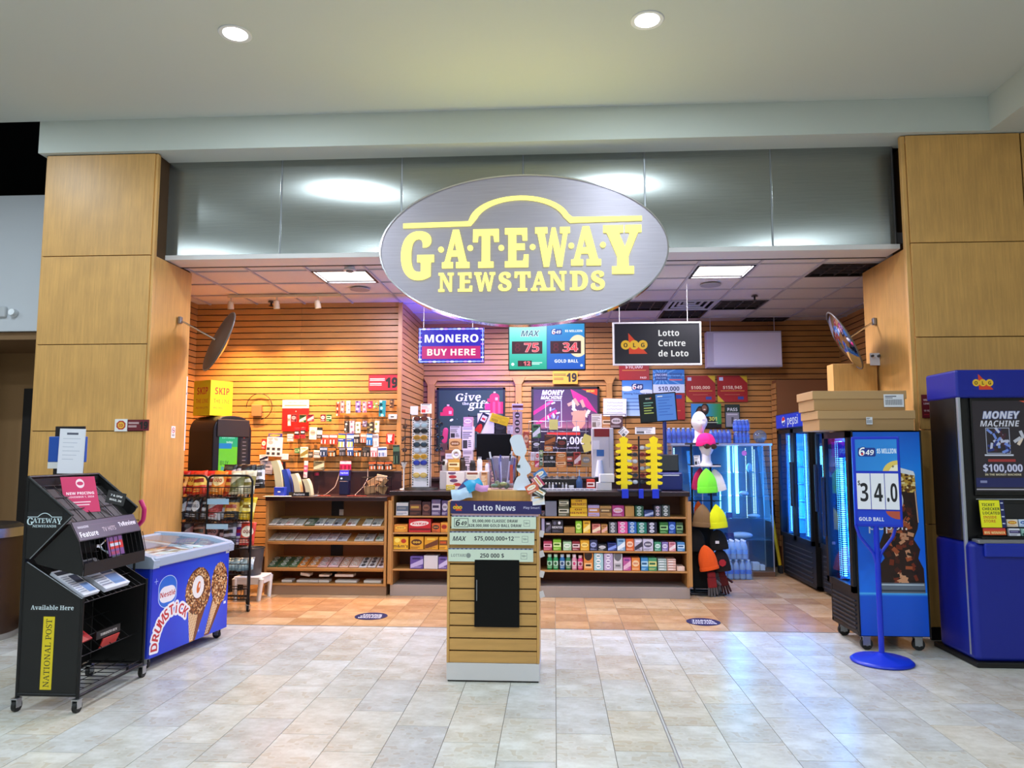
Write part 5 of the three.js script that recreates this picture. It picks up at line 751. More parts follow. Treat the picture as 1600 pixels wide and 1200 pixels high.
  M('sheet', BX(0.21, 0.35, 0.002), mat(0xe8e8f0, 0.7), n, [0.015, 1.565, 0.032], [0, 0, -0.02]); M('sheet_print', new THREE.PlaneGeometry(0.2, 0.34), art(200, 340, (g, w, h) => { fill(g, '#ecebf4', 0, 0, w, h); fill(g, '#5a5c6e', 56, 26, 92, 16); for (let k = 0; k < 6; k++) fill(g, '#c8cad8', 28, 70 + k * 32, 140 - (k % 3) * 24, 5); }, 0.7), n, [0.015, 1.565, 0.0345], [0, 0, -0.02]);
}
// ---------------------------------------------------------------- ice cream freezer
{
  const o = thing('ice_cream_freezer', 'blue ice cream chest freezer with cone print and glass lid', 'freezer', [-3.17, 0, -5.8], 1.452); const L = 1.03, D = 0.66;
  M('body', RB(L, 0.65, D, 0.02, 2), mat(0x1534c4, 0.35), o, [0, 0.405, 0]);
  M('print', new THREE.PlaneGeometry(L - 0.03, 0.64), art(1280, 800, (g, w, h) => {
    fill(g, '#1637cc', 0, 0, w, h); const q = g.createRadialGradient(860, 380, 60, 860, 380, 620); q.addColorStop(0, '#2f62e8'); q.addColorStop(1, '#1637cc'); g.fillStyle = q; g.fillRect(0, 0, w, h);
    for (const [x, y, s] of [[60, 130, 26], [1120, 110, 20], [760, 720, 16], [1000, 660, 16], [640, 520, 12]]) { fill(g, '#cfe0ff', x - 2, y - s, 4, 2 * s); fill(g, '#cfe0ff', x - s, y - 2, 2 * s, 4); }
    g.save(); g.translate(228, 240); g.scale(0.95, 0.72); g.lineWidth = 7; g.strokeStyle = '#d8e6fa'; g.fillStyle = '#1f6ed8'; g.beginPath(); g.roundRect(-135, -190, 285, 400, 140); g.fill(); g.stroke(); g.fillStyle = '#f4eef4'; g.beginPath(); g.roundRect(-120, -60, 258, 205, 90); g.fill(); txt(g, 'Nestlé', 10, 40, 88, '#b8222c', { sx: 0.9 }); txt(g, '✻', 0, -120, 60, '#d8e6fa'); g.restore();
    const cone = (x, y, rx, ry, tipx, tipy, open) => { poly(g, '#7a3f22', [[x - rx * 0.75, y + ry * 0.5], [x + rx * 0.78, y + ry * 0.5], [tipx + 46, tipy], [tipx - 46, tipy]]); g.save(); g.beginPath(); g.moveTo(x - rx * 0.75, y + ry * 0.72); g.lineTo(x + rx * 0.1, y + ry * 0.72); g.lineTo(tipx + 10, tipy); g.lineTo(tipx - 46, tipy); g.closePath(); g.clip(); fill(g, '#c98a4e', x - rx, y, 2 * rx, tipy - y); g.strokeStyle = '#f2d8b0'; g.lineWidth = 7; for (let k = -30; k < 60; k++) { g.beginPath(); g.moveTo(x - 320 + k * 26, y); g.lineTo(x - 80 + k * 26, y + 460); g.moveTo(x + 320 - k * 26, y); g.lineTo(x + 80 - k * 26, y + 460); g.stroke(); } g.restore(); ell(g, '#6a3a22', x, y, rx, ry); for (let k = 0; k < 420; k++) { const a = rnd() * 6.283, r = Math.sqrt(rnd()); const X = x + rx * 0.98 * r * Math.cos(a), Y = y + ry * 0.98 * r * Math.sin(a); if (open && ((X - x + 6) / (rx * 0.48)) ** 2 + ((Y - y + 40) / (ry * 0.5)) ** 2 < 1) continue; ell(g, ['#e0b078', '#c88a50', '#f0d0a0', '#a8683a', '#54301c'][k % 5], X, Y, 9 + 6 * rnd(), 6 + 4 * rnd(), rnd() * 3); } if (open) { ell(g, '#f6f0ee', x - 6, y - 40, rx * 0.46, ry * 0.48); ell(g, '#d86a2a', x, y - 36, 30, 58, 0.3); ell(g, '#f6f0ee', x + 14, y - 50, 11, 24, 0.3); } };
    cone(1113, 320, 150, 218, 905, 795, false); cone(735, 330, 218, 228, 655, 800, true);
    const word = 'DRUMSTiCK', cx = 352, cy = 735; for (let pass = 0; pass < 2; pass++) [...word].forEach((c, i) => { const a = -Math.PI * 0.98 + i * 0.268, x = cx + 285 * Math.cos(a), y = cy + 310 * Math.sin(a); txt(g, c, x, y, 132, '#c81f2c', pass ? { rot: a + Math.PI / 2 } : { rot: a + Math.PI / 2, stroke: '#f6f2f6', sw: 44 }); });
    fill(g, '#dfe6f4', 1205, 520, 44, 26);
  }, 0.3), o, [0, 0.403, D / 2 + 0.001]);
  const grey = mat(0xa8b4c8, 0.4); const prof = [[-D / 2 - 0.03, 0.72], [D / 2 + 0.025, 0.72], [D / 2 + 0.03, 0.775], [D / 2 + 0.005, 0.80], [0.18, 0.838], [-0.05, 0.862], [-D / 2 - 0.03, 0.868]]; const rimP = (w) => { const g = prism(prof, w); return g.rotateY(-Math.PI / 2); };
  M('lid_rim', rimP(0.07), grey, o, [L / 2 + 0.015, 0, 0]); M('lid_rim', rimP(0.07), grey, o, [-L / 2 + 0.055, 0, 0]); M('lid_rim', RB(L, 0.075, 0.06, 0.015, 2), grey, o, [0, 0.762, D / 2 - 0.002]); M('lid_rim', RB(L, 0.12, 0.07, 0.02, 2), grey, o, [0, 0.80, -D / 2 + 0.01]);
  const curve = [[D / 2 - 0.03, 0.798], [0.18, 0.832], [-0.05, 0.856], [-D / 2 + 0.03, 0.862]]; const pane = (x0, x1, dy) => { const g = new THREE.BufferGeometry(), P = [], I = [], U = []; curve.forEach(([z, y], i) => { P.push(x0, y + dy, z, x1, y + dy, z); U.push(0, i / 3, 1, i / 3); if (i) { const b = 2 * (i - 1); I.push(b, b + 1, b + 3, b, b + 3, b + 2); } }); g.setAttribute('position', new THREE.Float32BufferAttribute(P, 3)); g.setAttribute('uv', new THREE.Float32BufferAttribute(U, 2)); g.setIndex(I); g.computeVertexNormals(); return g; };
  M('glass_lid', pane(-L / 2 + 0.05, 0.04, 0), GLASS, o); M('glass_lid', pane(0, L / 2 - 0.05, -0.008), GLASS, o); M('lid_bar', bar([0.02, 0.802, D / 2 - 0.03], [0.02, 0.864, -D / 2 + 0.03], 0.007), mat(0xd8dce4, 0.3), o);
  M('liner', BX(L - 0.1, 0.01, D - 0.1), mat(0xd0d6de, 0.5), o, [0, 0.735, 0]); for (let k = 0; k < 6; k++) { const b = thing('ice_cream_box', ['peach', 'pale pink', 'white', 'tan', 'rust', 'sky blue'][k] + ' ice cream box lying under the freezer lid', 'ice cream', [0, 0, 0]); const lp = o.localToWorld(new THREE.Vector3(-0.38 + k * 0.15, 0.7425, 0.05)); o.updateMatrixWorld(); const wp = new THREE.Vector3(-0.38 + k * 0.15, 0.7425, 0.05).applyMatrix4(o.matrixWorld); b.position.copy(wp); b.rotation.y = 1.452; M('carton', topGeo(0.13, 0.03, 0.34, cell(['#e0b098', '#e8c8cc', '#ecebe8', '#c8a880', '#b86a48', '#a8c4dc'][k], '#f6f2ee', '#8a5a4a', 1)), PACK, b, [0, 0.015, 0]); }
  M('label', BX(0.05, 0.024, 0.002), WHITE, o, [L / 2 - 0.04, 0.715, D / 2 + 0.002]); for (const [x, z] of [[-L / 2 + 0.06, D / 2 - 0.06], [L / 2 - 0.06, D / 2 - 0.06], [-L / 2 + 0.06, -D / 2 + 0.06], [L / 2 - 0.06, -D / 2 + 0.06]]) caster(o, x, z, 0.082);
}
// ---------------------------------------------------------------- chip rack with bags
const bagCache = new Map();
function bagGeo(w, h, c) {
  const key = [w, h, c].join(); if (bagCache.has(key)) return bagCache.get(key); const nx = 8, ny = 10, mk = (s) => { const g = new THREE.PlaneGeometry(w, h, nx, ny), p = g.attributes.position; for (let i = 0; i < p.count; i++) { const u = p.getX(i) / w * 2, v = p.getY(i) / h * 2; const b = Math.max(0, 1 - u ** 4) * Math.max(0, 1 - Math.abs(v) ** 5); const wob = 0.006 * Math.sin(u * 7 + v * 4) + 0.005 * Math.sin(v * 11 - u * 3); p.setZ(i, s * (0.024 * Math.sqrt(b) + wob * b) + 0.002 * s); p.setX(i, p.getX(i) * (1 - 0.06 * (1 - v * v))); } if (s < 0) { const ix = g.index.array; for (let i = 0; i < ix.length; i += 3) { const t = ix[i]; ix[i] = ix[i + 1]; ix[i + 1] = t; } } g.computeVertexNormals(); return flat(g); };
  const g = join([mk(1), mk(-1)]); cellUV(g, c, () => true); bagCache.set(key, g); return g;
}
{
  const o = thing('chip_rack', 'black wire chip rack on wheels beside the freezer', 'rack', [-3.41, 0, -7.25]); const px = [-0.405, -0.055, 0.4], posts = []; const bk = [-0.4, -0.13, 0.24]; px.forEach((x, i) => { posts.push([[x, 0.05, 0], [x, 1.28, 0]], [[bk[i], 0.05, -0.36], [bk[i], 1.3, -0.36]]); });
  M('posts', bars(posts, 0.012, 8), BLACKMETAL, o); for (let i = 0; i < 2; i++) M('top_hoop', tube([[px[i], 1.27, 0], [px[i] + 0.02, 1.31, 0], [px[i] + 0.06, 1.325, 0], [px[i + 1] - 0.06, 1.325, 0], [px[i + 1] - 0.02, 1.31, 0], [px[i + 1], 1.27, 0]], 0.011, 30, 7), BLACKMETAL, o);
  M('back_rail', bars([[[bk[0], 1.3, -0.36], [bk[2], 1.3, -0.36]], [[bk[0], 0.08, -0.36], [bk[2], 0.08, -0.36]], [[px[0], 0.08, 0], [bk[0], 0.08, -0.36]], [[px[2], 0.08, 0], [bk[2], 0.08, -0.36]]], 0.01, 8), BLACKMETAL, o);
  for (const y of [1.11, 0.86, 0.61, 0.36, 0.12]) { const b = new THREE.Group(); b.name = 'basket'; o.add(b); const top = [], ws = [], x0 = px[0] + 0.01, x1 = px[2] - 0.01; top.push([[x0, y + 0.1, 0.02], [x1, y + 0.1, 0.02]], [[x0, y, 0.02], [x1, y, 0.02]], [[x0, y + 0.06, -0.34], [bk[2], y + 0.06, -0.34]], [[x0, y + 0.1, 0.02], [x0, y + 0.16, -0.34]], [[x1, y + 0.1, 0.02], [bk[2], y + 0.16, -0.34]]); M('rim', bars(top, 0.005, 6), BLACKMETAL, b); for (let k = 0; k <= 24; k++) { const x = x0 + (x1 - x0) * k / 24; ws.push([[x, y + 0.1, 0.02], [x, y, 0.02]], [[x, y, 0.02], [x0 + (bk[2] - x0) * k / 24, y + 0.06, -0.34]]); } M('wires', bars(ws, 0.0022, 4), BLACKMETAL, b); }
  M('price_card', BX(0.22, 0.055, 0.003), mat(0x9ac4e0, 0.5), o, [0.07, 1.07, 0.032]); M('price_card', BX(0.22, 0.05, 0.003), mat(0xa8cce4, 0.5), o, [0.07, 0.825, 0.032]); for (const [x, z] of [[px[0], 0], [px[2], 0], [bk[0], -0.36], [bk[2], -0.36]]) caster(o, x, z, 0.07);
  const bag = (l, c1, c2, c3, x, y, z, w = 0.15, h = 0.2, tilt = -0.45, rz = 0, ry = 0) => { const t = one('chip_bag', l, 'chip bag', bagGeo(w, h, cell(c1, c2, c3, 1)), FOIL, [-3.41 + x, y, -7.25 + z], [tilt, ry, rz]); return t; };
  const row = (y, list, h, dz = 0) => list.forEach(([x, l, c1, c2, c3, w], i) => bag(l, c1, c2, c3, x, y + 0.02 + h * 0.6, -0.06 + dz - 0.05 * (i % 2), w ?? 0.15, h * 1.28, -0.32, rr(-0.12, 0.12), rr(-0.2, 0.2)));
  row(1.12, [[-0.36, 'bright red chip bag at the left end of the top basket', '#c8241c', '#f0a03a', '#7a1010'], [-0.265, 'red chip bag second from left in the top basket', '#d02a1c', '#f4c04a', '#8a1410'], [-0.165, 'red orange chip bag third from left in the top basket', '#d83a1c', '#f6d060', '#a01f10'], [-0.07, 'scarlet chip bag just left of the top hoop', '#c81f1a', '#f0e0d0', '#7a0f10'], [0.03, 'orange cheese snack bag in the top basket', '#e8801c', '#f8e0a0', '#c8341a'], [0.12, 'red and orange snack bag in the middle of the top basket', '#d8481c', '#f8b84a', '#a8201a'], [0.22, 'cream popcorn bag in the top basket', '#c8c0a0', '#6a6a3a', '#f0ead0'], [0.32, 'ivory chip bag at the right end of the top basket', '#d8d0b4', '#8a7a3a', '#f4eed8']], 0.19);
  row(1.17, [[0.06, 'black chip bag behind the orange snack bag', '#17161a', '#c8c4c0', '#4a4a3a'], [0.16, 'black and silver chip bag in the back of the top basket', '#1a191d', '#d8d4d0', '#6a6a5a'], [0.26, 'black chip bag with pale band in the back of the top basket', '#141318', '#e0dcd4', '#7a744a'], [0.35, 'black chip bag at the right end behind the ivory bag', '#19181c', '#c8c8cc', '#55504a']], 0.2, -0.14);
  row(0.87, [[-0.355, 'dark silver chip bag at the left end of the second basket', '#23242e', '#b8bcc8', '#55586a', 0.1], [-0.275, 'navy and silver chip bag second from left in the second basket', '#262a3a', '#c8ccd8', '#4a4f66', 0.1], [-0.195, 'black and white chip bag third from left in the second basket', '#1d1e26', '#d0d4dc', '#6a6e7a', 0.1], [-0.115, 'grey chip bag fourth from left in the second basket', '#4a4d58', '#d8dae2', '#23242c', 0.1], [0.0, 'white and red snack bag in the second basket', '#d8d4d8', '#b03a3a', '#e8c84a'], [0.095, 'silver snack bag in the second basket', '#b8bac4', '#e8e8ee', '#c8a83a'], [0.175, 'black snack bag with amber spot in the second basket', '#1c1718', '#d8a04a', '#b04a34'], [0.26, 'mustard yellow snack bag in the second basket', '#c8a020', '#f0dc7a', '#7a5a10'], [0.345, 'bright yellow snack bag at the right end of the second basket', '#e0bc1c', '#f6e68a', '#8a6a14']], 0.18);
  row(0.92, [[-0.33, 'maroon snack bag behind the silver bags', '#5a1820', '#c88a7a', '#2a0c10', 0.1], [-0.22, 'dark red snack bag behind the silver bags', '#6a1c22', '#d89a8a', '#33100f', 0.1], [-0.11, 'wine coloured snack bag left of the middle post', '#521820', '#c07a70', '#2a0c10', 0.1], [0.02, 'crimson snack bag behind the white and red one', '#8a1f24', '#e0b0a0', '#4a1012', 0.1], [0.2, 'white and black snack bag behind the amber spot bag', '#d8d0c8', '#2a2220', '#c89a3a', 0.12]], 0.16, -0.14);
  row(0.62, [[-0.3, 'dark snack bag at the left end of the third basket', '#2a1c22', '#8a5a5a', '#4a3038'], [-0.18, 'brown snack bag in the left of the third basket', '#4a2c26', '#a87a6a', '#2a1814'], [-0.02, 'dark maroon snack bag in the third basket', '#3a1a20', '#a86a6a', '#1c0c10'], [0.08, 'rosy brown snack bag in the third basket', '#7a4048', '#d8b0b0', '#3a1c22'], [0.16, 'slate snack bag in the third basket', '#4a4450', '#b0a8b8', '#24202a'], [0.25, 'purple and white snack bag in the third basket', '#e4dce8', '#6a3a9a', '#c82a4a'], [0.345, 'red and cream snack bag at the right end of the third basket', '#c83a2a', '#f4e4c8', '#8a1a14']], 0.18);
  for (let k = 0; k < 3; k++) bag(['left', 'middle', 'right'][k] + ' bluish grey bag in the fourth basket', '#5f7880', '#8aa4ac', '#44585e', 0.12 + k * 0.1, 0.44, -0.1, 0.16, 0.17, -0.9, 0.2 * (k - 1));
  const s = thing('step_stool', 'white plastic step stool on the floor beside the chip rack', 'stool', [-3.24, 0, -7.9]); M('top', RB(0.3, 0.025, 0.3, 0.012, 2), WHITE, s, [0, 0.238, 0]); M('skirt', join([at(BX(0.29, 0.06, 0.012), 0, 0.2, 0.14), at(BX(0.29, 0.06, 0.012), 0, 0.2, -0.14), at(BX(0.012, 0.06, 0.28), 0.14, 0.2, 0), at(BX(0.012, 0.06, 0.28), -0.14, 0.2, 0)]), WHITE, s); for (const a of [-1, 1]) for (const b of [-1, 1]) M('leg', at(CY(0.03, 0.024, 0.23, 4), 0, 0, 0, b * 0.08, Math.PI / 4, -a * 0.08), WHITE, s, [a * 0.135, 0.115, b * 0.135]);
  const bn = thing('waste_bin', 'grey plastic waste bin standing on the white stool', 'bin', [-3.26, 0.251, -7.9]); M('tub', new THREE.LatheGeometry([[0.001, 0], [0.1, 0], [0.128, 0.27], [0.136, 0.275], [0.13, 0.285], [0.118, 0.272], [0.09, 0.012], [0.001, 0.01]].map((v) => new THREE.Vector2(...v)), 28), mat(0x4a4b50, 0.5), bn); M('liner', new THREE.TorusGeometry(0.131, 0.006, 6, 28), mat(0x1b1b1e, 0.4), bn, [0, 0.283, 0], [Math.PI / 2, 0, 0]);
}
// ---------------------------------------------------------------- self service lottery kiosk in the left corner
{
  const o = thing('ticket_kiosk', 'black lottery kiosk with green screen in the left corner', 'kiosk', [-3.83, 0, -8.28], 1.1); const s = new THREE.Shape(); s.moveTo(-0.25, 0); s.lineTo(0.25, 0); s.lineTo(0.25, 1.78); s.quadraticCurveTo(0.24, 1.9, 0.14, 1.935); s.quadraticCurveTo(0, 1.965, -0.14, 1.935); s.quadraticCurveTo(-0.24, 1.9, -0.25, 1.78); s.closePath();
  M('cabinet', new THREE.ExtrudeGeometry(s, { depth: 0.4, bevelEnabled: true, bevelSize: 0.012, bevelThickness: 0.012, bevelSegments: 2, curveSegments: 12 }), mat(0x0b0a0c, 0.35), o, [0, 0.012, -0.2]); M('brow', RB(0.44, 0.2, 0.02, 0.01, 2), mat(0x1d1412, 0.5), o, [0, 1.83, 0.215]);
  M('screen', new THREE.PlaneGeometry(0.25, 0.42), glowArt(250, 420, (g, w, h) => { fill(g, '#7ad81c', 0, 0, w, h); fill(g, '#2ab87a', 0, 0, w, 150); fill(g, '#1f8ad0', 0, 110, 170, 60); txt(g, 'LOTTARIO', w / 2, 44, 36, '#a8f4e0'); txt(g, 'today', 140, 96, 32, '#e8fff4'); txt(g, 'BUY', 76, 330, 64, '#1a3a14', { weight: '' }); txt(g, 'it', 56, 390, 60, '#1f6ad0'); }, 0.95), o, [-0.06, 1.56, 0.2135]); M('screen_bezel', RB(0.28, 0.46, 0.012, 0.004), BLACK, o, [-0.06, 1.56, 0.206]);
  M('instruction_panel', new THREE.PlaneGeometry(0.1, 0.42), art(100, 420, (g, w, h) => { fill(g, '#0c0a0c', 0, 0, w, h); ell(g, '#b03a2a', 46, 46, 18, 26); for (let k = 0; k < 7; k++) fill(g, '#8a8488', 24, 110 + k * 42, 50, 6); }), o, [0.16, 1.58, 0.2135]); area(0x8ae03a, 1.2, 0.24, 0.4, [-3.58, 1.56, -8.11], [-3.0, 1.5, -7.8]);
  const t = thing('kiosk_topper', 'bright yellow SKIP THE LINE box on top of the kiosk', 'sign box', [-3.93, 1.975, -8.27], 1.1); const fr = (left) => art(300, 400, (g, w, h) => { fill(g, left ? '#e8d400' : '#f6dc0a', 0, 0, w, h); txt(g, 'SKIP', 158, 120, 110, '#c8341a', { sx: 0.86 }); txt(g, 'THE LINE', 155, 235, 62, '#c8341a', { sx: 0.86, weight: '' }); txt(g, 'AND WIN LOTTO', 155, 312, 30, '#a8561a', { weight: '' }); }, 0.4); const yel = mat(0xf0d808, 0.4);
  M('box', RB(0.3, 0.4, 0.29, 0.003), yel, t, [0, 0.2, 0]); M('front_print', new THREE.PlaneGeometry(0.3, 0.4), fr(false), t, [0, 0.2, 0.1458]); M('side_print', new THREE.PlaneGeometry(0.29, 0.4), fr(true), t, [-0.1508, 0.2, 0], [0, -Math.PI / 2, 0]);
  const cb = thing('cable_coil', 'black cable looped on the wall behind the kiosk topper', 'cable', [-3.62, 2.12, -8.85]); M('loop', new THREE.TorusGeometry(0.16, 0.005, 6, 40, 4.6), BLACK, cb, [0, 0, 0], [0, 0, -1.4]); M('junction_box', RB(0.12, 0.14, 0.05, 0.006), mat(0x8a6a44, 0.6), cb, [-0.03, -0.05, 0]);
  const pl = thing('conduit', 'thin white vertical conduit on the shopfront return edge', 'conduit', [-3.725, 1.95, -7.235]); M('pipe', BX(0.02, 0.75, 0.02), WHITE, pl, [0, 0, 0]); M('clip', BX(0.03, 0.02, 0.022), mat(0xb8b4ae, 0.5), pl, [0, 0.2, 0]);
}
// ---------------------------------------------------------------- drink coolers
function cooler(label, [x, z], w, d, y0, y1, doors, header, grilleTop, ledX, extra) {
  const o = thing('drinks_cooler', label, 'cooler', [x, 0, z], -Math.PI / 2), H = y1 - y0, shell = mat(0x070708, 0.45), hy = header ? y1 - 0.2 : y1;
  const t = 0.03; M('shell', join([at(BX(w, t, d), 0, y1 - t / 2, 0), at(BX(w, t, d), 0, y0 + t / 2, 0), at(BX(t, H, d), -w / 2 + t / 2, (y0 + y1) / 2, 0), at(BX(t, H, d), w / 2 - t / 2, (y0 + y1) / 2, 0), at(BX(w, H, t), 0, (y0 + y1) / 2, -d / 2 + t / 2)]), shell, o);
  const iy0 = grilleTop + 0.03, iy1 = hy - 0.05, ih = iy1 - iy0; M('liner', BX(w - 0.07, ih, 0.01), mat(0xcfe4f4, 0.5), o, [0, (iy0 + iy1) / 2, -d / 2 + 0.05]); for (let k = 1; k < 6; k++) M('shelf', BX(w - 0.08, 0.012, d - 0.16), mat(0xb8d0e0, 0.4), o, [0, iy0 + ih * k / 6, -0.02]);
  M('base', BX(w - 0.06, 0.02, d - 0.06), shell, o, [0, grilleTop + 0.01, 0]); for (const s of [-1, 1]) M('liner', BX(0.008, ih, d - 0.12), mat(0xcfe4f4, 0.5), o, [s * (w / 2 - 0.036), (iy0 + iy1) / 2, -0.01]); const gr = new THREE.Group(); gr.name = 'grille'; o.add(gr); M('plate', BX(w - 0.01, grilleTop - y0, 0.02), mat(0x15151a, 0.5), gr, [0, (grilleTop + y0) / 2, d / 2 - 0.012]); for (let k = 0; k < 7; k++) M('fin', RB(w * 0.82, 0.014, 0.016, 0.003), mat(0x26262c, 0.45), gr, [0, y0 + 0.05 + k * (grilleTop - y0 - 0.08) / 7, d / 2 + 0.003]);
  const dw = (w - 0.01) / doors, dot = glowArt(32, 1024, (g) => { fill(g, '#04101c', 0, 0, 32, 1024); for (let k = 0; k < 64; k++) { ell(g, '#8adcff', 16, 8 + k * 16, 12, 6); ell(g, '#ffffff', 16, 8 + k * 16, 8, 4.5); } }, 6);
  for (let k = 0; k < doors; k++) { const D = new THREE.Group(); D.name = 'door'; o.add(D); const cx = -w / 2 + 0.005 + dw * (k + 0.5), b = 0.05, y = (grilleTop + hy) / 2, h = hy - grilleTop - 0.01; D.position.set(cx, y, d / 2 + 0.012); M('frame', join([at(BX(dw - 0.006, b, 0.04), 0, h / 2 - b / 2, 0), at(BX(dw - 0.006, b, 0.04), 0, -h / 2 + b / 2, 0), at(BX(b, h, 0.04), -dw / 2 + b / 2 + 0.003, 0, 0), at(BX(b, h, 0.04), dw / 2 - b / 2 - 0.003, 0, 0)]), shell, D); M('glass', BX(dw - 2 * b, h - 2 * b, 0.006), new THREE.MeshPhysicalMaterial({ color: 0x9cd4ff, roughness: 0.03, transmission: 1, thickness: 0, ior: 1.25 }), D); M('handle', RB(0.018, h * 0.4, 0.03, 0.006), mat(0x2a2a30, 0.35, 0.4), D, [(k % 2 || doors === 1 ? -1 : 1) * (dw / 2 - 0.03), 0, 0.034]); for (const lx of ledX) { M('led_strip', new THREE.BoxGeometry(0.012, h - 2 * b - 0.04, 0.05), [dot, dot, mat(0x202830, 0.5), mat(0x202830, 0.5), dot, dot], D, [lx * dw, 0, -0.06]); } }
  for (let k = 0; k < doors; k++) { const p = new THREE.Vector3(-w / 2 + 0.005 + dw * (k + 0.5), (iy0 + iy1) / 2, d / 2 - 0.05).applyAxisAngle(new THREE.Vector3(0, 1, 0), -Math.PI / 2).add(new THREE.Vector3(x, 0, z)); area(0x3fa0ff, extra.inside, 0.05, ih * 0.9, [p.x, p.y, p.z], [p.x + 1, p.y, p.z]); area(0x3f9cff, extra.out, dw * 0.5, ih * 0.85, [x - d / 2 - 0.06, p.y, p.z], [x - 3, p.y - 0.2, p.z]); }
  if (header) { const hd = M('header', RB(w, 0.19, 0.05, 0.006), mat(0x0c1a5a, 0.3), o, [0, y1 - 0.1, d / 2 + 0.012]); M('header_print', new THREE.PlaneGeometry(w - 0.03, 0.165), glowArt(640, 110, (g, W, h) => { fill(g, '#1238d8', 0, 0, W, h); const px = W * 0.26; ell(g, '#f4f6fc', px, h / 2, 38, 38); poly(g, '#d82434', [[px - 36, h / 2 - 6], [px - 20, h / 2 - 34], [px + 20, h / 2 - 34], [px + 36, h / 2 - 12], [px, h / 2 - 2]]); poly(g, '#1f46b8', [[px - 34, h / 2 + 14], [px, h / 2 + 10], [px + 36, h / 2 + 2], [px + 22, h / 2 + 32], [px - 18, h / 2 + 34]]); txt(g, 'pepsi', W * 0.56, h * 0.48, 96, '#f2f6ff', { weight: '' }); }, 0.8), hd, [0, 0, 0.0265]); }
  return o;
}
cooler('black double door drinks cooler with lit blue header by the right wall', [3.28, -9.2], 1.2, 0.7, 0.03, 2.05, 2, true, 0.5, [-0.1, 0.06], { inside: 300, out: 6.0 });
cooler('black narrow drinks cooler half hidden behind the cooler on wheels', [3.3, -8.16], 0.74, 0.66, 0.03, 2.02, 1, true, 0.5, [-0.1], { inside: 240, out: 2.5 });
{
  const o = cooler('tall blue single door drinks cooler on wheels with cola glass print', [2.665, -6.39], 0.58, 0.54, 0.115, 1.73, 1, false, 0.44, [-0.22, -0.14], { inside: 300, out: 9.0 });
  M('side_print', new THREE.PlaneGeometry(0.535, 1.6), art(536, 1600, (g, w, h) => {
    const q = g.createLinearGradient(0, 0, 0, h); q.addColorStop(0, '#0f5cc8'); q.addColorStop(0.2, '#1a8cf6'); q.addColorStop(0.6, '#0f66e6'); q.addColorStop(0.79, '#1678f0'); q.addColorStop(0.795, '#5ac4ff'); q.addColorStop(0.81, '#0d5ad8'); q.addColorStop(1, '#0a54d0'); g.fillStyle = q; g.fillRect(0, 0, w, h);
    const B = (pts, c) => poly(g, c, pts); B([[225, 330], [478, 345], [492, 700], [480, 770], [446, 850], [492, 930], [474, 1000], [512, 1080], [516, 1270], [150, 1270], [150, 1080], [215, 1000], [175, 900], [215, 800], [222, 700]], '#2a1008');
    B([[225, 310], [340, 295], [478, 330], [482, 470], [225, 470]], '#c89a34'); for (let k = 0; k < 130; k++) ell(g, ['#e8c86a', '#8a5a14', '#f6e4a8', '#5a3208'][k % 4], 232 + rnd() * 240, 330 + rnd() * 150, 8 + 10 * rnd(), 6 + 6 * rnd()); B([[220, 330], [232, 290], [340, 278], [470, 315], [482, 350], [340, 322]], '#f0f4f8');
    for (let k = 0; k < 90; k++) { const y = 560 + rnd() * 680; g.save(); g.translate(230 + rnd() * 226, y); g.rotate(rnd() * 3); fill(g, ['#7a2a10', '#b0542a', '#4a1808', '#d89a70', '#1a0804'][k % 5], -22, -14, 30 + 30 * rnd(), 20 + 22 * rnd()); g.restore(); } B([[480, 470], [492, 720], [484, 720], [470, 470]], '#d8b090'); B([[150, 1190], [516, 1190], [516, 1270], [150, 1270]], '#6a7480'); fill(g, '#c8d4dc', 160, 1200, 350, 10); fill(g, '#3a4048', 150, 1244, 366, 14);
    g.save(); ell(g, '#e8f0f4', 250, 545, 130, 130); g.beginPath(); g.ellipse(250, 545, 118, 118, 0, 0, 7); g.clip(); fill(g, '#1f3f7a', 110, 560, 300, 170); fill(g, '#c82a38', 110, 400, 300, 90); B([[110, 470], [390, 520], [390, 600], [110, 570]], '#dfe8ee'); g.restore(); txt(g, 'pepsi.', 250, 735, 118, '#f0f4fa', { weight: '' });
  }, 0.3), o, [0.2905, 0.92, 0], [0, Math.PI / 2, 0]);
  M('side_edge', join([at(BX(0.012, 1.62, 0.012), 0.288, 0.925, 0.268), at(BX(0.012, 1.62, 0.012), 0.288, 0.925, -0.268)]), BLACK, o); M('inner_header', new THREE.PlaneGeometry(0.44, 0.13), glowArt(440, 130, (g, w, h) => { const q = g.createLinearGradient(0, 0, w, 0); q.addColorStop(0, '#d81f8a'); q.addColorStop(0.5, '#5a2ad0'); q.addColorStop(1, '#1f3ad8'); g.fillStyle = q; g.fillRect(0, 0, w, h); txt(g, 'pepsi', 270, 70, 70, '#e8ecff', { weight: '' }); }, 0.8), o, [0, 1.58, 0.245]);
  for (const [x, z] of [[0.23, 0.2], [0.23, -0.2], [-0.23, 0.2], [-0.23, -0.2]]) caster(o, x, z, 0.115);
  for (let k = 0; k < 5; k++) { const c = thing('drink_can', ['pink', 'coral', 'rose', 'magenta', 'salmon'][k] + ' drink can on the bottom shelf of the cooler on wheels', 'can', [2.53, 0.471, -6.18 - k * 0.085]); M('can', CY(0.031, 0.031, 0.12, 16), mat([0xd84a7a, 0xe87a6a, 0xd86a8a, 0xc83a8a, 0xe8907a][k], 0.3), c, [0, 0.06, 0]); M('lid', CY(0.026, 0.03, 0.008, 16), CHROME, c, [0, 0.124, 0]); }
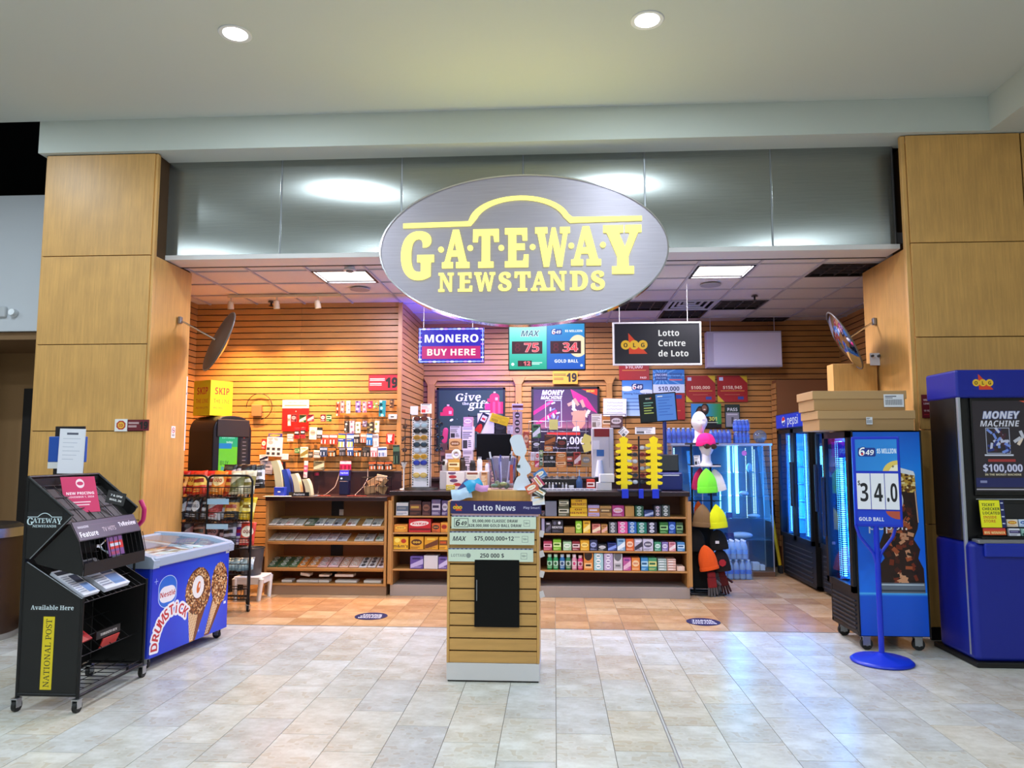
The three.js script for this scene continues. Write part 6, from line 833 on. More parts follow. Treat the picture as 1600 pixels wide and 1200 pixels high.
  const kraft = mat(0xb08a5a, 0.75); const boxed = (l, x, y, z, w, h, d, lx) => { const t = thing('cardboard_box', l, 'box', [x, y, z]); M('tray', RB(w * 0.97, h * 0.97, d * 0.97, 0.004), kraft, t, [0, h / 2, 0]); M('lid', RB(w, h * 0.42, d, 0.004), mat(0xb89262, 0.75), t, [0, h * 0.79 + 0.001, 0]); M('label', new THREE.PlaneGeometry(lx ? 0.16 : 0.05, lx ? 0.105 : 0.06), art(160, 100, (g) => { fill(g, '#e4e4e6', 0, 0, 160, 100); for (let k = 0; k < 30; k++) fill(g, '#3a3c44', 10 + k * 4.6, 40, 1 + (k % 3), 44); fill(g, '#5a5c66', 12, 12, 90, 8); fill(g, '#5a5c66', 12, 26, 60, 6); }, 0.6), t, [lx ? w * 0.36 : 0.02, h * 0.5, d / 2 + 0.002]); return t; };
  boxed('flat cardboard box lying directly on top of the wheeled cooler', 2.55, 1.731, -6.38, 0.78, 0.165, 0.42, 0); boxed('upper cardboard box with white shipping label on the wheeled cooler', 2.52, 1.898, -6.42, 0.76, 0.165, 0.4, 1);
  one('wooden_box', 'plain tan panel box standing behind the cardboard boxes', 'box', uvMetres(RB(0.42, 2.42, 0.16, 0.004), 0.9), MAPLE, [2.935, 1.21, -7.4]);
  const sw = thing('wall_bracket', 'small white metal bracket on the right shopfront return', 'bracket', [3.12, 2.44, -7.3]); M('plate', BX(0.09, 0.12, 0.012), mat(0xd8dcec, 0.4), sw, [0, 0.02, 0]); M('knob', CY(0.012, 0.012, 0.03, 10), mat(0x3a3a40, 0.4), sw, [0.03, 0.05, 0.02], [Math.PI / 2, 0, 0]); M('knob', CY(0.012, 0.012, 0.03, 10), mat(0x3a3a40, 0.4), sw, [-0.03, 0.05, 0.02], [Math.PI / 2, 0, 0]);
  const pt = struct('wall_partition'); M('board', uvMetres(BX(0.94, 2.55, 0.2), 0.9), mat(0x8a5a34, 0.6), pt, [3.51, 1.275, -10.32]); for (let y = 0.3; y < 2.5; y += 0.0762) M('slat', at(RB(0.016, 0.0655, 0.19, 0.0025), 0, 0, 0), SLAT, pt, [3.03, y + 0.038, -10.32]);
}
// ---------------------------------------------------------------- jackpot sign on a pole
{
  const o = thing('pole_sign', 'blue pole sign with white 34.0 jackpot digits on a round base', 'sign', [2.43, 0, -5.8]), blue = mat(0x0f2fc4, 0.35);
  M('base', new THREE.LatheGeometry([[0.001, 0], [0.215, 0], [0.22, 0.012], [0.2, 0.028], [0.06, 0.05], [0.03, 0.07], [0.001, 0.07]].map((v) => new THREE.Vector2(...v)), 40), blue, o); M('pole', bar([0, 0.05, 0], [0, 1.0, 0], 0.02, 16), blue, o); M('brace', tube([[0, 0.68, 0], [-0.03, 0.8, 0], [-0.12, 0.92, 0], [-0.15, 1.01, 0]], 0.012, 16, 8), blue, o); M('brace', tube([[0, 0.68, 0], [0.03, 0.8, 0], [0.12, 0.92, 0], [0.15, 1.01, 0]], 0.012, 16, 8), blue, o);
  const s = new THREE.Group(); s.name = 'sign_panel'; o.add(s); s.position.set(0.02, 1.335, 0); s.rotation.y = -0.22; M('frame', RB(0.33, 0.68, 0.05, 0.008), blue, s); const W = 0.3;
  M('upper_print', new THREE.PlaneGeometry(W - 0.01, 0.24), art(300, 240, (g, w, h) => { const q = g.createLinearGradient(0, 0, w, h); q.addColorStop(0, '#1f7ad0'); q.addColorStop(1, '#2a90e0'); g.fillStyle = q; g.fillRect(0, 0, w, h); ell(g, '#e8c860', 300, 260, 110, 100); ell(g, '#f4ecd0', 310, 270, 80, 80); txt(g, '+', 266, 206, 40, '#2a2410'); l649(g, 80, 96, 64, '#17358a'); txt(g, '$5 MILLION', 226, 90, 50, '#f2f6ff', { sx: 0.5 }); }, 0.4), s, [0, 0.2, 0.0258]);
  M('lower_print', new THREE.PlaneGeometry(W - 0.01, 0.1), art(300, 100, (g, w, h) => { fill(g, '#1340cc', 0, 0, w, h); ell(g, '#b8503a', 300, -10, 100, 70); txt(g, 'GOLD BALL', 96, 62, 40, '#f0f2fa', { sx: 0.85 }); }, 0.4), s, [0, -0.27, 0.0258]);
  ['3', '4', '.0'].forEach((c, i) => M('digit_card', new THREE.BoxGeometry(0.093, 0.27, 0.004), [mat(0xe6e6ec, 0.6), mat(0xe6e6ec, 0.6), mat(0xe6e6ec, 0.6), mat(0xe6e6ec, 0.6), art(96, 270, (g, w, h) => { fill(g, '#ebebf2', 0, 0, w, h); txt(g, c, c === '.0' ? 46 : 52, 145, 190, '#16161c', { sx: c === '.0' ? 0.52 : 0.62 }); if (i === 0) txt(g, '$', 16, 74, 50, '#16161c', { sx: 0.7 }); }, 0.6), mat(0xe6e6ec, 0.6)], s, [-0.098 + i * 0.098, -0.073, 0.028]));
}
// ---------------------------------------------------------------- lottery terminal at the right edge
{
  const o = thing('lottery_terminal', 'tall blue and black lottery terminal at the right edge', 'terminal', [3.06, 0, -5.72]), blue = mat(0x0d1f8e, 0.35), blk = mat(0x101013, 0.35), W = 0.86;
  M('base', RB(W + 0.02, 0.04, 0.62, 0.01), BLACK, o, [W / 2, 0.02, -0.27]); M('lower_cabinet', RB(W, 0.86, 0.52, 0.04, 3), blue, o, [W / 2, 0.465, -0.24]); M('drawer_front', RB(W - 0.12, 0.1, 0.03, 0.012, 2), mat(0x122aa0, 0.35), o, [W / 2 + 0.03, 0.84, 0.03]); M('shelf_edge', RB(W - 0.06, 0.03, 0.1, 0.01), mat(0x8a8a90, 0.35, 0.5), o, [W / 2 + 0.02, 0.9, -0.01]);
  M('upper_cabinet', RB(W, 1.1, 0.4, 0.02, 2), blk, o, [W / 2, 1.44, -0.28]); M('screen_bezel', RB(W - 0.16, 0.76, 0.03, 0.01), mat(0x08080a, 0.3), o, [W / 2 + 0.02, 1.61, -0.072]); M('bezel_line', join([at(BX(W - 0.18, 0.006, 0.004), 0, 0, 0)]), mat(0xc8ccd8, 0.3, 0.6), o, [W / 2 + 0.02, 1.205, -0.072]);
  M('slip_shelf', RB(W - 0.16, 0.02, 0.1, 0.004), BLACK, o, [W / 2 + 0.02, 0.925, -0.05]); M('slip_pocket', BX(W - 0.2, 0.24, 0.01), mat(0x1a1a1e, 0.3), o, [W / 2 + 0.04, 1.05, -0.078]);
  M('header', RB(W + 0.02, 0.215, 0.46, 0.02, 2), blue, o, [W / 2, 2.075, -0.26]); M('side_trim', RB(0.022, 2.06, 0.03, 0.006), mat(0xb8bcc8, 0.3, 0.6), o, [0.01, 1.1, -0.005 - 0.05]); 
  M('emblem', new THREE.PlaneGeometry(0.17, 0.12), art(230, 162, (g, w, h) => { fill(g, '#0d1f8e', 0, 0, w, h); olg(g, 110, 86, 108); }), o, [0.19, 2.085, -0.0285]);
  M('screen', new THREE.PlaneGeometry(0.56, 0.68), glowArt(560, 680, (g, w, h) => { drawMoney(g, w, h); fill(g, '#2f2a33', 0, 0, w, h); poly(g, '#d8543a', [[w * 0.62, 0], [w, 0], [w, h * 0.12]]); txt(g, 'NEW!', w * 0.82, 34, 38, '#ffd24a'); txt(g, 'MONEY', 0.37 * w, 108, 74, '#dfe8fa', { skew: -0.2, stroke: '#8a9ad0', sw: 8 }); txt(g, 'MACHINE', 0.35 * w, 172, 62, '#dfe8fa', { skew: -0.2 }); g.strokeStyle = '#c8d8f8'; g.lineWidth = 4; g.strokeRect(92, 206, 170, 190); for (let k = 0; k < 26; k++) { g.save(); g.translate(110 + rnd() * 136, 222 + rnd() * 160); g.rotate(rnd() * 3); fill(g, ['#7a9af0', '#c8d4f4', '#2a3a8a', '#4a2a3a'][k % 4], -24, -10, 48, 18); g.restore(); } for (let k = 0; k < 12; k++) { g.save(); g.translate(300 + rnd() * 200, 250 + rnd() * 150); g.rotate(rnd() * 3); fill(g, ['#e8dccb', '#d87a6a', '#c8d0e0'][k % 3], -30, -12, 60, 24); g.restore(); } fill(g, '#d8e4fa', 74, 404, 210, 12); fill(g, '#a83a3a', 96, 440, 200, 20); txt(g, '$100,000', 200, 506, 76, '#d8e0fa', { sx: 0.92, stroke: '#6a74b0', sw: 5 }); txt(g, 'IN THE MONEY MACHINE', 200, 556, 22, '#e8e4c0'); fill(g, '#232a66', 0, 580, w, 70); fill(g, '#8a94c4', 30, 600, 50, 18); fill(g, '#c8ccd8', 0, 662, w, 8); }, 0.55), o, [0.11 + 0.28, 1.605, -0.0555]); area(0xb8b4e0, 1.2, 0.5, 0.62, [3.45, 1.605, -5.76], [3.45, 1.5, 0]);
  const tk = board('ticket_checker_sign', 'yellow Ticket Checker Located Inside Store sign on the terminal', 'sign', 0.145, 0.2, 0.006, art(200, 276, (g, w, h) => { fill(g, '#f0ea1f', 0, 0, w, h); ['TICKET', 'CHECKER', 'LOCATED'].forEach((s, i) => txt(g, s, 20, 46 + i * 42, 40, '#1c2a14', { align: 'left' })); ['INSIDE', 'STORE'].forEach((s, i) => txt(g, s, 24, 172 + i * 40, 40, '#c85a1a', { align: 'left' })); }), [3.24, 1.1, -5.74], [-0.1, 0, 0], 0xd8d21a);
  const bw = board('winner_sign', 'orange BIG WINNER strip below the ticket checker sign', 'sign', 0.16, 0.05, 0.006, art(220, 70, (g, w, h) => { fill(g, '#d8561f', 0, 0, w, h); fill(g, '#c83a3a', 0, 0, w, 20); txt(g, 'BIG WINNER', w / 2, 46, 34, '#fbe4a0'); }), [3.25, 0.972, -5.72], [-0.12, 0, 0], 0xc04a1a);
  const side = board('dotted_strip', 'navy strip with white marks beside the ticket checker sign', 'sign', 0.028, 0.2, 0.006, art(28, 200, (g) => { fill(g, '#1c2460', 0, 0, 28, 200); for (let k = 0; k < 4; k++) fill(g, '#c8cce4', 3, 16 + k * 50, 20, 9); }), [3.33, 1.1, -5.742], [-0.1, 0, 0], 0x1c2460);
  const slips = [['#e4d8c8', '#d88a2a', '#f4e87a', 'orange and yellow', 3.4, 1.03], ['#c8d8f0', '#3a6ab8', '#eef4fc', 'blue and white', 3.49, 1.03], ['#d8d8e4', '#3a3460', '#8a84b0', 'lilac and navy', 3.4, 0.965], ['#8ab0a8', '#1f4a44', '#d8e8e4', 'teal and white', 3.49, 0.965]]; for (const [a, b, c, n, x, y] of slips) one('slip_stack', n + ' stack of lottery slips in the terminal pocket', 'slips', packGeo(0.08, 0.056, 0.03, cell(a, b, c, 1)), PACK, [x, y, -5.765 + (y < 1 ? 0.02 : 0)], [-0.15, 0, 0]);
}
// ---------------------------------------------------------------- glass display cabinet and water
const bottleProf = [[0.001, 0], [0.03, 0.002], [0.032, 0.02], [0.03, 0.06], [0.032, 0.1], [0.031, 0.135], [0.022, 0.17], [0.012, 0.19], [0.012, 0.2]].map((v) => new THREE.Vector2(...v)), bottleG = new THREE.LatheGeometry(bottleProf, 12), capG = CY(0.014, 0.014, 0.014, 12), bandG = new THREE.CylinderGeometry(0.0325, 0.0325, 0.045, 12, 1, true);
const WATER = new THREE.MeshPhysicalMaterial({ color: 0xd8ecfa, roughness: 0.1, transmission: 0.55, thickness: 0 }), WCAP = mat(0xdce8f4, 0.4), WBAND = mat(0x2f7ad0, 0.35), FILM = new THREE.MeshPhysicalMaterial({ color: 0xd4ecff, roughness: 0.12, transmission: 0.92, thickness: 0, side: THREE.DoubleSide });
function waterCase(label, [x, y, z], nx, nz, s = 1, band = WBAND, cap = WCAP, body = WATER) {
  const t = thing('water_case', label, 'water case', [x, y, z]); t.scale.setScalar(s);
  for (let i = 0; i < nx; i++) for (let j = 0; j < nz; j++) { const b = new THREE.Group(); b.name = 'bottle'; b.position.set((i - (nx - 1) / 2) * 0.066, 0.001, -j * 0.066 - 0.035); t.add(b); M('body', bottleG, body, b); M('cap', capG, cap, b, [0, 0.207, 0]); M('label', bandG, band, b, [0, 0.085, 0]); }
  const w = nx * 0.066 + 0.006, d = nz * 0.066 + 0.006; const g = new THREE.PlaneGeometry(w, 0.2, 12, 4), p = g.attributes.position; for (let i = 0; i < p.count; i++) p.setZ(i, 0.003 * Math.sin(p.getX(i) * 95) + 0.002 * Math.sin(p.getY(i) * 90)); g.computeVertexNormals(); M('shrink_wrap', g, FILM, t, [0, 0.106, 0.004]); return t;
}
{
  const o = thing('display_cabinet', 'glass display cabinet with glowing blue light strips', 'display cabinet', [2.14, 0, -9.82]), W = 1.26, D = 0.4, fr = mat(0xa8b0c0, 0.3, 0.7);
  M('plinth', RB(W, 0.06, D, 0.004), mat(0x6a4a34, 0.5), o, [0, 0.03, 0]); M('top', RB(W + 0.02, 0.03, D + 0.02, 0.004), mat(0xb4bccc, 0.3, 0.5), o, [0, 1.66, 0]);
  for (const x of [-W / 2 + 0.008, -0.25, W / 2 - 0.008]) M('upright', BX(0.014, 1.585, 0.014), fr, o, [x, 0.8525, D / 2 - 0.01]); for (const x of [-W / 2 + 0.008, W / 2 - 0.008]) M('upright', BX(0.014, 1.585, 0.014), fr, o, [x, 0.8525, -D / 2 + 0.01]);
  M('glass_front', BX(0.37, 1.57, 0.005), GLASS, o, [-0.437, 0.852, D / 2 - 0.01]); M('glass_front', BX(0.86, 1.57, 0.005), GLASS, o, [0.185, 0.852, D / 2 - 0.01]); M('glass_side', BX(0.005, 1.57, D - 0.05), GLASS, o, [W / 2 - 0.008, 0.852, 0]); M('glass_side', BX(0.005, 1.57, D - 0.05), GLASS, o, [-W / 2 + 0.008, 0.852, 0]); M('back_panel', BX(W - 0.02, 1.58, 0.008), mat(0x5f7590, 0.4), o, [0, 0.852, -D / 2 + 0.006]);
  for (const y of [0.45, 0.72, 1.0, 1.3]) M('glass_shelf', BX(W - 0.04, 0.006, D - 0.08), new THREE.MeshPhysicalMaterial({ color: 0xbfe4f4, roughness: 0.05, transmission: 0.9, thickness: 0 }), o, [0, y, 0]);
  const tube1 = new THREE.MeshPhysicalMaterial({ color: 0xffffff, emissive: 0x6fd0ff, emissiveIntensity: 4, roughness: 0.4 }), dots = glowArt(16, 1024, (g) => { fill(g, '#06121e', 0, 0, 16, 1024); for (let k = 0; k < 44; k++) { fill(g, '#9ae0ff', 2, 4 + k * 23.2, 12, 14); fill(g, '#f4fcff', 4, 7 + k * 23.2, 8, 8); } }, 2.4);
  for (const [x, w, y0, y1] of [[0.165, 0.035, 0.72, 1.64], [0.265, 0.04, 0.76, 1.64], [0.045, 0.014, 0.72, 1.2], [0.225, 0.012, 1.3, 1.64]]) { M('light_tube', RB(w, y1 - y0, 0.02, 0.006), tube1, o, [x, (y0 + y1) / 2, -0.13]); area(0x5cc4ff, 24, w, y1 - y0, [2.14 + x, (y0 + y1) / 2, -9.935], [2.14 + x, 1.1, -6]); }
  for (const [x, y0, y1, w] of [[0.385, 0.72, 1.62, 0.014], [0.475, 0.72, 1.64, 0.02], [0.5, 0.72, 1.6, 0.014], [-0.55, 1.06, 1.62, 0.024]]) M('light_strip', BX(w, y1 - y0, 0.004), dots, o, [x, (y0 + y1) / 2, -0.12]);
  const bits = [[-0.1, 1.003, 'dark boxed gift set', 0x1c2c4a, 0.1, 0.12], [0.3, 1.003, 'clear figurine', 0xa8c0d4, 0.12, 0.06], [0.42, 0.723, 'clear glass dish', 0x9ab4cc, 0.16, 0.05], [0.38, 1.303, 'pale glass figurine', 0x8aa8c8, 0.07, 0.12], [0.1, 0.723, 'small blue box', 0x2a4a8a, 0.08, 0.07], [0.25, 0.453, 'silver wrapped bundle', 0xb8c4d0, 0.3, 0.09], [0.1, 0.453, 'navy pouch', 0x1f2f6a, 0.1, 0.08], [0.42, 0.063, 'white carton', 0xdfe0e6, 0.09, 0.1], [0.3, 0.063, 'small white carton', 0xd6d8e0, 0.08, 0.07], [0.5, 0.063, 'square white carton', 0xe4e4ea, 0.06, 0.07], [0.14, 0.163, 'grey pair of slippers', 0x8a8480, 0.24, 0.08]];
  bits.forEach(([x, y, l, c, w, h]) => { if (/slippers/.test(l)) y = 0.453 - 0.29; one('cabinet_item', l + ' inside the glass cabinet', 'trinket', /dish|figurine|bundle|slippers/.test(l) ? new THREE.SphereGeometry(0.5, 16, 10).scale(w, h, 0.12).translate(0, h / 2, 0) : RB(w, h, 0.1, 0.006).translate(0, h / 2, 0), mat(c, 0.3), [2.14 + x, /slippers/.test(l) ? 0.135 : y, -9.75]); });
  const pk = one('round_sticker', 'round pink sticker on the cabinet glass', 'sticker', at(CY(0.032, 0.032, 0.002, 20), 0, 0, 0, Math.PI / 2), mat(0xc86aa8, 0.5), [2.43, 1.55, -9.625]);
  waterCase('lower case of bottled water on the floor before the cabinet', [2.2, 0.0, -9.36], 6, 3, 1.12); waterCase('upper case of bottled water stacked on another before the cabinet', [2.17, 0.242, -9.37], 6, 3, 1.08, mat(0x8ab8ea, 0.35));
  const deep = new THREE.MeshPhysicalMaterial({ color: 0x5a86ee, roughness: 0.12, transmission: 0.4, thickness: 0 }), nav = mat(0x1f3aa8, 0.35);
  waterCase('lower blue water case on the right of the cabinet top', [2.44, 1.676, -9.72], 4, 3, 0.72, WBAND, WCAP, deep); waterCase('upper blue water case on the right of the cabinet top', [2.44, 1.832, -9.72], 4, 3, 0.72, mat(0x5a8af0, 0.35), WCAP, deep); waterCase('navy drink case in the middle of the cabinet top', [2.16, 1.676, -9.72], 5, 2, 0.85, nav, mat(0x2a2f6a, 0.4), deep); waterCase('blue bottled drinks on the left of the cabinet top', [1.66, 1.676, -9.72], 6, 2, 0.95, nav, WCAP, deep);
  const cl = thing('clear_bag', 'clear crumpled bag at the right end of the cabinet top', 'bag', [2.66, 1.676, -9.72]); M('film', new THREE.SphereGeometry(0.08, 14, 10).scale(1.1, 1.1, 0.9).translate(0, 0.088, 0), FILM, cl); M('contents', RB(0.09, 0.06, 0.08, 0.01), mat(0x5a5660, 0.6), cl, [0, 0.035, 0]);
  const yb = thing('broom', 'yellow handled broom leaning on the wall by the cabinet', 'broom', [2.90, 0, -9.95]); M('handle', bar([0.02, 0.1, 0.03], [-0.045, 0.74, -0.04], 0.022, 10), mat(0xe0b41c, 0.45), yb); M('head', RB(0.05, 0.1, 0.1, 0.01), mat(0x1c1a1a, 0.7), yb, [0.022, 0.05, 0.032]);
}
// ---------------------------------------------------------------- mannequin heads, hats and gloves
function headGeo() {
  const g = new THREE.SphereGeometry(1, 40, 32), p = g.attributes.position, v = new THREE.Vector3();
  for (let i = 0; i < p.count; i++) { v.fromBufferAttribute(p, i); let { x, y, z } = v; const jaw = y < 0 ? 1 + 0.32 * y : 1; let X = x * 0.078 * jaw, Y = y * 0.118, Z = z * 0.096 * (y < -0.3 ? 1 + 0.18 * (y + 0.3) : 1); if (z > 0) { const gs = (cx, cy, sx, sy) => Math.exp(-(((x - cx) / sx) ** 2) - (((y - cy) / sy) ** 2)); Z += 0.022 * gs(0, -0.12, 0.11, 0.2) + 0.006 * gs(0, -0.45, 0.22, 0.07) + 0.008 * gs(0, -0.74, 0.2, 0.12) - 0.012 * gs(0.34, 0.1, 0.17, 0.1) - 0.012 * gs(-0.34, 0.1, 0.17, 0.1) + 0.006 * gs(0, 0.25, 0.6, 0.08); } if (Math.abs(x) > 0.9 && Math.abs(y) < 0.3) X *= 1.06; p.setXYZ(i, X, Y, Z); }
  g.computeVertexNormals(); return g;
}
function beanie(name, label, color, [x, y, z], w, h, { turn = 0, tilt = 0, cuff = 0.22, cuffColor, dome = 0.5, cat = 'hat', d = 0.5 } = {}) {
  const o = thing(name, label, cat, [x, y, z], turn); o.rotation.z = tilt; const N = 16, pr = []; for (let i = 0; i <= N; i++) { const t = i / N; pr.push(new THREE.Vector2(Math.max(0.0008, (w / 2) * (t < 0.3 ? 1 : Math.cos((t - 0.3) / 0.7 * Math.PI / 2) ** dome)), h * t)); }
  const g = new THREE.LatheGeometry(pr, 32), p = g.attributes.position; for (let i = 0; i < p.count; i++) { const a = Math.atan2(p.getZ(i), p.getX(i)), k = 1 + 0.03 * Math.sin(a * 11 + p.getY(i) * 30) + 0.02 * Math.sin(a * 5); p.setX(i, p.getX(i) * k); p.setZ(i, p.getZ(i) * k * d); } g.computeVertexNormals();
  const m = mat(color, 0.95, 0, { side: THREE.DoubleSide }); M('crown', g, m, o); if (cuff) { const c = new THREE.LatheGeometry([[w / 2 * 1.0, 0.0], [w / 2 * 1.06, 0.006], [w / 2 * 1.06, h * cuff], [w / 2, h * cuff + 0.006]].map((q) => new THREE.Vector2(...q)), 32); c.scale(1, 1, d); M('cuff', c, mat(cuffColor ?? color, 0.95, 0, { side: THREE.DoubleSide }), o); } return o;
}
function glove(label, c1, c2, [x, y, z], s, turn = 0, tilt = 0) {
  const o = thing('glove', label, 'glove', [x, y, z], turn); o.rotation.z = tilt; const f = []; M('palm', RB(0.085 * s, 0.1 * s, 0.035 * s, 0.014 * s, 2), mat(c1, 0.9), o, [0, 0, 0]); M('cuff', RB(0.075 * s, 0.05 * s, 0.04 * s, 0.012 * s, 2), mat(c1, 0.95), o, [0, 0.072 * s, 0]);
  [[-0.032, 0.075, -0.12], [-0.011, 0.088, -0.04], [0.011, 0.084, 0.04], [0.032, 0.068, 0.12]].forEach(([fx, L, a]) => { const g = new THREE.CapsuleGeometry(0.0105 * s, L * s, 4, 8); g.translate(0, -L * s / 2, 0); M('finger', g, mat(c2, 0.9), o, [fx * s, -0.042 * s, 0], [0.06, 0, a]); }); M('thumb', new THREE.CapsuleGeometry(0.012 * s, 0.05 * s, 4, 8).translate(0, -0.025 * s, 0), mat(c2, 0.9), o, [0.042 * s, 0.012 * s, 0.004], [0.1, 0, 0.7]); return o;
}
function shades(parent, w, frame, lens, pos, rot, nm) {
  const o = parent ? new THREE.Group() : thing('sunglasses', nm, 'sunglasses', pos); if (parent) { o.name = 'sunglasses'; parent.add(o); o.position.set(...pos); } if (rot) o.rotation.set(...rot); const r = w * 0.2, L = new THREE.SphereGeometry(r, 14, 10).scale(1.15, 0.85, 0.18), F = new THREE.TorusGeometry(r, r * 0.14, 6, 20).scale(1.15, 0.85, 1); for (const s of [-1, 1]) { M('lens', L, mat(lens, 0.12), o, [s * w * 0.26, 0, 0]); M('rim', F, mat(frame, 0.35), o, [s * w * 0.26, 0, 0]); M('temple', bar([s * w * 0.5, r * 0.35, 0], [s * w * 0.48, r * 0.3, -w * 0.55], w * 0.018), mat(frame, 0.35), o); } M('bridge', bar([-w * 0.07, r * 0.25, 0], [w * 0.07, r * 0.25, 0], w * 0.02), mat(frame, 0.35), o); return o;
}
{
  const st = thing('hat_stand', 'black hat stand loaded with beanies beside the candy counter', 'stand', [1.66, 0, -8.42]), m = BLACKMETAL; M('base', bars([[[-0.18, 0.02, 0.12], [0.18, 0.02, 0.12]], [[-0.18, 0.02, -0.12], [0.18, 0.02, -0.12]], [[-0.18, 0.02, 0.12], [-0.18, 0.02, -0.12]], [[0.18, 0.02, 0.12], [0.18, 0.02, -0.12]], [[-0.18, 0.02, 0], [0.18, 0.02, 0]]], 0.012, 8), m, st); M('upright', bars([[[-0.12, 0.02, 0], [-0.12, 1.65, 0]], [[0.09, 0.02, 0], [0.09, 1.65, 0]]], 0.013, 8), m, st); M('hanging_cloth', RB(0.22, 0.82, 0.04, 0.01), mat(0x050506, 0.9), st, [-0.03, 0.47, 0.0]);
  const arms = []; for (const y of [1.42, 1.02, 0.76, 0.45]) arms.push([[-0.16, y, 0.0], [0.2, y, 0.0]], [[-0.1, y, 0], [-0.1, y, 0.12]], [[0.1, y, 0], [0.1, y, 0.12]]); M('arms', bars(arms, 0.006, 6), m, st); M('shelf', RB(0.34, 0.02, 0.2, 0.004), mat(0x2a2a2e, 0.5), st, [0.0, 1.655, -0.02]); M('shelf', RB(0.3, 0.015, 0.2, 0.004), mat(0xb8b4bc, 0.4), st, [0.02, 1.405, 0.06]);
  const hg = headGeo(), head = (l, x, y, z, turn) => { const o = thing('mannequin_head', l, 'mannequin head', [x, y, z], turn); M('head', hg, mat(0xd6d2d2, 0.5), o, [0, 0.21, 0.01]); M('neck', new THREE.LatheGeometry([[0.066, 0], [0.064, 0.02], [0.048, 0.055], [0.047, 0.13]].map((v) => new THREE.Vector2(...v)), 24), mat(0xe9e6ea, 0.45), o); return o; };
  head('bare white mannequin head on top of the hat stand', 1.635, 1.666, -8.43, 0.05).scale.setScalar(1.08); head('white mannequin head wearing a pink beanie and sunglasses', 1.69, 1.413, -8.34, 0.25);
  beanie('beanie', 'hot pink beanie on the lower mannequin head', 0xe81c78, [1.686, 1.635, -8.335], 0.2, 0.14, { turn: 0.25, tilt: 0.1, cuff: 0.3, d: 1.12, dome: 0.42 }); shades(null, 0.15, 0x2a1c18, 0x3a2a24, [1.712, 1.622, -8.222], [0, 0.25, -0.05], 'brown sunglasses on the face of the pink beanie head');
  const tg = thing('price_tag', 'white price tag with dark print hanging below the pink beanie', 'tag', [1.565, 1.47, -8.22]); M('card', packGeo(0.065, 0.11, 0.002, cell('#e8e6ea', '#2a2a30', '#8a8a90', 2)), PACK, tg, [0, 0, 0], [0, 0, 0.08]);
  const Z = -8.3; beanie('beanie', 'crimson beanie half hidden behind the neon green one', 0xc01f5a, [1.6, 1.14, Z - 0.06], 0.15, 0.25, { tilt: -0.1, dome: 0.7 }); beanie('beanie', 'neon green beanie hanging on the hat stand', 0x7cf03a, [1.68, 1.115, Z + 0.03], 0.21, 0.27, { tilt: 0.04, dome: 0.75 }); beanie('beanie', 'white knitted beanie hanging at the right of the hat stand', 0xe4dfd8, [1.82, 1.13, Z - 0.03], 0.16, 0.25, { tilt: 0.22, dome: 0.6 });
  beanie('beanie', 'tan brown beanie hanging on the hat stand', 0x8a6a44, [1.61, 0.745, Z + 0.02], 0.2, 0.25, { tilt: -0.06, cuff: 0.18, dome: 0.75 }); beanie('beanie', 'bright orange beanie tip above the brown one', 0xe85a1a, [1.595, 0.86, Z - 0.07], 0.1, 0.16, { cuff: 0, dome: 0.7 }); beanie('beanie', 'neon yellow beanie hanging on the hat stand', 0xe6ee14, [1.79, 0.735, Z + 0.03], 0.19, 0.26, { tilt: 0.1, dome: 0.8 });
  beanie('beanie', 'black beanie with small white logo on the right of the stand', 0x060608, [1.8, 0.5, Z], 0.19, 0.22, { tilt: 0.12 }); beanie('beanie', 'black beanie hanging low on the left of the stand', 0x060607, [1.56, 0.48, Z], 0.17, 0.24, {}); beanie('beanie', 'black and red patterned beanie low on the right of the stand', 0x14090b, [1.82, 0.27, Z], 0.19, 0.24, { tilt: 0.1, cuffColor: 0x14090b });
  one('cap_patch', 'small white logo patch on the right black beanie', 'patch', BX(0.04, 0.03, 0.003), mat(0xe0dce0, 0.7), [1.765, 0.585, Z + 0.055]); one('cap_patch', 'dark red maple leaf patch on the patterned beanie', 'patch', at(CY(0.04, 0.04, 0.004, 7), 0, 0, 0, Math.PI / 2), mat(0xa81c2a, 0.8), [1.815, 0.365, Z + 0.056]);
  beanie('beanie', 'large bright orange beanie low on the hat stand', 0xf05a14, [1.675, 0.29, Z + 0.06], 0.2, 0.27, { tilt: 0.2, cuff: 0.12, dome: 0.6 });
  glove('grey and red striped glove at the bottom of the hat stand', 0x8a1f24, 0x5f5c60, [1.7, 0.155, Z + 0.05], 1.15, 0.1, 0.08); glove('dark red glove at the bottom right of the hat stand', 0x5a1418, 0x3a1014, [1.84, 0.16, Z - 0.03], 1.1, -0.2, 0.25); glove('grey glove behind the striped one on the hat stand', 0x4a484c, 0x6a686c, [1.76, 0.15, Z - 0.03], 1.05, 0.1, 0.15);
}
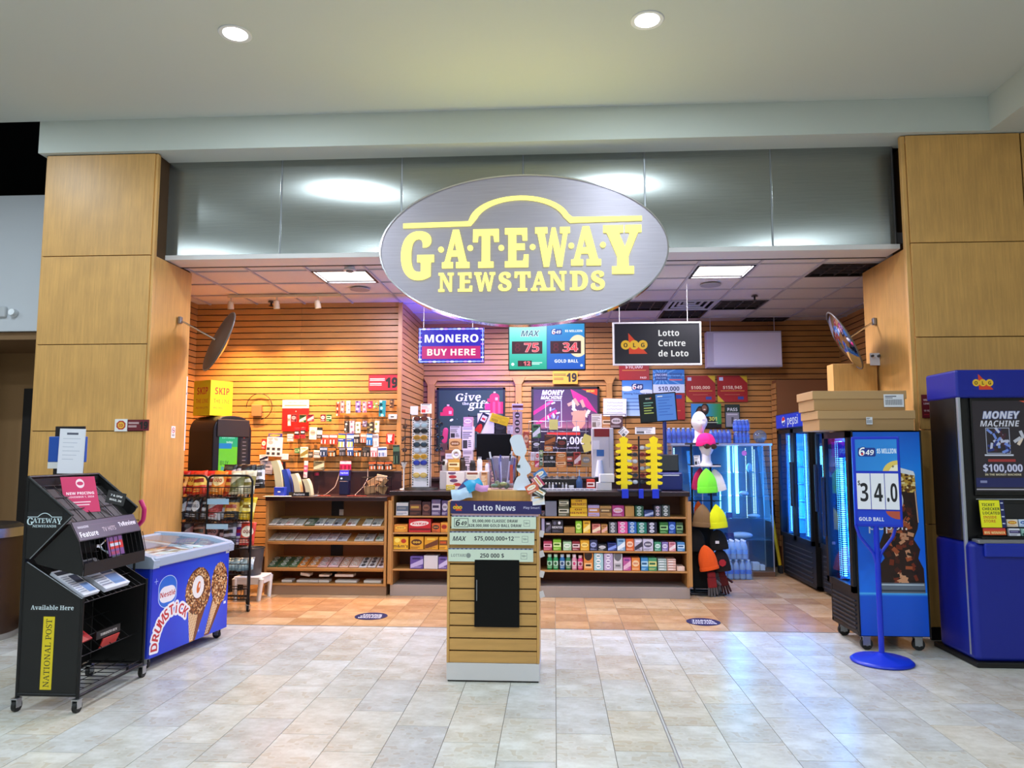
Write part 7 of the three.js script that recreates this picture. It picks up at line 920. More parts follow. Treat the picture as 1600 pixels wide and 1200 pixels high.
// ---------------------------------------------------------------- things on and behind the candy counter
const CT = 1.136, BT = 1.242;
{
  const o = thing('sunglasses_tower', 'white sunglasses display tower on the candy counter', 'display', [-1.52, CT, -8.42]); M('base', CY(0.19, 0.2, 0.025, 32), BLACK, o, [0, 0.0125, 0]); M('column', RB(0.2, 0.8, 0.16, 0.01), mat(0xd8d8de, 0.4), o, [0, 0.425, 0]); M('slots', join([...Array(28)].flatMap((_, k) => [-1, 1].map((s) => at(BX(0.012, 0.012, 0.004), s * 0.085, 0.06 + k * 0.027, 0.081)))), BLACK, o);
  M('wire_frame', bars([...[-1, 1].flatMap((s) => [[[s * 0.115, 0.03, 0.09], [s * 0.115, 0.86, 0.09]], [[s * 0.2, 0.2, -0.02], [s * 0.2, 0.8, -0.02]]]), ...[0.3, 0.4, 0.5, 0.6, 0.7, 0.8].map((y) => [[-0.2, y, -0.02], [0.2, y, -0.02]])], 0.005, 6), BLACK, o); M('price_card', packGeo(0.125, 0.11, 0.003, cell('#ece8ea', '#c83a3a', '#8a8a90', 2)), PACK, o, [0.06, 0.92, 0.08]); M('price_card', BX(0.09, 0.1, 0.003), mat(0xd0ccce, 0.6), o, [-0.08, 0.9, 0.07]);
  [[0.805, 0x2a1814, 0x5a2a24, 'brown'], [0.73, 0x8a9098, 0x8fa8b4, 'silver'], [0.665, 0x101014, 0x1a1c22, 'black'], [0.59, 0xb8862a, 0x8a6a2a, 'gold'], [0.51, 0x16161a, 0x2a3a4a, 'dark blue lensed'], [0.445, 0x9a9ea6, 0xa8b8c8, 'mirror lensed'], [0.375, 0xc89a34, 0xa07824, 'amber'], [0.305, 0x232a7a, 0x2a3a9a, 'blue'], [0.165, 0xb89a4a, 0xc8b06a, 'pale gold']].forEach(([y, f, l, n]) => shades(null, 0.155, f, l, [-1.52, CT + y, -8.325], [0.05, 0, 0], n + ' sunglasses on the front of the display tower'));
  [[-0.2, 0.72, 0.1], [-0.21, 0.58, 0.3], [-0.2, 0.45, 0], [0.2, 0.74, 0.2], [0.21, 0.6, -0.2], [0.2, 0.46, 0.1], [-0.22, 0.3, 0.2], [0.23, 0.3, 0]].forEach(([x, y, r], k) => shades(null, 0.13, 0x141416, 0x1c1e24, [-1.52 + x, CT + y, -8.42], [0, x < 0 ? -1.0 : 1.0, r], ['highest', 'upper', 'middle', 'highest', 'upper', 'middle', 'lowest', 'lowest'][k] + ' black sunglasses on the ' + (x < 0 ? 'left' : 'right') + ' flank of the display tower'));
  const pp = thing('paper_cup_dispenser', 'slim white funnel pole left of the sunglasses tower', 'pole', [-1.72, CT, -8.4]); M('pole', bar([0, 0, 0], [0, 0.26, 0], 0.009, 10), mat(0xd8d8dc, 0.4), pp); M('funnel', new THREE.LatheGeometry([[0.01, 0.24], [0.035, 0.31], [0.037, 0.31], [0.012, 0.24]].map((v) => new THREE.Vector2(...v)), 20), mat(0xe4e4e8, 0.4), pp); M('foot', CY(0.04, 0.045, 0.01, 16), mat(0xd8d8dc, 0.4), pp, [0, 0.005, 0]);
  // lottery screen on its blue post
  const t = thing('lottery_screen', 'small tilted lottery screen on a blue post at the counter', 'screen', [1.22, 0, -8.68]); M('post', bar([0.07, CT, -0.01], [0.07, 1.95, -0.03], 0.022, 14), mat(0x1c2a6a, 0.4), t); M('foot', RB(0.14, 0.02, 0.14, 0.005), mat(0x1c2a6a, 0.4), t, [0.07, CT + 0.0105, 0]); const sc = new THREE.Group(); sc.name = 'monitor'; t.add(sc); sc.position.set(-0.005, 2.08, 0.0); sc.rotation.set(0.05, -0.1, 0.07); M('case', RB(0.43, 0.34, 0.035, 0.008), BLACK, sc, [0, 0, -0.019]); M('display', new THREE.PlaneGeometry(0.4, 0.31), glowArt(400, 310, (g, w, h) => { fill(g, '#0e1a1e', 0, 0, 180, h); fill(g, '#5a90ea', 180, 0, 220, h); txt(g, 'MAX', 90, 44, 26, '#d8e4e8'); ell(g, '#c8542a', 122, 40, 9, 12); for (let k = 0; k < 5; k++) fill(g, k > 1 ? '#b8c86a' : '#7ab0a0', 36, 86 + k * 30, 110 - (k % 2) * 24, 12); for (let k = 0; k < 7; k++) fill(g, '#2a5ac0', 206, 36 + k * 34, 160 - (k % 3) * 30, 6); fill(g, '#e8f0fc', 200, 20, 60, 12); }, 0.8), sc, [0, 0, 0.001]);
  // blue terminal body beside the post
  const b = thing('lottery_printer', 'navy lottery ticket machine at the right end of the counter', 'machine', [1.29, CT, -8.44]); M('body', RB(0.26, 0.2, 0.28, 0.02, 2), mat(0x1a2360, 0.35), b, [0, 0.1, 0]); M('screen_hood', RB(0.24, 0.2, 0.06, 0.015), mat(0x0d0f16, 0.3), b, [0, 0.3, -0.06], [-0.15, 0, 0]); M('slot', BX(0.18, 0.012, 0.01), mat(0xc8ccd4, 0.4), b, [0, 0.17, 0.138]);
  // yellow card racks
  const yr = thing('yellow_rack', 'pair of yellow notched card columns on blue feet', 'rack', [0.92, CT, -8.2]); const colShape = () => { const s = new THREE.Shape(); s.moveTo(-0.035, 0); const pts = []; for (let k = 0; k < 7; k++) { const y = 0.08 + k * 0.068; pts.push([0.035, y], [0.05, y - 0.012], [0.085, y - 0.002], [0.09, y + 0.02], [0.06, y + 0.03], [0.035, y + 0.032]); } s.lineTo(0.035, 0); pts.forEach(([x, y]) => s.lineTo(x, y)); s.lineTo(0.05, 0.57); s.lineTo(0, 0.6); s.lineTo(-0.05, 0.57); pts.slice().reverse().forEach(([x, y]) => s.lineTo(-x, y)); s.closePath(); return new THREE.ExtrudeGeometry(s, { depth: 0.012, bevelEnabled: false }); }; const cg = colShape(); for (const x of [-0.16, 0.165]) { M('column', cg, mat(0xf0d80a, 0.4), yr, [x, 0, 0.05]); M('foot', RB(0.07, 0.1, 0.03, 0.004), mat(0x1530c0, 0.4), yr, [x, -0.02, 0.145]); } M('foot', RB(0.05, 0.1, 0.03, 0.004), mat(0x1530c0, 0.4), yr, [0.01, -0.02, 0.145]); M('base', RB(0.46, 0.02, 0.2, 0.004), mat(0x20203a, 0.4), yr, [0, 0.01, 0.03]); M('post', bar([0.01, 0.02, 0], [0.01, 0.6, 0], 0.01, 10), BLACK, yr);
  for (let k = 0; k < 6; k++) for (const s of [-1, 1]) shades(null, 0.12, [0x8a8e94, 0x2a2a2e, 0xb0342a][(k + (s > 0 ? 1 : 0)) % 3], [0xb8c0c8, 0x33343a, 0x6a2a2a][(k + (s > 0 ? 1 : 0)) % 3], [0.925 + s * 0.07, CT + 0.1 + k * 0.075, -8.2], [0, 0, 0.05 * s], ['grey', 'black', 'red'][(k + (s > 0 ? 1 : 0)) % 3] + ' sunglasses ' + ORD[k] + ' from the bottom in the yellow rack, ' + (s < 0 ? 'left side' : 'right side'));
  const nt = (n, l, w, h, p, r, c = '#f0ece0', c2 = '#5a5a60') => one(n, l, 'note', packGeo(w, h, 0.003, cell(c, c2, c2, 2)), PACK, p, r); const hold = (o2, p, y) => o2;
  nt('paper_note', 'white handwritten card above the yellow rack', 0.22, 0.075, [1.0, CT + 0.66, -8.18], null, '#eceaf0'); nt('paper_note', 'white diamond shaped note on the left yellow column', 0.09, 0.09, [0.76, CT + 0.645, -8.14], [0, 0, 0.78], '#eeecec');
  // wire grid behind the till with tobacco and candy packs
  const wg = thing('wire_grid', 'wire grid panel carrying tobacco packs behind the counter', 'grid', [0, BT, -9.34]); const L = []; for (let x = -0.32; x <= 0.43; x += 0.12) L.push([[x, 0, 0], [x, 0.72, 0]]); for (let y = 0.06; y < 0.72; y += 0.13) L.push([[-0.32, y, 0], [0.43, y, 0]]); M('wires', bars(L, 0.003, 5), mat(0xc8ccd4, 0.3, 0.7), wg); M('feet', BX(0.8, 0.012, 0.1), mat(0x8a8c92, 0.4, 0.5), wg, [0.1, 0.006, 0]);
}
labelled('tobacco_pack', 'pack', till, 'on the wire grid behind the counter', null, ([x, y, w, h, c1, c2, c3, st]) => { const g = new THREE.Group(); g.position.set(x, y, -9.28); M('pack', packGeo(w, h, 0.05, cell(c1, c2, c3, st)), PACK, g, [0, 0, 0], [0, rr(-0.2, 0.2), rr(-0.06, 0.06)]); M('hook', bar([0, h * 0.3, -0.06], [0, h * 0.3, 0], 0.003), CHROME, g); return g; });
{
  const N = (n, l, c, w, h, d, x, y, z, col, c2, c3, st = 1, rot) => one(n, l, c, packGeo(w, h, d, cell(col, c2, c3, st)), PACK, [x, y + h / 2, z], rot);
  one('sticky_note', 'upper yellow sticky note on the wire grid', 'note', BX(0.11, 0.13, 0.003), mat(0xe8e07a, 0.7), [-0.007, 1.91, -9.335]); one('sticky_note', 'tilted yellow sticky note beside the white dispenser', 'note', BX(0.11, 0.12, 0.003), mat(0xe4dc72, 0.7), [0.41, 1.72, -9.335], [0, 0, -0.4]); one('sticky_note', 'lower yellow sticky note beside the white dispenser', 'note', BX(0.11, 0.1, 0.003), mat(0xe6de78, 0.7), [0.415, 1.62, -9.332], [0, 0, 0.3]);
  const w = thing('white_dispenser', 'tall white plastic dispenser behind the counter', 'dispenser', [0.6, BT, -9.28]); M('body', RB(0.27, 0.62, 0.14, 0.012, 2), mat(0xd6d2d0, 0.4), w, [0, 0.31, 0]); M('maroon_label', new THREE.BoxGeometry(0.19, 0.1, 0.002), mat(0x8a1c20, 0.5), w, [-0.01, 0.56, 0.072]); M('paper_tag', BX(0.08, 0.11, 0.002), mat(0xf0eeee, 0.6), w, [-0.08, 0.41, 0.072]); M('blue_label', BX(0.09, 0.08, 0.002), mat(0x3a70b0, 0.5), w, [-0.03, 0.31, 0.072]); M('seam', BX(0.003, 0.4, 0.002), mat(0x8a8684, 0.5), w, [0.08, 0.33, 0.072]); M('tissue', new THREE.CylinderGeometry(0.03, 0.06, 0.2, 14), mat(0xe0e4ea, 0.8), w, [-0.04, 0.12, 0.08]);
  N('paper_card', 'cream patterned card above the white dispenser', 'card', 0.13, 0.18, 0.004, 0.54, 1.865, -9.4, '#ece4d8', '#8a7a6a', '#c8b8a0', 2); N('paper_card', 'orange lettered card beside the cream card', 'card', 0.13, 0.14, 0.004, 0.675, 1.865, -9.4, '#c87a34', '#f0d8b0', '#5a3a1c'); N('paper_card', 'dark printed leaflet right of the orange card', 'card', 0.16, 0.16, 0.006, 0.79, 1.865, -9.4, '#6a4a4a', '#e4d4cc', '#33221f'); for (const [x, y] of [[0.54, 1.86], [0.675, 1.88], [0.79, 1.86]]) { /* propped on the clip rail */ }
  const cr = thing('clip_rail', 'thin metal rail holding cards above the white dispenser', 'rail', [0.67, BT, -9.46]); M('rail', bars([[[-0.24, 0, 0], [-0.24, 0.8, 0]], [[0.24, 0, 0], [0.24, 0.8, 0]], [[-0.24, 0.62, 0.05], [0.24, 0.62, 0.05]], [[-0.24, 0.8, 0.05], [0.24, 0.8, 0.05]], [[-0.24, 0.62, 0], [-0.24, 0.62, 0.05]], [[0.24, 0.62, 0], [0.24, 0.62, 0.05]]], 0.004, 5), BLACKMETAL, cr); M('foot', BX(0.5, 0.01, 0.08), BLACK, cr, [0, 0.005, 0]);
  const cat = thing('brown_pelt', 'dark brown furry pouch hanging left of the yellow rack', 'pouch', [0.84, BT + 0.152, -9.3]); M('fur', new THREE.SphereGeometry(0.1, 18, 14).scale(0.9, 1.5, 0.5), mat(0x33201a, 0.95), cat); M('loop', new THREE.TorusGeometry(0.03, 0.004, 6, 16), BLACK, cat, [0, 0.16, 0]);
  const wp = (l, x, y, rz) => N('receipt_box', l, 'box', 0.16, 0.09, 0.1, x, y, -8.32, '#e2e2e8', '#c8c8d0', '#b0b0b8', 0, [0, 0.1, rz]); wp('white open carton on the counter left of the yellow rack', 0.55, CT + 0.001, 0); wp('second white carton stacked behind the first', 0.58, CT + 0.092, 0.0);
  const r = thing('price_rail', 'long white price rail along the back of the counter top', 'price rail', [-0.02, CT, -8.13]); M('rail', RB(0.95, 0.03, 0.02, 0.003), mat(0xc8c6cc, 0.4), r, [0, 0.016, 0]); M('print', new THREE.PlaneGeometry(0.93, 0.024), art(930, 24, (g, W, h) => { fill(g, '#d0ced6', 0, 0, W, h); for (let k = 0; k < 18; k++) fill(g, '#8a8894', 20 + k * 50, 6, 36, 10); }, 0.5), r, [0, 0.017, 0.0105]);
  for (let k = 0; k < 11; k++) { const c = ['black', 'silver', 'white', 'navy'][k % 4]; const t = thing('lighter', ORD[k] + ' lighter from the left in the counter row, ' + c, 'lighter', [-0.24 + k * 0.037, CT, -8.2]); M('body', RB(0.022, 0.07, 0.012, 0.004), mat([0x1a1a1e, 0x9a9ca4, 0xd8d8dc, 0x1c2340][k % 4], 0.35), t, [0, 0.035, 0]); M('top', RB(0.018, 0.018, 0.01, 0.003), CHROME, t, [0, 0.079, 0]); }
  const lt = thing('lighter_tray', 'black stepped counter tray behind the lighters', 'tray', [0.0, CT, -8.34]); M('tray', RB(0.62, 0.13, 0.12, 0.006), mat(0x0d0d10, 0.4), lt, [0, 0.065, 0]); for (let k = 0; k < 10; k++) M('knob', CY(0.014, 0.018, 0.03, 12), mat([0x2a2a2e, 0x4a4644, 0x8a8680][k % 3], 0.4), lt, [-0.27 + k * 0.06, 0.145, 0.02]);
  const cup = (n, l, c, x, z, R, h, y = CT) => { const t = thing(n, l, 'cup', [x, y, z]); M('cup', new THREE.LatheGeometry([[0.001, 0], [R * 0.8, 0], [R, h], [R * 0.95, h], [R * 0.74, 0.006], [0.001, 0.006]].map((v) => new THREE.Vector2(...v)), 24), mat(c, 0.4), t); return t; }; cup('paper_cup', 'small white cup on the counter beside the lighters', 0xd8dce2, 0.185, -8.2, 0.03, 0.06); N('cigarette_carton', 'red and white cigarette carton standing on the candy counter', 'carton', 0.09, 0.125, 0.05, 0.4, CT + 0.001, -8.25, '#c8301f', '#f4e4e0', '#7a1410'); 
  const wb = thing('sanitizer_bottle', 'clear blue sanitizer bottle on the candy counter', 'bottle', [0.275, CT, -8.22]); M('body', new THREE.LatheGeometry([[0.001, 0], [0.035, 0], [0.036, 0.11], [0.015, 0.14], [0.014, 0.16]].map((v) => new THREE.Vector2(...v)), 18), mat(0x34507a, 0.2), wb); M('pump', join([at(CY(0.006, 0.006, 0.06, 8), 0, 0.19, 0), at(BX(0.012, 0.012, 0.05), 0, 0.222, 0.015)]), mat(0x9aa8b8, 0.3), wb);
  // till computer
  const mo = thing('monitor', 'black till monitor seen from behind the podium', 'monitor', [-0.76, BT, -9.3]); M('panel', RB(0.44, 0.33, 0.03, 0.008), mat(0x040405, 0.45, 0, { specularIntensity: 0.4 }), mo, [0, 0.385, 0]); M('stand', RB(0.06, 0.23, 0.04, 0.006), BLACK, mo, [0, 0.12, -0.02]); M('foot', RB(0.22, 0.015, 0.16, 0.005), BLACK, mo, [0, 0.008, -0.01]);
  const ch = thing('card_reader', 'dark grey rounded device in front of the till monitor', 'device', [-0.59, CT, -8.65]); M('body', RB(0.28, 0.28, 0.08, 0.03, 2), mat(0x55525a, 0.5), ch, [0, 0.24, 0]); M('stand', RB(0.06, 0.12, 0.06, 0.008), BLACK, ch, [0, 0.06, 0]);
  const ZG = -9.445; N('paper_sheet', 'cream paper sheet taped above the till monitor', 'paper', 0.23, 0.26, 0.004, -0.87, 1.8, ZG, '#ece4d0', '#ece4d0', '#e0d8c4', 0); one('brand_tag', 'black and red slanted tag over the cream sheet', 'tag', packGeo(0.09, 0.26, 0.004, cell('#1a1a2a', '#d8281f', '#e8e4e0', 9)).rotateZ(Math.PI), PACK, [-0.93, 1.94, ZG + 0.012], [0, 0, -0.45]); one('brand_tag', 'yellow slanted tag above the till monitor', 'tag', packGeo(0.24, 0.11, 0.004, cell('#e8c414', '#b8980f', '#d8b412', 2)), PACK, [-0.7, 1.98, ZG + 0.008], [0, 0, -0.3]); N('paper_sheet', 'black card beside the cream paper sheet', 'paper', 0.16, 0.18, 0.004, -0.69, 1.79, ZG, '#141214', '#3a3438', '#221e20', 1); N('paper_sheet', 'small ivory card right of the black card', 'paper', 0.08, 0.12, 0.004, -0.56, 1.79, ZG, '#e0d8d0', '#b8a89a', '#8a7a70', 2);
  const rk = thing('paper_rail', 'dark rail behind the till monitor holding taped papers', 'rail', [-0.76, BT, -9.455]); M('rail', bars([[[-0.34, 0, 0], [-0.34, 0.8, 0]], [[0.28, 0, 0], [0.28, 0.8, 0]], [[-0.34, 0.78, 0], [0.28, 0.78, 0]], [[-0.34, 0.56, 0], [0.28, 0.56, 0]]], 0.005, 5), BLACKMETAL, rk); M('foot', BX(0.7, 0.01, 0.06), BLACK, rk, [-0.03, 0.005, 0]);
  const st = (n, l, w, h, d, x, y, z, c1, c2, c3, s = 1) => N(n, l, 'box', w, h, d, x, y, z, c1, c2, c3, s); st('gift_pack_box', 'lower tall white Gift Pac box left of the monitor', 0.13, 0.34, 0.1, -1.09, BT + 0.001, -9.35, '#d8ccc8', '#4a4448', '#a89aa0', 2); st('gift_pack_box', 'upper white Gift Pac box left of the monitor', 0.15, 0.3, 0.1, -1.09, BT + 0.342, -9.35, '#e0d6d6', '#3a3438', '#b8a8ac', 2); st('small_carton', 'pink striped carton on top of the Gift Pac boxes', 0.12, 0.12, 0.1, -1.09, BT + 0.643, -9.35, '#c8949a', '#e8d8d8', '#8a4a54'); st('small_carton', 'grey and black carton left of the Gift Pac boxes', 0.14, 0.16, 0.1, -1.25, BT + 0.49, -9.35, '#c8c2b8', '#2a2624', '#8a8278', 2); st('small_carton', 'tan carton below the grey and black one', 0.16, 0.14, 0.12, -1.25, BT + 0.349, -9.35, '#d8a860', '#8a5a2a', '#f0d8a8'); st('small_carton', 'brown framed white card left of the monitor', 0.2, 0.17, 0.04, -1.28, BT + 0.178, -9.3, '#8a5a34', '#e4e0dc', '#c8c4c0'); st('small_carton', 'plain kraft carton under the framed card', 0.22, 0.176, 0.1, -1.28, BT + 0.001, -9.34, '#b8986a', '#a8885a', '#c8a87a', 0);
  const sc = one('surfboard_card', 'pink rounded card beside the grey carton', 'card', new THREE.CapsuleGeometry(0.035, 0.13, 4, 12).scale(1, 1, 0.15), mat(0xc83a6a, 0.4), [-1.385, BT + 0.53, -9.32], [0, 0, -0.12]); 
  N('small_carton', 'crimson carton carrying the pink rounded card', 'box', 0.09, 0.43, 0.08, -1.4, BT + 0.001, -9.36, '#5a3a3a', '#8a5a54', '#3a2424', 1);
  // clutter on the candy counter left of the podium
  const pic = N('picture_card', 'picture card of red fruit on the counter left of the podium', 'card', 0.2, 0.2, 0.02, -1.12, CT, -8.35, '#e4d8d0', '#b8343a', '#6a4a6a', 13); N('picture_card', 'cream greeting card on the counter left of the podium', 'card', 0.15, 0.2, 0.02, -0.92, CT, -8.35, '#e8dcc8', '#c8b8a0', '#8a4a3a', 2); N('picture_card', 'tan card next to the cream greeting card', 'card', 0.07, 0.2, 0.02, -0.79, CT, -8.35, '#d8a070', '#f0d8b8', '#8a5a34', 2); N('picture_card', 'dark red patterned card beside the podium tub', 'card', 0.08, 0.22, 0.02, -0.69, CT, -8.36, '#5a2034', '#e0b080', '#a83a4a', 3); N('picture_card', 'yellow card lying low before the fruit picture', 'card', 0.1, 0.06, 0.02, -1.16, CT, -8.25, '#c8a834', '#e8d88a', '#8a7014', 1);
  const ledge = thing('counter_riser', 'white counter riser shelf behind the greeting cards', 'shelf', [-1.0, CT, -8.5]); M('body', RB(0.62, 0.21, 0.16, 0.006), mat(0xb8b0b0, 0.5), ledge, [0, 0.105, 0]);
  const jar = (l, c, x, R, h, lidc) => { const t = thing('jar', l, 'jar', [x, CT + 0.211, -8.5]); M('body', new THREE.LatheGeometry([[0.001, 0], [R, 0], [R * 1.02, h * 0.7], [R * 0.7, h * 0.85], [R * 0.68, h * 0.9]].map((v) => new THREE.Vector2(...v)), 18), mat(c, 0.35), t); M('lid', CY(R * 0.75, R * 0.75, h * 0.12, 16), mat(lidc, 0.4), t, [0, h * 0.95, 0]); return t; }; jar('white jar with pale lid on the counter riser', 0xd8d0c8, -1.26, 0.035, 0.13, 0xe8e4e0); jar('dark brown jar on the counter riser', 0x3a2a26, -1.06, 0.035, 0.15, 0x1a1616); jar('white bottle with grey cap on the counter riser', 0xe2e2e6, -0.86, 0.03, 0.16, 0x8a8a92); jar('black coffee jar on the counter riser', 0x1f1a1c, -0.94, 0.035, 0.12, 0x5a5658); jar('small white pot at the right end of the riser', 0xdad6d4, -0.77, 0.026, 0.09, 0xc8c4c2); N('small_carton', 'golden carton standing on the counter riser', 'box', 0.13, 0.13, 0.08, -1.15, CT + 0.211, -8.47, '#c8923a', '#f0d8a0', '#7a4a1a', 1);
  const roll = thing('tape_roll', 'white tape roll standing on the golden carton', 'tape roll', [-1.13, CT + 0.342, -8.49]); M('roll', new THREE.TorusGeometry(0.04, 0.018, 10, 28), mat(0xdad6d2, 0.6), roll, [0, 0.058, 0]); M('core', new THREE.TorusGeometry(0.024, 0.004, 6, 20), mat(0x6a4a34, 0.7), roll, [0, 0.058, 0]);
  const h = thing('hanging_card', 'tall lilac hanging card strip right of the monitor', 'card', [-0.46, BT, -9.3]); M('post', bar([0, 0, 0], [0, 0.95, 0], 0.006), BLACKMETAL, h); M('card', packGeo(0.12, 0.3, 0.004, cell('#c8a8a0', '#3a2a30', '#e8dcd4', 3)), PACK, h, [0.0, 0.68, 0.012]); M('top_card', packGeo(0.14, 0.08, 0.004, cell('#e4d4d0', '#7a2a34', '#3a2a2a', 1)), PACK, h, [0, 0.89, 0.014]);
  // left counter top: ticket rolls, reader, basket of boxes
  const LT = 1.069; const arc = (l, x, z, w, hh, c, d = 0.1) => { const t = thing('ticket_strip', l, 'ticket strip', [x, LT, z]); const s = new THREE.Shape(); s.moveTo(0, 0); s.quadraticCurveTo(-0.01, hh * 0.7, -w * 0.5, hh); s.lineTo(-w * 0.95, hh * 0.97); s.quadraticCurveTo(-w * 0.55, hh * 0.6, -w * 0.52, 0); s.closePath(); M('strip', new THREE.ExtrudeGeometry(s, { depth: d, bevelEnabled: false, curveSegments: 16 }), mat(c, 0.6), t, [w * 0.5, 0, -d / 2]); return t; };
  arc('tall curved cream ticket roll at the left counter end', -3.17, -8.35, 0.16, 0.4, 0xe8d8a8); arc('curved blue holder strip beside the cream ticket roll', -3.07, -8.38, 0.12, 0.3, 0x2a48a8); arc('upright cream ticket roll in the middle of the holder', -2.95, -8.35, 0.13, 0.25, 0xe6d6ac); arc('short slanted cream ticket roll above the Feature label', -2.82, -8.35, 0.12, 0.19, 0xe4d4a8);
  const bb = thing('ticket_holder', 'small blue ticket box at the left counter end', 'holder', [-3.08, LT, -8.2]); M('box', RB(0.12, 0.1, 0.08, 0.005), mat(0x1a3ab0, 0.4), bb, [0, 0.05, 0]); M('mark', BX(0.03, 0.012, 0.002), WHITE, bb, [0, 0.05, 0.041]); board('feature_label', 'black Feature label strip on the left counter top', 'label', 0.23, 0.045, 0.012, art(230, 46, (g) => { fill(g, '#0c0c0e', 0, 0, 230, 46); txt(g, 'Feature', 118, 24, 34, '#f0f0f0'); }), [-2.86, LT + 0.0225, -8.18], null, 0x0c0c0e);
  const ap = thing('acrylic_divider', 'clear upright divider beside the ticket rolls', 'divider', [-2.7, LT, -8.3]); M('sheet', BX(0.003, 0.26, 0.16), GLASS, ap, [0, 0.13, 0]); M('foot', BX(0.03, 0.004, 0.16), mat(0xb8c0c8, 0.2), ap, [0, 0.002, 0]);
  const lp = thing('papers', 'loose cream papers on the left counter end', 'paper', [-3.1, LT, -8.12]); M('sheet', BX(0.2, 0.004, 0.1), mat(0xe6dcc4, 0.7), lp, [-0.03, 0.002, 0]); M('sheet', BX(0.14, 0.004, 0.09), mat(0xeee6d4, 0.7), lp, [0.1, 0.0025, 0.0], [0, 0.2, 0]);
  const tm = thing('ticket_checker', 'small ticket checker with glowing violet screen on left counter', 'device', [-2.43, LT, -8.5]); M('stand', RB(0.11, 0.16, 0.1, 0.01), mat(0x10123a, 0.4), tm, [0, 0.08, 0]); M('body', RB(0.13, 0.14, 0.06, 0.014, 2), mat(0x14163c, 0.35), tm, [0, 0.22, 0.0], [-0.12, 0, 0]); M('screen', new THREE.PlaneGeometry(0.105, 0.06), glowArt(128, 72, (g) => { fill(g, '#4a3ad8', 0, 0, 128, 72); txt(g, 'Tap/Scan', 64, 36, 26, '#e8e4ff'); }, 1.6), tm, [0, 0.252, 0.0385], [-0.12, 0, 0]); M('reader_eye', CY(0.014, 0.014, 0.01, 14), CHROME, tm, [-0.03, 0.19, 0.036], [1.4, 0, 0]);
  const wr = (l, x, pts, c, r) => { const t = one('cable', l, 'cable', tube(pts, r, 40, 5), mat(c, 0.5), [x, 0, 0]); return t; }; wr('thin white cable hanging over the dark panel by the pink tag', -2.62, [[0.04, 1.36, -8.82], [0.02, 1.25, -8.8], [0.01, 1.15, -8.7], [-0.03, 1.076, -8.5], [0, 1.074, -8.3]], 0xb8a8a0, 0.003); wr('thin white cable hanging beside the glowing checker', -2.27, [[0.02, 1.36, -8.83], [0.03, 1.25, -8.8], [0, 1.15, -8.7], [-0.02, 1.076, -8.45], [0.02, 1.074, -8.3]], 0xc8b8b0, 0.003); wr('red cable lying on the left counter top beside the basket', -2.2, [[-0.12, 1.074, -8.2], [-0.05, 1.074, -8.22], [0.02, 1.074, -8.18], [0.1, 1.074, -8.21]], 0xa83020, 0.004); wr('red cable lying on the left counter top beside the ticket rolls', -2.6, [[-0.05, 1.074, -8.2], [0.0, 1.074, -8.21], [0.1, 1.074, -8.19]], 0xb03424, 0.004);
  const bk = thing('wire_basket', 'black wire basket of small cardboard boxes on left counter', 'basket', [-2.07, LT, -8.55]); const bw = []; for (let k = 0; k <= 6; k++) { const x = -0.15 + k * 0.05; bw.push([[x, 0.004, 0.1], [x, 0.2, 0.1]], [[x, 0.004, -0.1], [x, 0.2, -0.1]]); } for (const y of [0.006, 0.1, 0.2]) bw.push([[-0.15, y, 0.1], [0.15, y, 0.1]], [[-0.15, y, -0.1], [0.15, y, -0.1]], [[-0.15, y, 0.1], [-0.15, y, -0.1]], [[0.15, y, 0.1], [0.15, y, -0.1]]); M('wires', bars(bw, 0.003, 5), BLACKMETAL, bk);
  [[-0.07, 0.05, 0.02, 0.13, 0.09, 0.2, 'front left'], [0.06, 0.06, 0.0, 0.12, 0.1, -0.5, 'front right'], [-0.04, 0.14, -0.03, 0.14, 0.08, 0.5, 'tilted middle'], [0.05, 0.18, -0.04, 0.12, 0.07, -0.2, 'topmost pale'], [0.09, 0.13, 0.03, 0.11, 0.05, 0.9, 'steeply tilted']].forEach(([x, y, z, w, hh, rz, l], k) => one('small_box', l + ' little cardboard box in the black wire basket', 'box', RB(w, hh, 0.08, 0.003), mat([0xa8845c, 0xb8946a, 0xb08c64, 0xd8c0a0, 0x9a7850][k], 0.75), [-2.07 + x, LT + y + 0.01, -8.55 + z], [0, 0.2, rz]));
  const th = thing('thermostat', 'small cream thermostat box on the left slat wall', 'thermostat', [-1.96, 1.99, -8.87]); M('case', RB(0.105, 0.06, 0.03, 0.006), mat(0xe4dcc8, 0.5), th, [0, 0, 0.016]); M('display', BX(0.04, 0.014, 0.002), mat(0x4a4a44, 0.4), th, [0, 0.0, 0.032]);
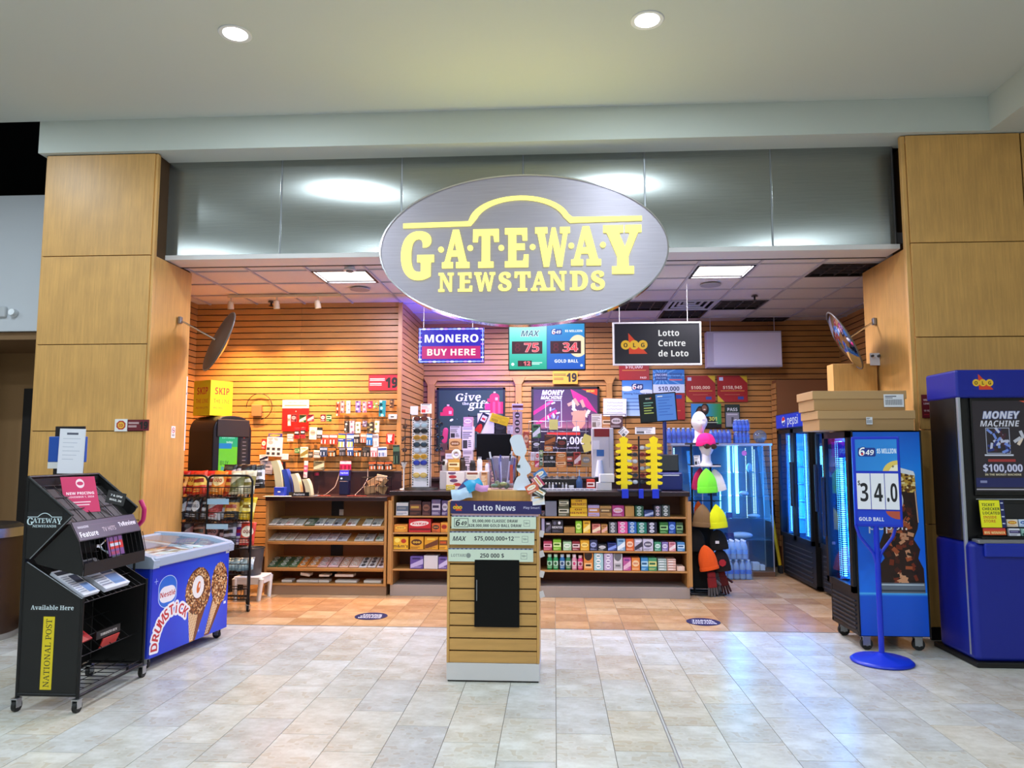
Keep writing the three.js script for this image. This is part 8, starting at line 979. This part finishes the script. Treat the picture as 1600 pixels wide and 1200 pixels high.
  // floor decals
  for (const [x, z, l] of [[-1.752, -7.11, 'left'], [1.363, -7.05, 'right']]) { const t = thing('floor_decal', 'round navy floor sticker with white lettering on the ' + l, 'floor sticker', [x, 0.0015, z]); M('disc', CY(0.155, 0.155, 0.002, 40), mat(0x1a2352, 0.4), t); M('print', new THREE.CircleGeometry(0.153, 40).rotateX(-Math.PI / 2), art(256, 256, (g) => { fill(g, '#1a2352', 0, 0, 256, 256); txt(g, 'THANK', 128, 84, 48, '#f0f2f8'); txt(g, 'YOU FOR', 128, 134, 42, '#f0f2f8'); txt(g, 'WAITING', 128, 184, 42, '#f0f2f8'); }, 0.4), t, [0, 0.0016, 0]); }
}
// ---------------------------------------------------------------- shadows on, hand over
scene.traverse((o) => { if (o.isMesh) { o.castShadow = true; o.receiveShadow = true; } if (o.isSpotLight) o.castShadow = true; });
{ // alike things that are still without a group share one
  const phrase = { chip_bag: 'chip bags in the wire rack', sunglasses: 'sunglasses on the counter displays', beanie: 'beanies on the hat stand', glove: 'gloves on the hat stand', lighter: 'lighters in a row on the counter', water_case: 'cases of bottled drinks at the cabinet', pen: 'pens in the podium tub', candy_wrapper: 'wrapped candies in the podium tub', scratch_card: 'cards on the podium edge', paper_slip: 'paper slips on the podium side', ice_cream_box: 'boxes under the freezer lid', drink_can: 'cans in the cooler on wheels', cabinet_item: 'trinkets in the glass cabinet', small_box: 'little boxes in the wire basket', track_spotlight: 'spotlights on the ceiling track', winner_poster: 'red winner posters', lottery_poster: 'blue lottery posters', ceiling_light: 'lit fluorescent ceiling panels', ceiling_louvre: 'unlit ceiling louvres', jackpot_strip: 'jackpot strips on the podium', cardboard_box: 'cardboard boxes on the cooler', drinks_cooler: 'drink coolers along the right side', jar: 'jars on the counter riser', picture_card: 'cards on the candy counter', ticket_strip: 'ticket rolls on the left counter', slip_stack: 'slip stacks in the terminal' };
  const count = new Map(), base = (o) => o.name.replace(/_\d{3}$/, ''); for (const o of scene.children) if (o.userData.category) count.set(base(o), (count.get(base(o)) ?? 0) + 1);
  for (const o of scene.children) if (o.userData.category && !o.userData.group && count.get(base(o)) > 1) o.userData.group = phrase[base(o)] ?? base(o).replaceAll('_', ' ') + 's';
}
atlasTex.needsUpdate = true;
renderer.render(scene, camera);
